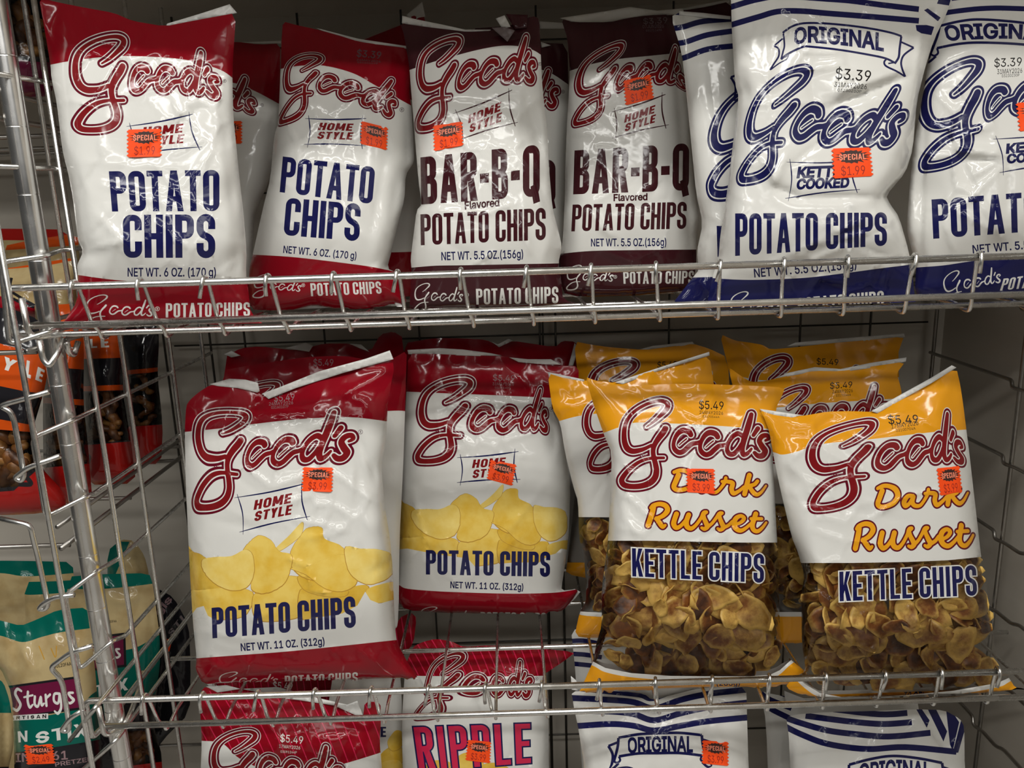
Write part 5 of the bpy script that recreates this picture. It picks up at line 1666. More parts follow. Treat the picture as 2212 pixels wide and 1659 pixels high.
# 5
pts = dict(gt=(1680, 150), gl=(1529, 300), tl=(1527, 405), tb=(1548, 432), cb=(1640, 330))
L = stripes([[(1440, 24), (1500, 28), (1600, 20)], [(1450, 62), (1476, 58), (1520, 46), (1600, 40)], [(1455, 94), (1480, 91), (1530, 75), (1600, 65)], [(1462, 128), (1480, 124), (1530, 106), (1600, 98)]], 6)
L += logo_layers(pts, NAVY_LOGO, 0)
L += [('navy', ext([(1480, 600), (1600, 596), (1700, 590)], False))]
L += ribbon((1600, 150), (1660, 135), (1760, 150), (1604, 190), (1665, 180), (1760, 192), 2.6)
L += heavy('POTATO CHIPS', [(1548, 488), (1850, 480), (1850, 545), (1550, 555)], 'navy', w=.38, t=.145, gap=.05)
make_bag('chip_bag', 'blue striped white kettle chip bag squeezed behind the large front one, beside the barbecue bag', 'chip bag', K5,
         [(1449, 36), (1470, 26), (1520, 33), (1577, 38), (1640, 20), (1655, 200), (1650, 500), (1650, 640), (1560, 655), (1518, 684), (1480, 668), (1451, 658), (1496, 600), (1510, 583), (1505, 545), (1518, 482), (1504, 420), (1493, 308), (1482, 196), (1472, 110)],
         L, deck=DECK[0], foot=(1550, 652), lean=4, T=.035, corners=[(1449, 36), (1640, 24), (1650, 650), (1500, 660)], seed=9,
         creases=[((1552, 60), (1575, 190), 4, 7), ((1530, 120), (1545, 260), -3, 8), ((1512, 600), (1550, 670), 5, 7)],
         seals=[([(1467, 24), (1520, 28), (1578, 35), (1578, 42), (1520, 38), (1467, 32)], 'seal_white', .002)])

# 7b
L = stripes([[(1860, -60), (2060, -70)], [(1860, -10), (1960, 0), (2060, -20)], [(1860, 20), (1960, 30), (2060, 10)]], 6)
make_bag('chip_bag', 'blue striped bag seen only at its top between the two front striped bags', 'chip bag', K5,
         [(1860, -70), (2060, -70), (2055, 200), (2040, 560), (1880, 570), (1860, 200)], L, deck=DECK[0], foot=(1960, 600), lean=2, T=.04, seed=10)

# 7
pts = dict(gt=(2091, 120), gl=(1984, 252), tl=(1986, 356), tb=(2006, 371), cb=(2123, 276), ob=(2138, 265), dt=(2335, 120), sr=(2395, 190), sb=(2360, 250))
L = stripes([[(1990, -60), (2220, -75), (2460, -60)], [(1990, -26), (2220, -46), (2460, -30)], [(2000, 6), (2060, -4), (2212, -16), (2460, -5)], [(2010, 34), (2060, 25), (2130, 18), (2212, 19), (2460, 30)]], 5.5)
L += ribbon((2030, 56), (2120, 42), (2290, 62), (2024, 104), (2120, 92), (2290, 106), 2.8)
L += bold_curved('ORIGINAL', [(2038, 57), (2120, 52), (2206, 54), (2268, 62)], [(2046, 87), (2120, 83), (2200, 83), (2262, 94)])
L += price_block('$3.39', '31MAY2026', '03230230P', [(2148, 127), (2207, 124), (2207, 142), (2148, 145)], [(2154, 150), (2208, 147), (2208, 157), (2154, 160)], [(2164, 161), (2202, 159), (2202, 165), (2164, 167)])
L += logo_layers(pts, NAVY_LOGO)
L += kettle_box([(2174, 312), (2290, 300), (2290, 345), (2176, 352)], [(2152, 300), (2310, 285), (2315, 352), (2166, 372)])
L += heavy('POTATO CHIPS', [(2012, 431), (2440, 398), (2440, 484), (2016, 516)], 'navy', w=.42, t=.16, gap=.055)
L += line_text('NET WT. 5.5 OZ.(156g)', (2102, 547), (2330, 528), 17, .035)
L += [('navy', ext([(1960, 581), (1979, 578), (2040, 573), (2110, 563), (2212, 556), (2460, 545)], False))]
L.append(thin_logo((2040, 640), (2165, 612), 52))
L += heavy('POTATO CHIPS', [(2168, 602), (2330, 580), (2330, 610), (2160, 628)], 'white', w=.40, t=.15, gap=.08)
make_bag('chip_bag', 'blue striped white chip bag cut off by the right edge, upper shelf', 'chip bag', K5,
         [(2010, -60), (2200, -80), (2350, -74), (2358, 100), (2362, 300), (2368, 560), (2370, 640), (2330, 640), (2212, 648), (2120, 652), (2040, 658), (2010, 667), (1976, 632), (1979, 574), (1967, 532), (1958, 496), (1965, 400), (1972, 330), (1985, 250), (1998, 180), (2012, 84)],
         L, deck=DECK[0], foot=(2212, 640), lean=5, T=.055, btm=.3, corners=[(2010, -60), (2430, -70), (2470, 640), (1985, 660)], seed=11,
         creases=[((2070, 185), (2095, 225), 2.5, 3), ((2085, 345), (2160, 345), -4, 6), ((2160, 345), (2095, 385), 3, 5), ((2058, 455), (2110, 425), 3, 4), ((2058, 455), (2150, 500), 3, 4), ((2115, 430), (2160, 500), 3, 4), ((2150, 370), (2162, 510), 3, 5), ((2120, 400), (2105, 440), 3, 6), ((2040, 480), (2060, 540), 3, 5)],
         dents=[(2000, 420, 50, -8), (1995, 180, 30, -5), (2150, 540, 30, -6)],
         stickers=[([(2193, 222), (2280, 218), (2284, 276), (2200, 284)], '$1.99')])

# 6
pts = dict(gt=(1732, 137), gl=(1607, 280), tl=(1592, 384), tb=(1612, 399), cb=(1697, 308), ob=(1721, 314), dt=(1938, 184), sr=(1962, 252), sb=(1908, 325))
L = stripes([[(1560, 60), (1592, 50), (1640, 36), (1680, 25), (1730, 24), (1790, 29), (1880, 36), (1985, 45)], [(1560, 22), (1592, 11), (1640, -2), (1690, -8), (1790, -2), (1840, 2), (1900, 10), (1985, 20)],
             [(1560, -10), (1640, -30), (1700, -36), (1850, -28), (1985, -12)]], 6.2)
L += [('navy', [[(2030, -8), (2056, -8), (2050, 12), (2024, 8)]]), ('navy', [[(1996, 22), (2004, 18), (2032, 38), (2026, 46)]]), ('navy', [[(1978, 54), (2002, 54), (2018, 58), (2012, 76), (1990, 72), (1980, 66)]])]
rt6 = lambda x, y: (1680 + x / 6.9125, 40 + y / 6.9125)


L += bold_curved('ORIGINAL', [rt6(245, 160), rt6(480, 125), rt6(850, 150), rt6(1250, 190), rt6(1590, 235)], [rt6(250, 390), rt6(430, 350), rt6(800, 372), rt6(1250, 425), rt6(1585, 482)])
for l, hw in (([(75, 215), (200, 125), (360, 75), (600, 68), (1000, 98), (1400, 152), (1700, 215), (1850, 265)], 16), ([(85, 225), (100, 400), (78, 500), (50, 610)], 13), ([(50, 610), (150, 530), (370, 425), (480, 420), (900, 465), (1300, 530), (1600, 592), (1745, 660)], 16),
              ([(1845, 265), (1820, 450), (1805, 580), (1745, 675)], 17), ([(1830, 345), (2030, 435)], 14), ([(2030, 435), (1890, 540), (1845, 640), (1855, 740), (1905, 870)], 15), ([(1895, 862), (1770, 785), (1620, 712), (1590, 650), (1630, 600)], 14),
              ([(1650, 672), (1755, 655)], 11), ([(75, 300), (-10, 370), (-60, 410)], 12), ([(-60, 410), (10, 450), (15, 560), (-60, 680), (-115, 770)], 13), ([(-100, 760), (20, 670), (130, 610), (165, 540)], 10), ([(60, 600), (150, 560)], 8)):
    L.append(pen([rt6(*p) for p in l], hw / 6.9125))
L += price_block('$3.39', '31MAY2026', '03230230P', [(1806, 147), (1882, 153), (1880, 176), (1804, 170)], [(1803, 177), (1873, 182), (1872, 193), (1801, 187)], [(1810, 191), (1861, 195), (1860, 201), (1809, 197)])
L += logo_layers(pts, NAVY_LOGO)
L += kettle_box([(1724, 362), (1832, 358), (1832, 404), (1721, 408)], [(1706, 350), (1842, 348), (1851, 410), (1703, 428)])
L += heavy('POTATO CHIPS', [(1588, 461), (1916, 459), (1916, 530), (1588, 553)], 'navy', w=.40, t=.155, gap=.055)
L += line_text('NET WT. 5.5 OZ.(156g)', (1630, 599), (1850, 580), 18, .035)
L += [('navy', ext([(1530, 600), (1592, 604), (1650, 604), (1740, 600), (1825, 590), (1900, 580), (1980, 570)], False))]
L.append(thin_logo((1575, 678), (1705, 672), 50))
L += heavy('POTATO CHIPS', [(1722, 644), (1909, 628), (1909, 660), (1724, 678)], 'white', w=.40, t=.15, gap=.08)
make_bag('chip_bag', 'blue striped white kettle chip bag with ORIGINAL on a banner, tallest in the upper row', 'chip bag', K5,
         [(1576, -60), (1750, -70), (1900, -50), (2000, -40), (2060, -10), (2040, 40), (2018, 84), (2000, 140), (1980, 219), (1972, 322), (1956, 373), (1914, 422), (1922, 440), (1942, 468), (1964, 546), (1972, 602), (1979, 667), (2006, 684), (1965, 683), (1850, 676), (1732, 674), (1592, 680),
          (1540, 672), (1527, 655), (1541, 592), (1552, 560), (1556, 507), (1572, 406), (1577, 364), (1587, 280), (1596, 210), (1588, 182), (1581, 70), (1579, 0)],
         L, deck=DECK[0], foot=(1750, 660), lean=5, yaw=0, T=.052, btm=.12, corners=[(1576, -60), (2030, -40), (1978, 680), (1535, 676)], seed=12,
         creases=[((1672, 0), (1738, 55), 4, 5), ((1738, 55), (1752, 150), 3, 8), ((1752, 150), (1758, 230), -3, 8), ((1955, 167), (1790, 232), -12, 11), ((1950, 150), (1800, 205), 7, 14), ((1975, 180), (1968, 240), 4, 8), ((1668, 402), (1730, 428), -9, 9), ((1730, 428), (1890, 425), -8, 9), ((1890, 425), (1960, 380), 9, 10), ((1640, 330), (1680, 400), 7, 14), ((1780, 515), (1900, 485), -3, 5), ((1760, 528), (1890, 500), 3, 4), ((1990, 60), (1975, 180), 5, 8),
                  ((1700, 330), (1670, 400), 5, 9), ((1985, 45), (2020, 20), -6, 7), ((1830, 430), (1850, 450), 4, 5)],
         dents=[(1780, 260, 60, -6), (1900, 445, 30, -7), (1935, 300, 50, 7), (1600, 200, 25, -7), (1850, 195, 60, 4)],
         seals=[([(1979, 667), (2012, 670), (1998, 692), (1970, 684)], 'seal_white', .002, 'bottom_seal')],
         stickers=[([(1795, 321), (1882, 318), (1888, 380), (1798, 386)], '$1.99')])


# ------------------------------------------------------------------ large bags on the lower shelf
# printed picture of fried slices: one slice per entry, centre, radii, turn, tone
SLICES = [([(800, 712), (835, 725), (880, 745), (930, 800), (955, 880), (900, 980), (800, 1005)], 2), ([(800, 905), (880, 890), (1000, 880), (1092, 900), (1085, 970), (1040, 1012), (920, 1022), (800, 1000)], 1),
          ([(1092, 918), (1160, 870), (1240, 830), (1332, 850), (1320, 930), (1300, 1005), (1180, 1030), (1100, 1012)], 1), ([(1295, 890), (1400, 905), (1585, 870), (1572, 960), (1530, 1004), (1400, 1030), (1300, 1012)], 2),
          ([(1580, 895), (1640, 868), (1720, 860), (1720, 935), (1650, 948), (1600, 942)], 1), ([(1290, 830), (1400, 860), (1500, 890), (1490, 920), (1400, 920), (1310, 890)], 2),
          ([(1255, 725), (1308, 640), (1345, 618), (1392, 622), (1402, 668), (1470, 698), (1492, 740), (1440, 830), (1340, 850), (1262, 800)], 1), ([(1185, 718), (1250, 655), (1308, 596), (1304, 650), (1262, 690), (1205, 726)], 0),
          ([(1046, 735), (1078, 682), (1122, 654), (1172, 676), (1205, 722), (1262, 740), (1258, 800), (1228, 868), (1150, 908), (1085, 890), (1092, 800)], 1), ([(872, 762), (930, 748), (1000, 744), (1060, 716), (1094, 742), (1098, 820), (1072, 878), (1008, 897), (930, 868), (878, 812)], 0),
          ([(1252, 798), (1318, 792), (1400, 758), (1480, 738), (1542, 782), (1540, 866), (1478, 900), (1400, 884), (1322, 828)], 1), ([(1488, 708), (1560, 712), (1640, 716), (1692, 740), (1702, 810), (1660, 852), (1580, 868), (1508, 816)], 0)]


def slices(f, sl=None, seed=1):
    rng = np.random.default_rng(seed)
    L = []
    for pts_, tone in (sl or SLICES):
        P = cr([(x / 2, 829 + y / 2) for x, y in pts_] if sl is None else pts_, 7, closed=True)
        c_ = P.mean(0)
        P = c_ + (P - c_) * (1 + .006 * rng.normal(size=len(P)))[:, None]
        m = ('crisp_light', 'crisp_mid', 'crisp_deep')[tone]
        L += [('crisp_edge', [f(P)]), (m, [f(c_ + (P - c_) * .975 + np.array((0, -.7)))])]
    return L


def simple_back(name_label, group, out, lay, foot, seed, **kw):
    return make_bag('chip_bag', name_label, 'chip bag', group, out, lay, deck=DECK[1], foot=foot, seed=seed, **kw)


# 8d, 8c behind the front large red bag
make_bag('chip_bag', 'dark red bag top at the very back above the large red potato chip bag', 'chip bag', R11,
         [(484, 772), (520, 752), (560, 748), (640, 757), (670, 750), (700, 742), (760, 742), (800, 760), (822, 722), (850, 716), (872, 730), (872, 900), (860, 1200), (840, 1300), (500, 1300), (484, 1000)],
         [('red', ext([(400, 930), (900, 890)]))], deck=DECK[1], foot=(680, 1268), lean=4, T=.035, seed=20,
         seals=[([(484, 765), (500, 758), (520, 768), (500, 772)], 'seal_white', .010), ([(617, 752), (660, 740), (676, 747), (668, 760)], 'seal_white', .010), ([(754, 742), (780, 744), (798, 760), (776, 752)], 'seal_white', .010)])
pts = dict(gt=(582, 820), gl=(500, 885), dt=(765, 815), sr=(812, 880))
L = [('red', ext([(440, 905), (660, 900), (836, 888), (875, 888)]))] + logo_layers(pts, RED_LOGO, 0)
L += price_block('$5.49', None, None, [(677, 776), (720, 776), (720, 790), (677, 790)], 0, 0, 'ink_gray')
make_bag('chip_bag', 'large red and white bag standing directly behind the front one, its right edge showing', 'chip bag', R11,
         [(478, 800), (540, 790), (650, 772), (740, 768), (800, 778), (848, 775), (879, 757), (877, 812), (875, 888), (871, 1008), (863, 1165), (861, 1330), (852, 1400), (500, 1400), (470, 1000)],
         L, deck=DECK[1], foot=(670, 1362), lean=4, T=.04, seed=21, dents=[(855, 1000, 30, -8)], creases=[((836, 950), (870, 1090), 3, 8)])

# 8
pts = dict(gt=(515, 881), gl=(417, 952), tl=(416, 1087), tb=(436, 1108), cb=(521, 1025), ob=(540, 1021), dt=(722, 881), sr=(774, 944), sb=(731, 1005))
L = [('red', ext([(380, 935), (400, 933), (470, 926), (540, 917), (640, 906), (750, 901), (836, 910), (850, 912)])),
     ('red', ext([(400, 1424), (425, 1422), (520, 1415), (624, 1407), (740, 1395), (860, 1382), (880, 1380)], False))]
L += slices(lambda p: p, seed=4)
L += [('white', [[(380, 1500), (380, 1335), (412, 1330), (425, 1313), (440, 1309), (449, 1330), (470, 1342), (540, 1346), (640, 1342), (740, 1325), (772, 1308), (789, 1278), (800, 1296), (820, 1304), (848, 1296), (870, 1290), (870, 1500)]]),
      ('red', ext([(400, 1424), (425, 1422), (520, 1415), (624, 1407), (740, 1395), (860, 1382), (880, 1380)], False))]
L += logo_layers(pts, RED_LOGO) + ring_mark((779, 933), 5, 'ink_dark')
L += frame_box((513, 1074), (653, 1046), (663, 1117), (524, 1148))
L += home_style((549, 1081), (629, 1065), (631, 1111), (551, 1126))
L += heavy('POTATO CHIPS', [(457, 1313), (767, 1288), (769, 1355), (459, 1379)], 'navy', w=.40, t=.165, gap=.055)
L += line_text('NET WT. 11 OZ. (312g)', (521, 1406), (701, 1393), 15.5, .045)
L += price_block('$5.49', '24MAY2026', '03160107P', [(592, 853), (636, 850), (636, 864), (592, 868)], [(581, 869), (633, 866), (633, 873), (581, 876)], [(586, 877), (623, 875), (623, 881), (586, 883)], 'ink_gray')
L.append(thin_logo((470, 1480), (600, 1478), 30))
L += heavy('POTATO CHIPS', [(615, 1460), (773, 1452), (773, 1475), (615, 1484)], 'white', w=.40, t=.15, gap=.08)
make_bag('chip_bag', 'large red and white potato chip bag at the left end of the lower shelf', 'chip bag', R11,
         [(402, 876), (412, 862), (431, 846), (453, 832), (480, 832), (512, 836), (540, 838), (556, 846), (577, 862), (610, 848), (652, 832), (695, 818), (736, 806), (800, 790), (848, 776), (851, 800), (846, 823), (838, 868), (836, 910), (834, 952), (824, 1008), (828, 1060), (833, 1106),
          (842, 1160), (848, 1222), (851, 1306), (855, 1376), (862, 1396), (880, 1430), (902, 1463), (900, 1472), (860, 1470), (820, 1471), (720, 1472), (624, 1472), (484, 1475), (439, 1478), (422, 1446), (425, 1424), (417, 1348), (411, 1250), (406, 1148), (401, 1036), (399, 933)],
         L, deck=DECK[1], foot=(640, 1472), lean=6, T=.065, corners=[(402, 850), (850, 776), (868, 1472), (425, 1476)], seed=22,
         creases=[((525, 905), (560, 896), 5, 4), ((560, 896), (665, 893), 5, 4), ((600, 884), (715, 866), 3, 4), ((607, 908), (620, 930), 3, 4), ((628, 902), (610, 925), 3, 4), ((665, 925), (735, 912), 4, 4), ((665, 925), (700, 900), 3, 4), ((742, 858), (760, 838), 5, 5), ((760, 860), (790, 868), 4, 4), ((790, 868), (794, 888), 4, 4),
                  ((740, 855), (830, 805), 5, 8), ((545, 880), (575, 860), -5, 6), ((560, 860), (548, 905), -5, 6), ((500, 930), (530, 960), 3, 4), ((775, 950), (812, 1020), -4, 9), ((762, 1010), (760, 1080), 3, 7), ((790, 1070), (830, 1090), 4, 7), ((620, 1120), (750, 1145), 3, 5), ((650, 1165), (750, 1145), 3, 4),
                  ((620, 1205), (665, 1225), 3, 4), ((665, 1225), (670, 1275), 3, 4), ((670, 1275), (720, 1285), 3, 4), ((540, 1340), (580, 1325), 3, 4), ((530, 1345), (525, 1380), 3, 4), ((800, 1240), (845, 1210), -4, 7), ((445, 1430), (500, 1450), 4, 6), ((455, 1420), (475, 1440), 4, 4), ((530, 1440), (550, 1425), 4, 4), ((615, 1405), (640, 1420), 4, 5), ((715, 1400), (735, 1415), 4, 5), ((770, 1400), (830, 1440), 5, 9), ((840, 1410), (895, 1465), 5, 7), ((410, 1120), (440, 1200), 3, 8)],
         dents=[(815, 1030, 30, -7), (820, 1130, 25, 5), (590, 1440, 60, 5), (840, 1440, 25, -6)],
         seals=[([(453, 830), (495, 818), (530, 820), (557, 827), (561, 845), (556, 848), (512, 838), (470, 834)], 'seal_white', .002), ([(566, 850), (580, 862), (640, 838), (740, 806), (850, 776), (842, 757), (790, 775), (690, 802), (640, 822), (600, 838)], 'seal_white', .004),
                ([(880, 1462), (904, 1464), (903, 1472), (880, 1472)], 'seal_white', .002, 'bottom_seal')],
         stickers=[([(653, 1009), (721, 1010), (719, 1063), (650, 1061)], '$3.99')])

# 9b, 9
make_bag('chip_bag', 'dark red bag top behind the second large red potato chip bag', 'chip bag', R11,
         [(868, 742), (940, 730), (1000, 731), (1050, 734), (1075, 746), (1100, 735), (1200, 750), (1215, 736), (1243, 738), (1252, 760), (1255, 850), (1255, 1000), (1240, 1250), (880, 1250), (868, 900)],
         [('red', ext([(800, 900), (1300, 880)]))], deck=DECK[1], foot=(1060, 1240), lean=2, T=.03, seed=23,
         seals=[([(1062, 738), (1075, 744), (1098, 732), (1108, 736), (1078, 750)], 'seal_white', .012), ([(1241, 741), (1250, 750), (1238, 790), (1228, 790)], 'seal_white', .02)])
pts = dict(gt=(1000, 809), gl=(899, 896), tl=(893, 989), tb=(913, 1005), cb=(1003, 941), ob=(1028, 941), dt=(1168, 835), sr=(1185, 893), sb=(1177, 941))
L = [('red', ext([(860, 845), (879, 846), (950, 849), (1050, 853), (1140, 857), (1182, 859), (1260, 864)])), ('red', ext([(840, 1258), (862, 1264), (882, 1272), (960, 1278), (1080, 1282), (1150, 1282), (1210, 1279), (1260, 1270)], False))]
fm = tps([(412, 1190), (640, 1135), (850, 1190), (412, 1340), (640, 1345), (850, 1290)], [(868, 1085), (1075, 1053), (1226, 1100), (862, 1220), (1070, 1226), (1222, 1200)], .01)
L += slices(fm, seed=5)
L += [('white', [[(840, 1300), (850, 1188), (880, 1185), (905, 1190), (960, 1200), (1010, 1206), (1030, 1228), (1060, 1220), (1110, 1215), (1165, 1215), (1185, 1200), (1200, 1196), (1212, 1185), (1240, 1190), (1260, 1300)]]),
      ('red', ext([(840, 1258), (862, 1264), (882, 1272), (960, 1278), (1080, 1282), (1150, 1282), (1210, 1279), (1260, 1270)], False))]
L += logo_layers(pts, RED_LOGO) + ring_mark((1191, 884), 5, 'ink_dark')
L += frame_box((994, 988), (1113, 976), (1117, 1036), (994, 1042))
L += home_style((1021, 993), (1091, 988), (1094, 1028), (1022, 1033))
L += heavy('POTATO CHIPS', [(920, 1188), (1189, 1192), (1188, 1246), (920, 1241)], 'navy', w=.40, t=.165, gap=.055)
L += line_text('NET WT. 11 OZ. (312g)', (973, 1270), (1130, 1275), 13.5, .045)
L += price_block('$5.49', '31MAY2026', '03230140P', [(1065, 809), (1112, 811), (1112, 823), (1065, 822)], [(1064, 826), (1110, 827), (1110, 833), (1064, 832)], [(1069, 835), (1101, 836), (1101, 840), (1069, 839)], 'ink_gray')
L.append(thin_logo((905, 1336), (1020, 1340), 28))
L += heavy('POTATO CHIPS', [(1038, 1322), (1180, 1324), (1180, 1345), (1038, 1345)], 'white', w=.40, t=.15, gap=.08)
make_bag('chip_bag', 'large red and white potato chip bag set further back, middle of the lower shelf', 'chip bag', R11,
         [(882, 764), (930, 764), (1000, 767), (1084, 769), (1112, 776), (1140, 784), (1180, 789), (1210, 790), (1250, 791), (1250, 840), (1190, 870), (1196, 896), (1213, 930), (1224, 994), (1232, 1050), (1229, 1148), (1224, 1194), (1216, 1250), (1212, 1276), (1251, 1272), (1235, 1298), (1208, 1328),
          (1168, 1331), (1080, 1328), (1000, 1324), (960, 1324), (876, 1318), (854, 1292), (858, 1262), (862, 1200), (865, 1092), (869, 994), (873, 924), (878, 846)],
         L, deck=DECK[1], foot=(1030, 1326), lean=5, T=.06, corners=[(882, 764), (1245, 792), (1218, 1330), (862, 1318)], seed=24,
         creases=[((915, 838), (1000, 852), 3, 4), ((1000, 852), (1070, 860), 3, 4), ((1000, 868), (1075, 872), 3, 4), ((1060, 905), (1090, 925), 3, 5), ((940, 860), (955, 990), 2.5, 4), ((1190, 860), (1200, 960), -5, 9), ((1085, 772), (1150, 850), -4, 9), ((1210, 930), (1200, 1000), 4, 9), ((1215, 1280), (1245, 1275), 4, 6), ((870, 1050), (900, 1060), 3, 7)],
         dents=[(1205, 960, 28, -7), (900, 1060, 25, -4)],
         seals=[([(880, 756), (950, 752), (1000, 755), (1060, 763), (1084, 768), (1060, 770), (1000, 768), (882, 765)], 'seal_white', -.002), ([(1100, 772), (1140, 776), (1190, 776), (1213, 788), (1180, 787), (1140, 784), (1120, 782)], 'seal_white', .004),
                ([(1240, 1272), (1254, 1278), (1243, 1292), (1225, 1310)], 'seal_white', -.004, 'bottom_seal')],
         stickers=[([(1058, 993), (1117, 1004), (1108, 1050), (1050, 1034)], '$3.99')])


def russet_layers(P, sc=None):
    """dark russet artwork fitted to points: logo anchors plus d1 d2 r1 r2"""
    L = logo_layers(P, RED_LOGO)
    c4 = lambda x, y: ((x - 1370) * 7.135, (y - 1000) * 7.135)
    if 'd1' in P:
        fit = tps([(590, 100), (2040, 350), (180, 980), (2045, 920), (580, 420), (2030, 60)], [P[k] for k in ('d1', 'd2', 'r1', 'r2', 'd3', 'd4')], .01)
        for cs, m in ((D_OUT, 'maroon'), (R_OUT, 'maroon'), (D_BODY, 'yolk'), (R_BODY, 'yolk')):
            L.append((m, [fit(c) for c in cs]))
    return L


# 10a, 10b, 10c
pts = dict(gt=(1356, 771), gl=(1268, 845), dt=(1530, 800), tl=(1265, 920), sr=(1560, 850))
L = [('clear', [[(1150, 1050), (1700, 1050), (1700, 1225), (1150, 1225)]]), ('white', [[(1150, 1030), (1700, 1030), (1700, 1045), (1150, 1045)]]), ('yellow', ext([(1200, 850), (1600, 845)])), ('yellow', ext([(1150, 1214), (1700, 1220)], False))]
L += logo_layers(pts, RED_LOGO, 0) + price_block('$5.49', None, None, [(1420, 782), (1462, 780), (1462, 793), (1420, 795)], 0, 0)
make_bag('chip_bag', 'yellow topped dark russet chip bag at the back, behind two others left of centre', 'chip bag', DR,
         [(1240, 737), (1280, 745), (1317, 750), (1392, 756), (1440, 750), (1496, 742), (1532, 753), (1572, 772), (1580, 900), (1575, 1200), (1560, 1255), (1300, 1255), (1222, 1240), (1226, 1210), (1250, 1000), (1250, 830)],
         L, deck=DECK[1], foot=(1400, 1262), lean=4, T=.04, seed=25,
         seals=[([(1380, 755), (1410, 747), (1496, 738), (1500, 744), (1440, 752), (1392, 758)], 'seal_white', -.002)])
pts = dict(gl=(1258, 924), tl=(1269, 1005), tb=(1284, 1022), gt=(1345, 845), cb=(1350, 960), dt=(1520, 880), sr=(1560, 930), sb=(1530, 975))
L = [('clear', [[(1150, 1116), (1700, 1120), (1700, 1350), (1240, 1330), (1150, 1312)]]), ('yellow', ext([(1190, 915), (1210, 909), (1260, 897), (1350, 890), (1560, 885)])),
     ('white', ext([(1200, 1310), (1241, 1312), (1270, 1322), (1600, 1330)], False)), ('yellow', ext([(1200, 1318), (1245, 1322), (1290, 1332), (1600, 1340)], False))]
L += logo_layers(pts, RED_LOGO)
B10b = make_bag('chip_bag', 'yellow topped dark russet chip bag whose left ear sticks out behind the front one', 'chip bag', DR,
                [(1183, 806), (1220, 817), (1261, 822), (1300, 824), (1328, 827), (1400, 802), (1470, 782), (1532, 764), (1545, 850), (1560, 1000), (1560, 1300), (1540, 1385), (1400, 1390), (1289, 1381), (1241, 1374), (1252, 1323), (1266, 1300), (1266, 1264), (1261, 1194), (1251, 1165), (1249, 1084), (1238, 1050), (1221, 980), (1210, 913), (1193, 882)],
                L, deck=DECK[1], foot=(1400, 1375), lean=6, T=.045, corners=[(1183, 806), (1532, 764), (1550, 1385), (1245, 1372)], seed=26,
                creases=[((1195, 885), (1260, 870), 5, 7), ((1210, 830), (1250, 880), -4, 6), ((1290, 1015), (1320, 985), 3, 4), ((1300, 1080), (1315, 1000), 4, 6)],
                seals=[([(1183, 803), (1215, 810), (1262, 820), (1262, 824), (1215, 820), (1186, 815)], 'seal_white', -.002), ([(1328, 826), (1430, 792), (1532, 760), (1533, 768), (1420, 802), (1345, 830)], 'seal_white', .002)])
pts = dict(gt=(1424, 855), gl=(1338, 957), tl=(1333, 1040), tb=(1358, 1060), cb=(1443, 989), ob=(1466, 991), dt=(1623, 886), sr=(1669, 944), sb=(1641, 998),
           d1=(1453, 1014), d2=(1656, 1049), r1=(1395, 1137), r2=(1657, 1129), d3=(1451, 1059), d4=(1655, 1008))
WIN = [(1240, 1172), (1311, 1168), (1400, 1168), (1500, 1170), (1600, 1172), (1676, 1172), (1720, 1172)]
BOT = [(1240, 1412), (1283, 1430), (1308, 1443), (1364, 1454), (1448, 1460), (1560, 1461), (1620, 1461), (1662, 1458), (1684, 1448), (1710, 1425), (1750, 1400)]
L = [('clear', [WIN + [(p[0], p[1]) for p in BOT[::-1]]]), ('yellow', ext([(1280, 942), (1304, 935), (1340, 922), (1373, 913), (1430, 914), (1504, 917), (1600, 923), (1669, 927), (1690, 928)])),
     ('white', ext(BOT, False)), ('yellow', ext([(x, y + 9) for x, y in BOT], False))]
L += russet_layers(pts)
L += heavy('KETTLE CHIPS', [(1365, 1184), (1651, 1197), (1650, 1259), (1366, 1245)], 'navy', 'white', 2.6, w=.40, t=.15, gap=.085)
L += price_block('$5.49', '24MAY2026', '03170544A', [(1510, 865), (1563, 868), (1563, 885), (1510, 883)], [(1511, 887), (1562, 889), (1562, 896), (1511, 894)], [(1518, 897), (1554, 899), (1554, 903), (1518, 902)])
L += line_text('(283g)', (1548, 1481), (1598, 1481), 11, .04)
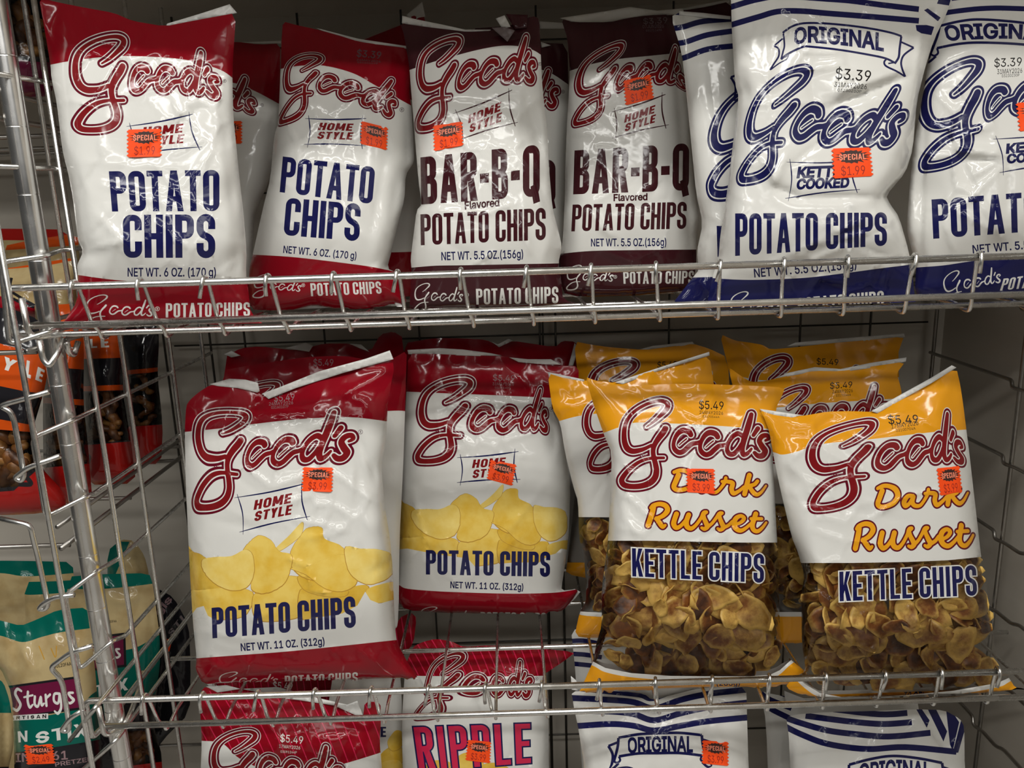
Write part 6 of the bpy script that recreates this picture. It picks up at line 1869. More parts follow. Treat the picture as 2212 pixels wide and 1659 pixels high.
B10 = make_bag('chip_bag', 'yellow and white dark russet chip bag, clear below, left of the front two', 'chip bag', DR,
               [(1265, 814), (1280, 820), (1312, 829), (1348, 836), (1420, 830), (1504, 829), (1562, 831), (1620, 833), (1696, 837), (1688, 858), (1676, 882), (1669, 980), (1670, 1008), (1673, 1060), (1676, 1120), (1682, 1222), (1683, 1306), (1686, 1376), (1701, 1418), (1707, 1424), (1746, 1455), (1698, 1487), (1592, 1489), (1448, 1492),
                (1330, 1500), (1249, 1503), (1261, 1474), (1282, 1427), (1288, 1390), (1300, 1351), (1300, 1264), (1310, 1194), (1314, 1160), (1317, 1092), (1322, 980), (1303, 935), (1280, 868)],
               L, deck=DECK[1], foot=(1480, 1486), lean=7, T=.065, btm=.35, corners=[(1270, 816), (1690, 836), (1700, 1490), (1275, 1500)], seed=27, back_clear=[WIN + BOT[::-1]],
               creases=[((1355, 850), (1372, 925), 5, 6), ((1352, 836), (1400, 870), -3, 6), ((1395, 1000), (1412, 1130), 4, 5), ((1385, 985), (1400, 1010), 3, 4), ((1322, 1000), (1350, 1120), 4, 9), ((1350, 1120), (1385, 1160), 4, 7), ((1448, 858), (1500, 845), 3, 5), ((1655, 950), (1668, 1030), -4, 8), ((1340, 1175), (1310, 1300), 4, 7), ((1590, 1190), (1600, 1300), 4, 4),
                        ((1400, 1195), (1440, 1260), 3, 5), ((1310, 1330), (1380, 1390), 4, 6), ((1560, 1350), (1640, 1380), 4, 6), ((1440, 1408), (1560, 1412), 3, 4), ((1700, 1430), (1740, 1455), 5, 6), ((1430, 1320), (1470, 1350), 3, 5), ((1580, 1310), (1660, 1330), 3, 5), ((1320, 1420), (1400, 1440), 3, 5)],
               dents=[(1330, 1080, 25, -5)],
               stickers=[([(1481, 1012), (1545, 1013), (1546, 1067), (1482, 1063)], '$3.99')])

# 11a, 11b, 11c
pts = dict(gt=(1687, 763), gl=(1618, 850), dt=(1850, 790), tl=(1615, 920), sr=(1890, 840))
L = [('clear', [[(1500, 1035), (2000, 1035), (2000, 1205), (1500, 1205)]]), ('yellow', ext([(1560, 800), (1620, 818), (1700, 822), (1940, 815)])), ('yellow', ext([(1500, 1195), (2000, 1195)], False))]
L += logo_layers(pts, RED_LOGO, 0) + price_block('$5.49', None, None, [(1764, 774), (1811, 776), (1811, 789), (1764, 787)], 0, 0)
make_bag('chip_bag', 'yellow topped dark russet chip bag furthest back, by the corner of the walls', 'chip bag', DR,
         [(1555, 721), (1588, 736), (1620, 740), (1648, 745), (1664, 755), (1720, 750), (1788, 742), (1870, 735), (1953, 727), (1946, 745), (1940, 764), (1945, 900), (1945, 1190), (1930, 1235), (1640, 1240), (1610, 1200), (1600, 900), (1572, 790)],
         L, deck=DECK[1], foot=(1790, 1250), lean=4, T=.04, seed=28, seals=[([(1700, 748), (1718, 740), (1830, 730), (1953, 720), (1955, 728), (1870, 738), (1788, 745)], 'seal_white', -.003)])
pts = dict(gt=(1727, 829), gl=(1655, 912), dt=(1889, 827), sb=(1900, 925), sr=(1925, 880), tl=(1655, 985))
L = [('clear', [[(1500, 1088), (1720, 1088), (2000, 1090), (2000, 1330), (1500, 1330)]]), ('yellow', ext([(1600, 885), (1680, 880), (1774, 871), (1872, 865), (1948, 860)])), ('white', ext([(1500, 1322), (1990, 1322)], False)), ('yellow', ext([(1500, 1332), (1990, 1332)], False))]
L += logo_layers(pts, RED_LOGO, 0) + price_block('$5.49', '24MAY2026', '03170544A', [(1793, 827), (1841, 824), (1841, 837), (1793, 840)], [(1798, 843), (1842, 840), (1842, 847), (1798, 850)], [(1806, 852), (1838, 850), (1838, 855), (1806, 857)])
B11b = make_bag('chip_bag', 'yellow topped dark russet chip bag directly behind the rightmost front one', 'chip bag', DR,
                [(1572, 791), (1600, 812), (1622, 825), (1648, 824), (1675, 818), (1720, 808), (1760, 801), (1816, 802), (1880, 792), (1956, 781), (1937, 806), (1944, 830), (1948, 848), (1945, 1000), (1950, 1340), (1930, 1395), (1690, 1400), (1675, 1380), (1640, 1100), (1600, 900)],
                L, deck=DECK[1], foot=(1800, 1382), lean=7, T=.045, corners=[(1572, 791), (1956, 781), (1945, 1395), (1660, 1398)], seed=29,
                creases=[((1600, 830), (1650, 860), 4, 6), ((1640, 800), (1640, 850), -3, 5)],
                seals=[([(1673, 818), (1700, 806), (1760, 793), (1816, 797), (1880, 784), (1958, 772), (1957, 781), (1880, 795), (1816, 804), (1760, 803)], 'seal_white', -.002)])
pts = dict(gt=(1864, 903), gl=(1741, 994), tl=(1746, 1092), tb=(1770, 1108), cb=(1879, 1028), ob=(1909, 1025), dt=(2046, 884), sr=(2084, 963), sb=(2074, 1010),
           d1=(1893, 1049), d2=(2092, 1064), r1=(1843, 1187), r2=(2104, 1156), d3=(1892, 1097), d4=(2090, 1025))
WIN = [(1690, 1214), (1732, 1216), (1840, 1216), (1960, 1214), (2050, 1210), (2119, 1203), (2160, 1196)]
BOT = [(1700, 1440), (1738, 1477), (1771, 1497), (1830, 1508), (1890, 1506), (1956, 1502), (2060, 1492), (2153, 1476), (2180, 1464), (2220, 1440)]
L = [('clear', [WIN + BOT[::-1]]), ('yellow', ext([(1650, 972), (1672, 977), (1690, 982), (1720, 976), (1757, 963), (1800, 956), (1860, 951), (1940, 942), (2020, 933), (2087, 928), (2110, 926)])),
     ('white', ext(BOT, False)), ('yellow', ext([(x, y + 9) for x, y in BOT], False))]
L += russet_layers(pts)
L += heavy('KETTLE CHIPS', [(1813, 1235), (2108, 1221), (2111, 1286), (1814, 1299)], 'navy', 'white', 2.6, w=.40, t=.15, gap=.085)
L += price_block('$5.49', '17MAY2026', '03100704A', [(1917, 898), (1982, 896), (1984, 914), (1920, 916)], [(1925, 917), (1983, 909), (1984, 918), (1926, 926)], [(1935, 927), (1977, 922), (1978, 928), (1936, 933)])
L += line_text('10 OZ.', (1952, 1517), (1994, 1513), 10, .04)
B11 = make_bag('chip_bag', 'yellow and white dark russet chip bag with a clear lower half, nearest the right wall', 'chip bag', DR,
               [(1641, 886), (1660, 893), (1676, 897), (1704, 901), (1743, 897), (1788, 889), (1840, 888), (1889, 890), (1950, 858), (2010, 826), (2066, 795), (2074, 830), (2080, 868), (2087, 924), (2094, 980), (2102, 1050), (2110, 1120), (2119, 1200), (2133, 1278), (2144, 1362), (2155, 1432), (2175, 1457), (2200, 1497), (2208, 1505),
                (2124, 1508), (1984, 1514), (1844, 1523), (1788, 1525), (1740, 1506), (1696, 1485), (1712, 1465), (1741, 1450), (1732, 1390), (1731, 1278), (1738, 1244), (1724, 1194), (1710, 1160), (1684, 1050), (1670, 980), (1662, 933), (1651, 902)],
               L, deck=DECK[1], foot=(1940, 1494), lean=8, T=.062, btm=.25, corners=[(1645, 888), (2068, 795), (2185, 1506), (1725, 1508)], seed=30, back_clear=[WIN + BOT[::-1]],
               creases=[((1690, 905), (1722, 917), 4, 4), ((1722, 917), (1770, 920), 4, 4), ((1760, 930), (1800, 905), -5, 8), ((1665, 920), (1690, 960), 4, 6), ((1700, 940), (1760, 950), -4, 7), ((1840, 955), (1920, 970), 3, 4), ((1882, 1120), (1960, 1070), 4, 5), ((1960, 1070), (2030, 1060), 3, 4), ((1890, 895), (1950, 890), 3, 5), ((1985, 900), (2030, 930), 3, 5),
                        ((1735, 1245), (1800, 1290), -5, 6), ((1800, 1290), (1860, 1340), 3, 5), ((1760, 1260), (1740, 1330), 5, 6), ((1880, 1350), (1960, 1360), 3, 5), ((1730, 1400), (1760, 1470), 4, 6), ((2090, 1300), (2130, 1330), 4, 6), ((1840, 1443), (2080, 1430), 3, 4), ((2000, 1250), (1960, 1330), 3, 5), ((2090, 940), (2105, 1100), -3, 8)],
               dents=[(1700, 1040, 25, -5)],
               seals=[([(1641, 883), (1680, 889), (1735, 897), (1704, 903), (1676, 899), (1650, 893)], 'seal_white', -.002), ([(1882, 888), (1950, 850), (2010, 817), (2056, 789), (2066, 794), (2010, 829), (1950, 862), (1895, 893)], 'seal_white', .003),
                      ([(2168, 1500), (2200, 1490), (2212, 1507), (2180, 1510)], 'seal_white', .001, 'bottom_seal')],
               stickers=[([(2022, 1012), (2074, 1006), (2080, 1064), (2030, 1071)], '$3.99')])

fill_crisps(B10, [(1316, 1166), (1674, 1168), (1680, 1300), (1684, 1400), (1692, 1436), (1620, 1450), (1448, 1448), (1340, 1438), (1300, 1420), (1310, 1350), (1314, 1260)], 54, 74,
            'fried dark russet chip inside the clear lower half of the left front yellow bag', 'dark russet chips in the left front bag', 5)
fill_crisps(B11, [(1738, 1214), (2118, 1202), (2130, 1300), (2142, 1380), (2156, 1452), (2060, 1478), (1956, 1488), (1830, 1494), (1765, 1478), (1750, 1380), (1748, 1290)], 54, 74,
            'fried dark russet chip inside the clear lower half of the rightmost yellow bag', 'dark russet chips in the right front bag', 6)
fill_crisps(B10b, [(1262, 1125), (1330, 1125), (1330, 1310), (1275, 1310), (1272, 1260)], 14, 16, 'fried dark russet chip in the bag whose left ear sticks out', 'dark russet chips in the half hidden left bag', 7, 1.0)
fill_crisps(B11b, [(1668, 1100), (1735, 1100), (1745, 1310), (1690, 1310), (1680, 1200)], 14, 16, 'fried dark russet chip in the bag behind the rightmost yellow one', 'dark russet chips in the half hidden right bag', 8, 1.0)

# ------------------------------------------------------------------ bags of the lowest shelf
DZ = DECK[2]


def pin(region_poly, a, b, n, hw=1.1):
    """thin pinstripes from side to side: stripe k joins point k of line a to point k of line b"""
    L = []
    for i in range(n):
        t = (i + .5) / n
        p = np.array(a[0], float) * (1 - t) + np.array(a[1], float) * t
        q = np.array(b[0], float) * (1 - t) + np.array(b[1], float) * t
        L.append(pen([p, (p + q) / 2 + np.array((4, -4)), q], hw, 'pink'))
    return L


# 12d white ripple bag behind, right of the front striped one
L = slices(lambda p: p, [([(871, 1618), (873, 1637), (865, 1654), (845, 1667), (828, 1665), (814, 1655), (818, 1636), (834, 1618), (855, 1611)], 2), ([(870, 1652), (871, 1666), (848, 1681), (824, 1688), (799, 1685), (797, 1672), (812, 1655), (835, 1644), (860, 1642)], 1), ([(871, 1606), (862, 1619), (849, 1623), (840, 1617), (837, 1602), (845, 1588), (855, 1578), (866, 1579), (871, 1589)], 2)], seed=9)
L += heavy('E', [(822, 1570), (834, 1570), (834, 1592), (822, 1592)], 'navy', w=.5, t=.2)
make_bag('chip_bag', 'white ripple chip bag showing as a narrow strip right of the red pinstriped bag', 'chip bag', RP,
         [(700, 1470), (800, 1450), (862, 1432), (868, 1500), (868, 1600), (872, 1700), (880, 2080), (700, 2090)], L, Y=1.15, foot=(800, 1600), rest=DECK[2], lean=2, T=.03, seed=31)
# 12b
L = pin(None, [(400, 1420), (1010, 1290)], [(440, 1620), (1030, 1560)], 40)
L += price_block('$5.49', None, None, [(590, 1473), (632, 1475), (632, 1490), (590, 1488)], 0, 0, 'white')
make_bag('chip_bag', 'red pinstriped chip bag tucked behind the front pinstriped one under the large red bag', 'chip bag', ST,
         [(448, 1484), (480, 1466), (560, 1440), (700, 1425), (800, 1400), (850, 1372), (862, 1335), (888, 1322), (900, 1335), (893, 1390), (868, 1420), (852, 1470), (845, 1600), (850, 2010), (480, 2020), (462, 1600)], L, base='red', Y=1.22, foot=(640, 1560), rest=DECK[2], lean=2, T=.05, seed=32,
         seals=[([(446, 1476), (462, 1468), (470, 1484), (455, 1490)], 'seal_white', .01), ([(520, 1488), (600, 1484), (660, 1500), (640, 1506), (560, 1496)], 'seal_white', .016)])
# 12
pts = dict(gt=(535, 1571), gl=(452, 1650), tl=(450, 1725), tb=(470, 1745), cb=(550, 1682), ob=(572, 1690), dt=(704, 1606), sr=(746, 1662), sb=(722, 1705))
L = pin(None, [(330, 1500), (1000, 1460)], [(440, 1700), (1060, 1640)], 30)
L += [('white', ext([(410, 1595), (434, 1600), (480, 1606), (520, 1640), (600, 1672), (680, 1668), (722, 1656), (770, 1642), (818, 1627), (850, 1615)], False))]
L += logo_layers(pts, RED_LOGO) + ring_mark((743, 1654), 4, 'ink_dark')
L += price_block('$5.49', '17MAY2026', '03091244P', [(606, 1586), (655, 1591), (654, 1607), (605, 1602)], [(603, 1608), (649, 1612), (648, 1619), (603, 1615)], [(606, 1621), (641, 1623), (641, 1628), (606, 1626)], 'white')
make_bag('chip_bag', 'red pinstriped chip bag in front on the lowest shelf, white price on its top', 'chip bag', ST,
         [(436, 1484), (470, 1487), (520, 1492), (570, 1500), (610, 1508), (665, 1512), (722, 1521), (784, 1552), (788, 1516), (822, 1516), (823, 1560), (820, 1600), (825, 1660), (840, 1900), (850, 2180), (640, 2200), (430, 2200), (428, 1900), (433, 1680), (436, 1600), (432, 1530)],
         L, base='red', Y=1.02, foot=(640, 1600), rest=DECK[2], lean=6, T=.06, corners=[(434, 1484), (822, 1514), (850, 2190), (430, 2200)], seed=33,
         creases=[((510, 1535), (545, 1533), 4, 5), ((645, 1550), (640, 1580), 4, 5), ((675, 1595), (740, 1600), 4, 5), ((690, 1610), (765, 1585), 4, 5), ((620, 1590), (655, 1585), 4, 5), ((640, 1650), (720, 1620), 3, 4), ((500, 1570), (560, 1550), 3, 4)],
         seals=[([(445, 1483), (490, 1480), (520, 1488), (470, 1496)], 'seal_white', .004), ([(606, 1508), (680, 1506), (750, 1522), (772, 1514), (786, 1550), (770, 1546), (722, 1524), (650, 1513)], 'seal_white', .004)])
# 13
pts = dict(gt=(989, 1403), gl=(917, 1480), tl=(893, 1547), tb=(906, 1556), cb=(977, 1508), ob=(1020, 1508), dt=(1123, 1424), sr=(1154, 1469), sb=(1135, 1513))
L = pin(None, [(800, 1340), (1300, 1340)], [(900, 1500), (1330, 1500)], 26)
L += [('white', ext([(870, 1459), (900, 1460), (1000, 1461), (1100, 1461), (1165, 1460), (1240, 1458)], False))]
L += logo_layers(pts, RED_LOGO) + ring_mark((1159, 1466), 4, 'ink_dark')
L += slices(lambda p: p, [([(994, 1668), (980, 1685), (956, 1694), (928, 1691), (912, 1677), (916, 1659), (929, 1645), (957, 1642), (978, 1651)], 2), ([(1043, 1645), (1048, 1666), (1031, 1687), (1006, 1694), (980, 1687), (968, 1667), (981, 1641), (1002, 1627), (1031, 1626)], 1), ([(1114, 1676), (1097, 1690), (1075, 1696), (1046, 1691), (1033, 1677), (1036, 1661), (1050, 1649), (1079, 1649), (1099, 1659)], 2), ([(1175, 1690), (1157, 1704), (1128, 1712), (1093, 1709), (1074, 1698), (1077, 1682), (1093, 1671), (1129, 1668), (1155, 1676)], 1), ([(1089, 1690), (1082, 1709), (1046, 1720), (1008, 1716), (979, 1700), (973, 1680), (1007, 1664), (1045, 1660), (1086, 1671)], 1)], seed=11)
L += heavy('RIPPLE', [(893, 1571), (1145, 1563), (1147, 1648), (906, 1666)], 'pink', 'navy', 3.4, w=.40, t=.14, gap=.13)
make_bag('chip_bag', 'ripple chip bag with a red pinstriped top and pink lettering, on the lowest shelf', 'chip bag', RP,
         [(876, 1436), (893, 1396), (915, 1386), (941, 1380), (975, 1385), (1000, 1398), (1056, 1394), (1140, 1399), (1244, 1408), (1220, 1427), (1170, 1460), (1179, 1488), (1185, 1544), (1186, 1659), (1195, 1900), (1205, 2120), (880, 2130), (872, 1900), (870, 1659), (868, 1558), (873, 1474)],
         L, base='red', Y=1.12, foot=(1030, 1560), rest=DECK[2], lean=5, T=.06, corners=[(885, 1400), (1215, 1405), (1205, 2120), (880, 2130)], seed=34,
         creases=[((1020, 1510), (1065, 1480), 6, 6), ((1065, 1480), (1133, 1452), 4, 5), ((1030, 1490), (1062, 1580), 7, 8), ((1110, 1545), (1090, 1660), 3, 4), ((1060, 1450), (1133, 1452), 3, 4), ((940, 1385), (935, 1420), 4, 4)],
         stickers=[([(1009, 1598), (1062, 1603), (1060, 1649), (1004, 1642)], '$3.99')])
# 14b, 14
L = stripes([[(1220, 1360), (1260, 1352), (1300, 1358)], [(1220, 1386), (1260, 1384), (1300, 1392)], [(1220, 1412), (1262, 1414), (1300, 1420)], [(1220, 1432), (1262, 1436), (1300, 1440)]], 5)
make_bag('chip_bag', 'blue striped white bag peeping out below the yellow corner of a kettle chip bag', 'chip bag', K11,
         [(1233, 1355), (1300, 1350), (1450, 1360), (1580, 1380), (1600, 1600), (1600, 2060), (1270, 2070), (1260, 1700), (1243, 1450)], L, Y=1.20, foot=(1430, 1500), rest=DECK[2], lean=4, T=.05, seed=35)
pts = dict(gt=(1350, 1655), gl=(1290, 1740), tl=(1285, 1810), cb=(1380, 1770), dt=(1540, 1690), sr=(1590, 1740))
L = stripes([[(1220, 1508), (1238, 1508), (1320, 1512), (1370, 1517), (1413, 1530), (1470, 1512), (1530, 1499), (1620, 1489)], [(1220, 1536), (1242, 1536), (1320, 1537), (1370, 1543), (1413, 1556), (1470, 1541), (1530, 1528), (1620, 1517)],
             [(1230, 1568), (1250, 1568), (1320, 1564), (1370, 1568), (1413, 1578), (1470, 1568), (1530, 1558), (1625, 1549)], [(1230, 1484), (1300, 1492), (1380, 1500), (1410, 1508), (1470, 1486), (1530, 1474), (1620, 1468)]], 6.5)
L += ribbon((1336, 1594), (1422, 1584), (1516, 1588), (1337, 1634), (1420, 1627), (1516, 1632), 3)
L += bold_curved('ORIGINAL', [(1356, 1595), (1420, 1592), (1497, 1592)], [(1357, 1626), (1420, 1624), (1497, 1624)])
L += logo_layers(pts, NAVY_LOGO, 0)
make_bag('chip_bag', 'large blue striped white chip bag with a price sticker right of its ORIGINAL banner', 'chip bag', K11,
         [(1234, 1492), (1294, 1491), (1350, 1494), (1392, 1499), (1408, 1512), (1434, 1506), (1504, 1488), (1560, 1484), (1612, 1484), (1614, 1558), (1617, 1659), (1635, 1900), (1650, 2190), (1280, 2200), (1270, 1900), (1263, 1659), (1249, 1572), (1240, 1530)],
         L, Y=1.0, foot=(1430, 1590), rest=DECK[2], lean=6, T=.06, corners=[(1234, 1488), (1612, 1484), (1650, 2190), (1280, 2200)], seed=36,
         creases=[((1413, 1500), (1414, 1585), -6, 8), ((1310, 1580), (1335, 1600), 3, 4), ((1258, 1560), (1282, 1659), 3, 5), ((1300, 1525), (1345, 1540), 3, 4)],
         seals=[([(1233, 1460), (1245, 1470), (1249, 1492), (1235, 1490)], 'seal_white', .001), ([(1300, 1488), (1400, 1480), (1470, 1478), (1510, 1486), (1434, 1508), (1408, 1512), (1390, 1499)], 'seal_white', -.006)],
         stickers=[([(1516, 1599), (1575, 1603), (1575, 1655), (1515, 1649)], '$3.99')])
# 15b, 15
L = stripes([[(1640, 1494), (1660, 1510), (1710, 1530)], [(1650, 1520), (1670, 1534), (1715, 1556)], [(1640, 1470), (1670, 1490), (1710, 1505)]], 6)
make_bag('chip_bag', 'blue striped white bag mostly hidden behind the lowest shelf bag nearest the right wall', 'chip bag', K11,
         [(1642, 1492), (1670, 1500), (1740, 1510), (1900, 1500), (2000, 1520), (2000, 2060), (1690, 2070), (1662, 1760), (1655, 1560)], L, Y=1.14, foot=(1820, 1600), rest=DECK[2], lean=4, T=.05, seed=37, creases=[((1690, 1580), (1680, 1659), 4, 8)],
         seals=[([(1694, 1492), (1740, 1510), (1738, 1526), (1696, 1516)], 'seal_white', .012)])
pts = dict(gt=(1870, 1720), gl=(1790, 1800), dt=(2030, 1740), tl=(1785, 1870))
L = stripes([[(1740, 1546), (1790, 1553), (1850, 1560), (1910, 1564), (1970, 1560)], [(1690, 1548), (1730, 1562), (1788, 1578), (1850, 1586), (1920, 1591), (2010, 1583)], [(1690, 1566), (1730, 1586), (1788, 1607), (1872, 1618), (1956, 1614), (2066, 1624)], [(1800, 1532), (1900, 1543), (1960, 1540)]], 6.5)
L += [('navy', [[(1978, 1530), (1990, 1530), (2008, 1556), (2002, 1572)]]), ('navy', [[(2004, 1532), (2022, 1532), (2046, 1580), (2038, 1602)]]), ('navy', [[(2044, 1536), (2060, 1542), (2072, 1560), (2058, 1622), (2052, 1608)]]), ('navy', [[(2076, 1556), (2086, 1570), (2070, 1626), (2058, 1626)]])]
L += ribbon((1834, 1652), (1928, 1633), (2035, 1648), (1836, 1692), (1928, 1676), (2038, 1690), 3)
L += bold_curved('ORIGINAL', [(1857, 1652), (1932, 1643), (2010, 1648)], [(1857, 1688), (1932, 1678), (2010, 1684)])
L += logo_layers(pts, NAVY_LOGO, 0)
make_bag('chip_bag', 'large blue striped white chip bag with one twisted top corner, beside the right wall', 'chip bag', K11,
         [(1698, 1548), (1724, 1543), (1790, 1538), (1880, 1536), (1976, 1532), (2040, 1534), (2074, 1553), (2083, 1570), (2084, 1659), (2105, 1900), (2125, 2190), (1730, 2200), (1718, 1900), (1707, 1659), (1704, 1590)],
         L, Y=1.03, foot=(1895, 1600), rest=DECK[2], lean=6, T=.06, corners=[(1700, 1545), (2080, 1545), (2125, 2190), (1730, 2200)], seed=38,
         creases=[((1975, 1535), (2050, 1620), -6, 7), ((1780, 1570), (1790, 1620), 3, 6), ((1722, 1590), (1715, 1659), 4, 8), ((2076, 1580), (2050, 1625), 4, 5)])

# ------------------------------------------------------------------ the bay to the left of the post: pretzel bags
PZ, TL_, TB = 'orange and black pretzel bags', 'teal and tan pretzel bags', 'tan snack bags with orange tops'
ZL2, ZL1, ZL3 = Z(-.41), Z(-.15), Z(-1.05)
ls = empty('wire_shelf', (-.85, .95, ZL2 - .005), 'wire shelf in the left bay carrying the orange pretzel bags', 'shelf', 'wire shelves of the left bay')


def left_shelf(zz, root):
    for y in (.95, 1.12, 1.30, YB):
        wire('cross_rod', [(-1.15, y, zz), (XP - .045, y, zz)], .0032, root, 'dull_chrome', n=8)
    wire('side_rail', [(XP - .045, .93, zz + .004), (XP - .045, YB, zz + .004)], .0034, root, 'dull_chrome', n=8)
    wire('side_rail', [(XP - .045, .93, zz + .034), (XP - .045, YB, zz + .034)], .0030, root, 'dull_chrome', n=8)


left_shelf(ZL2 - .006, ls)
ls = empty('wire_shelf', (-.85, .95, ZL1 - .005), 'wire shelf in the left bay carrying the tan snack bags', 'shelf', 'wire shelves of the left bay')
left_shelf(ZL1 - .006, ls)
ls = empty('wire_shelf', (-.85, .95, ZL3 - .005), 'wire shelf in the left bay carrying the teal pretzel bags', 'shelf', 'wire shelves of the left bay')
left_shelf(ZL3 - .006, ls)
ls = empty('wire_shelf', (-.85, .95, Z(.13)), 'wire shelf in the left bay carrying the dark pretzel bag at the top corner', 'shelf', 'wire shelves of the left bay')
left_shelf(Z(.118), ls)


def pretzel_mesh(seed):
    rng = np.random.default_rng(seed)
    P = [(-.030, 0, 0), (-.015, rng.uniform(-.008, .008), .003), (0, rng.uniform(-.008, .008), 0), (.016, rng.uniform(-.008, .008), .003), (.030, 0, 0)]
    path = cr(P, 4)
    V, F = tube_geo(path, [.0085 * (1 + .15 * math.sin(i * 1.1 + seed)) * math.sqrt(max(.06, 1 - (2 * i / (len(path) - 1) - 1) ** 6)) for i in range(len(path))], 9)
    me = bpy.data.meshes.new('pretzel')
    me.from_pydata([tuple(v) for v in V], [], F)
    me.materials.append(MATS['pretzel'])
    me.polygons.foreach_set('use_smooth', np.ones(len(me.polygons), bool))
    return me


PRETZELS = [pretzel_mesh(i) for i in range(5)]


def fill_pretzels(B, poly, cnt, label, group, seed, depth=.012):
    rng = np.random.default_rng(seed)
    poly = np.asarray(poly, float)
    lo, hi = poly.min(0), poly.max(0)
    pts = []
    cnt = cnt * 2
    for _ in range(cnt * 30):
        if len(pts) >= cnt:
            break
        p = lo + rng.random(2) * (hi - lo)
        if inside(p[None], [poly])[0] and min((np.hypot(*(p - q)) for q in pts), default=99) > 9:
            pts.append(p)
    n = B.plane.n
    up = np.array((0, 0, 1.0)) - n * n[2]
    up /= np.linalg.norm(up)
    rt = np.cross(up, n)
    for p in pts:
        for sc in (.95, .75, .55):
            ring = p + sc * 48 * np.array([(math.cos(a), math.sin(a)) for a in np.linspace(0, 6.283, 9)[:-1]])
            if inside(ring, [B.outline]).all():
                break
        else:
            continue
        room = B.H(np.vstack((p[None], p + (ring - p) * .8))).min()
        h = room - .013 * sc - .002 - rng.uniform(0, .005)
        if h - .010 * sc < -.5 * room:
            continue
        loc = B.plane.lift(p[None], np.array([h]))[0]
        M = Matrix(((rt[0], up[0], n[0]), (rt[1], up[1], n[1]), (rt[2], up[2], n[2]))) @ Matrix.Rotation(rng.uniform(0, 3.14), 3, 'Z')
        o = bpy.data.objects.new('pretzel', PRETZELS[rng.integers(5)])
        C.objects.link(o)
        o.matrix_world = Matrix.LocRotScale(Vector(loc), M.to_quaternion(), Vector((sc, sc, sc)))
        tag(o, label, 'pretzel', group)


# the four orange bags, the furthest first
def orange_bag(label, out, bands, win, letters, foot, seed, cnt, deck, plabel):
    L = [('orange', [bands[0]]), ('black', [bands[1]]), ('orange', [bands[2]]), ('clear', [win]), ('bright_red', [bands[3]])] + letters
    B = make_bag('pretzel_bag', label, 'pretzel bag', PZ, out, L, base='black', deck=deck, foot=foot, lean=3, T=.045, seed=seed, back='black', soft=1)
    fill_pretzels(B, win, cnt, plabel, 'pretzels in the ' + ['nearest', 'second', 'third', 'furthest'][seed - 44] + ' orange bag', seed)
    return B


orange_bag('orange and black pretzel bag furthest back in its row, mostly dark', [(262, 700), (338, 700), (344, 730), (340, 810), (352, 920), (348, 1003), (280, 1006), (262, 900)],
           [[(240, 640), (360, 640), (360, 700), (240, 706)], [(240, 700), (360, 690), (360, 792), (240, 800)], [(240, 803), (360, 792), (360, 802), (240, 812)], [(240, 924), (370, 916), (370, 1020), (240, 1020)]],
           [(268, 814), (342, 802), (350, 916), (270, 924)], [], (310, 1004), 47, 14, ZL2, 'brown pretzel in the furthest orange bag')
orange_bag('orange and black pretzel bag third in its row behind the chrome wires', [(178, 650), (255, 650), (268, 740), (264, 840), (284, 960), (294, 1045), (185, 1048), (176, 960)],
           [[(160, 640), (280, 640), (280, 775), (160, 778)], [(160, 776), (290, 772), (290, 830), (160, 836)], [(160, 835), (290, 830), (290, 842), (160, 846)], [(160, 964), (300, 952), (310, 1060), (160, 1060)]],
           [(184, 848), (266, 844), (282, 950), (186, 960)], heavy('LE', [(192, 733), (234, 728), (236, 750), (192, 752)], 'white', w=.5, t=.2, gap=.2) + [pen([(176, 1000), (192, 985), (188, 1006), (178, 1012)], 4, 'black')], (240, 1047), 46, 16, ZL2, 'brown pretzel in the third orange bag')
orange_bag('orange and black pretzel bag second in its row, just left of the chrome post', [(95, 660), (170, 655), (182, 740), (180, 870), (190, 960), (200, 1085), (100, 1090), (92, 960)],
           [[(80, 640), (200, 640), (200, 800), (80, 790)], [(80, 798), (200, 800), (200, 868), (80, 862)], [(80, 858), (200, 864), (200, 877), (80, 870)], [(80, 1012), (210, 1000), (215, 1110), (80, 1110)]],
           [(98, 872), (180, 878), (190, 1000), (100, 1010)], heavy('E', [(146, 748), (164, 752), (164, 766), (146, 764)], 'white', w=.5, t=.2), (150, 1088), 45, 14, ZL2, 'brown pretzel in the second orange bag')
orange_bag('orange and black pretzel bag nearest the camera, cut off by the left edge', [(-110, 660), (20, 665), (85, 690), (108, 740), (100, 830), (70, 930), (80, 1000), (140, 1065), (144, 1100), (60, 1112), (-110, 1114)],
           [[(-130, 700), (10, 745), (112, 770), (112, 852), (-130, 825)], [(-130, 825), (0, 834), (100, 855), (80, 920), (-130, 904)], [(-130, 903), (0, 906), (80, 920), (76, 934), (-130, 918)], [(-130, 1072), (30, 1060), (80, 1015), (150, 1000), (160, 1140), (-130, 1140)]],
           [(-110, 920), (66, 934), (72, 1000), (40, 1050), (-110, 1066)],
           heavy('Y', [(10, 770), (38, 780), (26, 804), (2, 796)], 'white', w=.75, t=.26) + heavy('L', [(58, 778), (70, 782), (66, 818), (54, 814)], 'white', w=.5, t=.24) + heavy('E', [(82, 792), (97, 800), (90, 826), (76, 820)], 'white', w=.5, t=.22)
           + [pen([(34, 1040), (48, 1024), (60, 1034), (66, 1046), (40, 1046)], 5, 'black')] + heavy('ST', [(-80, 760), (-20, 765), (-25, 790), (-85, 785)], 'white', w=.6, t=.22, gap=.15), (20, 1122), 44, 18, ZL2, 'brown pretzel in the nearest orange bag')

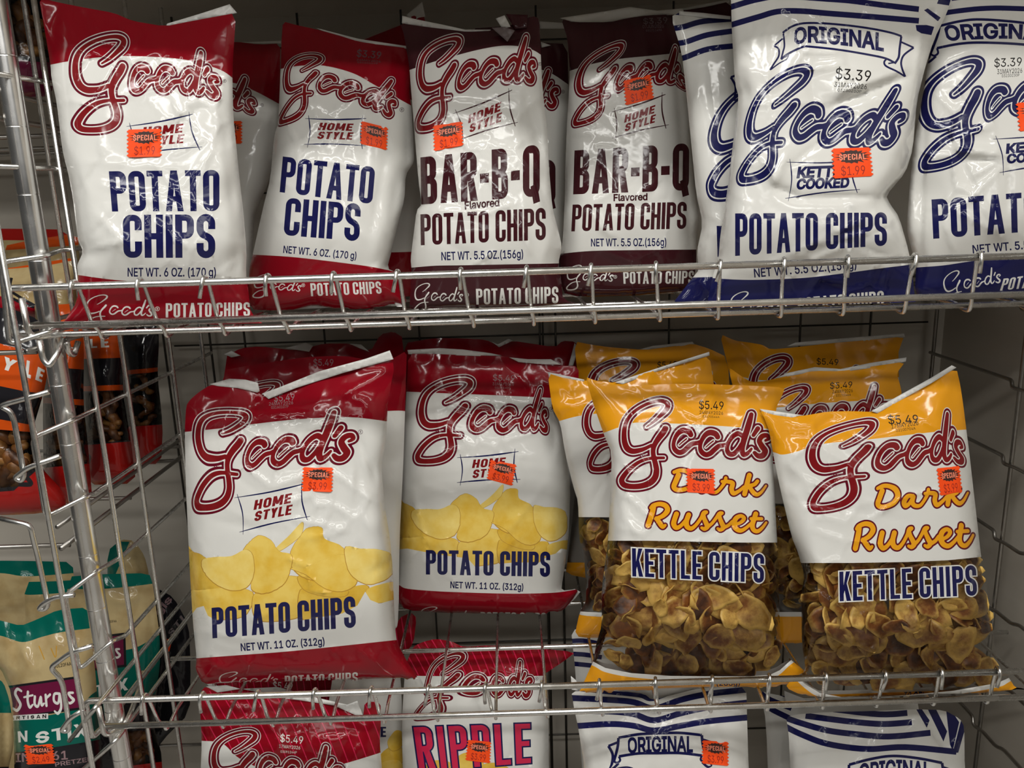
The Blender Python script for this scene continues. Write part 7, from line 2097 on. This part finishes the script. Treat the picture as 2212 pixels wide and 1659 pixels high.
# tan bags on the shelf above
L = [('bright_red', [[(-90, 480), (170, 480), (170, 520), (-90, 518)]])]
make_bag('snack_bag', 'tan bag with a red top seal at the back of the left bay', 'snack bag', TB, [(-90, 494), (40, 494), (146, 496), (152, 560), (158, 690), (-90, 690)], L, base='tan', deck=ZL1, foot=(60, 676), lean=3, T=.04, seed=50)
L = [('orange', [[(-90, 500), (190, 500), (190, 528), (20, 540), (-90, 540)]])]
make_bag('snack_bag', 'tan bag with an orange crimped top, second of the tan bags in the left bay', 'snack bag', TB, [(5, 532), (60, 520), (168, 503), (172, 560), (176, 690), (176, 696), (5, 696)], L, base='tan', deck=ZL1, foot=(95, 690), lean=3, T=.04, seed=51)
L = [('orange', [[(-90, 560), (190, 540), (190, 556), (100, 574), (-90, 590)]]), ('red', [[(-90, 640), (20, 640), (75, 660), (78, 720), (-90, 720)]]), pen([(25, 600), (22, 625), (40, 640), (75, 660)], 3, 'black'), ('black', [[(24, 571), (40, 565), (38, 574), (26, 578)]]),
     pen([(28, 645), (48, 655), (74, 664)], 3, 'black'), ('white', [[(36, 684), (44, 684), (44, 694), (36, 694)]])]
make_bag('snack_bag', 'tan bag with a red lower corner in front of the other tan bags', 'snack bag', TB, [(-90, 590), (15, 580), (100, 566), (162, 556), (164, 600), (172, 695), (60, 705), (-90, 706)], L, base='tan', deck=ZL1, foot=(60, 702), lean=3, T=.045, seed=52,
         creases=[((60, 600), (110, 640), 3, 6)])

# dark bag in the top left corner
L = [('clear', [[(20, -40), (120, -40), (116, 125), (30, 120)]]), ('plum', ext([(0, 118), (60, 132), (130, 135)], False))]
B = make_bag('pretzel_bag', 'dark pretzel bag with a maroon bottom in the top left corner behind the post', 'pretzel bag', 'dark pretzel bags', [(-60, -60), (100, -60), (112, 60), (118, 150), (112, 205), (60, 218), (-60, 222)], L, base='black', deck=Z(.16), foot=(50, 214), lean=3, T=.045, seed=53, back='black')
fill_pretzels(B, [(32, -30), (104, -30), (110, 60), (112, 120), (36, 112)], 12, 'brown pretzel in the dark bag in the top left corner', 'pretzels in the top corner bag', 53)

# teal and tan bags of the lowest left shelf
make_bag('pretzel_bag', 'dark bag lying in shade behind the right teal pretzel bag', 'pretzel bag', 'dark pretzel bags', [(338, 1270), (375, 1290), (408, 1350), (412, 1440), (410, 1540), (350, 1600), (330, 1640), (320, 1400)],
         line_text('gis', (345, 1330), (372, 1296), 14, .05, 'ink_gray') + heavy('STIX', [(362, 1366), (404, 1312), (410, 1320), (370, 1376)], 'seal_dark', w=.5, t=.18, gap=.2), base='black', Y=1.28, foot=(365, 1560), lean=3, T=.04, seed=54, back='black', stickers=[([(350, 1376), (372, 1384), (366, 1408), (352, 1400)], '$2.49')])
L = [('teal', [[(230, 1170), (280, 1170), (250, 1240), (225, 1245)]])]
make_bag('pretzel_bag', 'teal and tan bag top peeking out furthest back beside the chrome post', 'pretzel bag', TL_, [(232, 1190), (262, 1165), (290, 1168), (312, 1200), (322, 1240), (322, 1300), (232, 1300)], L, base='tan', Y=1.30, foot=(280, 1400), lean=3, T=.03, seed=55)


def label_sign(q, p0, p1, h):
    L = [('black', s) for s in offset_shapes(quad([[rect(0, 0, 1, 1)]], q), 5)]
    L += [('plum', s) for s in quad([[rect(0, 0, 1, 1)]], q)]
    p0, p1 = np.array(p0, float), np.array(p1, float)
    d = p1 - p0
    n = np.array((d[1], -d[0])) / np.linalg.norm(d) * h
    return L + [('white', [p0 + d * ((c[:, :1]) / 500) + n * ((135 - c[:, 1:]) / 125) for c in ST_BODY])]


L = [('teal', ext([(120, 1272), (224, 1272), (322, 1262), (360, 1255)])), ('teal', ext([(180, 1412), (233, 1408), (290, 1400), (339, 1374), (370, 1360)], False)), ('black', ext([(200, 1512), (255, 1505), (330, 1500)], False))]
L += label_sign([(150, 1386), (240, 1374), (266, 1372), (268, 1436)], (150, 1425), (262, 1412), 40)
L[-3:] = label_sign([(150, 1386), (266, 1372), (268, 1436), (152, 1450)], (155, 1432), (262, 1420), 38)
L += heavy('STIX', [(170, 1490), (276, 1464), (277, 1490), (172, 1516)], 'white', w=.6, t=.17, gap=.2) + line_text('JUL20FAA', (228, 1346), (252, 1344), 5, .03, 'ink_black')
B = make_bag('pretzel_bag', 'teal and tan pretzel bag right of the chrome post, behind the wire panel', 'pretzel bag', TL_,
             [(140, 1246), (224, 1240), (322, 1238), (330, 1262), (338, 1320), (345, 1373), (346, 1440), (335, 1500), (330, 1560), (352, 1640), (345, 1760), (150, 1770), (140, 1500)],
             L + [('clear', [[(265, 1580), (365, 1575), (365, 1655), (270, 1655)]]), ('bright_red', [[(240, 1660), (390, 1640), (390, 1800), (240, 1800)]])], base='tan', deck=ZL3, foot=(250, 1772), lean=3, T=.045, seed=56, back='black', creases=[((232, 1292), (275, 1300), 5, 6), ((275, 1300), (300, 1285), 4, 5)])
fill_pretzels(B, [(275, 1585), (335, 1580), (342, 1640), (278, 1645)], 12, 'brown pretzel in the teal bag right of the chrome post', 'pretzels in the right teal bag', 56)
L = [('teal', ext([(-90, 1240), (0, 1238), (60, 1245), (160, 1238), (200, 1236)])), line_text('JUL20FAA', (58, 1313), (78, 1315), 5, .03, 'ink_black')[0]]
make_bag('pretzel_bag', 'teal topped tan pretzel bag behind the front teal one in the left bay', 'pretzel bag', TL_, [(-90, 1212), (0, 1211), (80, 1212), (157, 1214), (162, 1280), (165, 1500), (165, 1680), (-90, 1690)], L, base='tan', deck=ZL3, foot=(40, 1668), lean=2, T=.03, seed=57,
         creases=[((20, 1250), (70, 1245), 4, 4)])
L = [('teal', ext([(50, 1282), (64, 1285), (120, 1282), (180, 1276), (200, 1275)]))]
make_bag('pretzel_bag', 'teal topped tan pretzel bag in the middle of the teal bags, left of the post', 'pretzel bag', TL_, [(52, 1257), (110, 1256), (178, 1252), (182, 1300), (185, 1500), (185, 1690), (60, 1700), (58, 1400)], L, base='tan', deck=ZL3, foot=(120, 1728), lean=2, T=.03, seed=58)
L = [('teal', ext([(-60, 1366), (0, 1373), (48, 1387), (90, 1376), (130, 1366), (196, 1357), (230, 1352)])), ('teal', ext([(10, 1560), (31, 1556), (100, 1546), (170, 1530), (196, 1502), (230, 1480)], False)), ('black', ext([(10, 1628), (60, 1622), (130, 1612), (202, 1600), (240, 1592)], False))]
L += label_sign([(14, 1487), (165, 1466), (172, 1528), (30, 1548)], (26, 1534), (163, 1518), 46)
L += [('seal_white', [[(18, 1546), (104, 1541), (104, 1553), (20, 1557)]])] + heavy('ARTISAN', [(22, 1548), (100, 1543), (100, 1551), (22, 1555)], 'ink_black', w=.9, t=.26, gap=.5)
L += heavy('N', [(38, 1580), (59, 1578), (59, 1602), (40, 1604)], 'white', w=.8, t=.22) + heavy('STIX', [(76, 1583), (188, 1560), (190, 1589), (78, 1607)], 'white', w=.8, t=.22, gap=.16)
L += line_text('IN 1861', (35, 1646), (146, 1640), 18, .03, 'ink_gray') + line_text('PRETZEL', (120, 1656), (198, 1644), 9, .03, 'ink_gray') + line_text('JUL20FAA', (118, 1443), (154, 1437), 7, .03, 'ink_black')
L += [pen([(110, 1400), (120, 1420), (122, 1395)], 1.2, 'crisp_edge'), pen([(84, 1395), (96, 1425)], 1.2, 'crisp_edge')]
make_bag('pretzel_bag', 'teal and tan pretzel bag in front in the left bay, orange sticker near its bottom', 'pretzel bag', TL_,
         [(-40, 1330), (0, 1340), (45, 1352), (80, 1338), (126, 1317), (190, 1312), (196, 1357), (206, 1450), (214, 1560), (224, 1680), (236, 1860), (240, 1985), (120, 1995), (36, 1995), (32, 1760), (30, 1600), (26, 1500), (0, 1440), (-40, 1420)],
         L, base='tan', deck=ZL3, foot=(125, 1992), lean=5, T=.055, corners=[(-20, 1335), (192, 1312), (240, 1985), (30, 1995)], seed=59,
         creases=[((45, 1352), (48, 1390), -6, 8), ((48, 1390), (68, 1450), 4, 4), ((0, 1426), (40, 1455), 4, 4), ((70, 1450), (90, 1440), 3, 4)], stickers=[([(50, 1609), (115, 1607), (121, 1649), (57, 1652)], '$2.49')])
L = [('tan', [[(-100, 1540), (50, 1540), (50, 1660), (-100, 1660)]]), ('black', [[(-100, 1660), (50, 1655), (50, 1820), (-100, 1820)]])]
make_bag('pretzel_bag', 'edge of a teal and tan bag cut off by the left side of the picture', 'pretzel bag', TL_, [(-100, 1460), (-10, 1462), (8, 1475), (20, 1510), (28, 1560), (30, 1610), (14, 1680), (10, 1960), (-100, 1960)], L, base='teal', deck=ZL3, foot=(-40, 1958), lean=3, T=.045, seed=60)
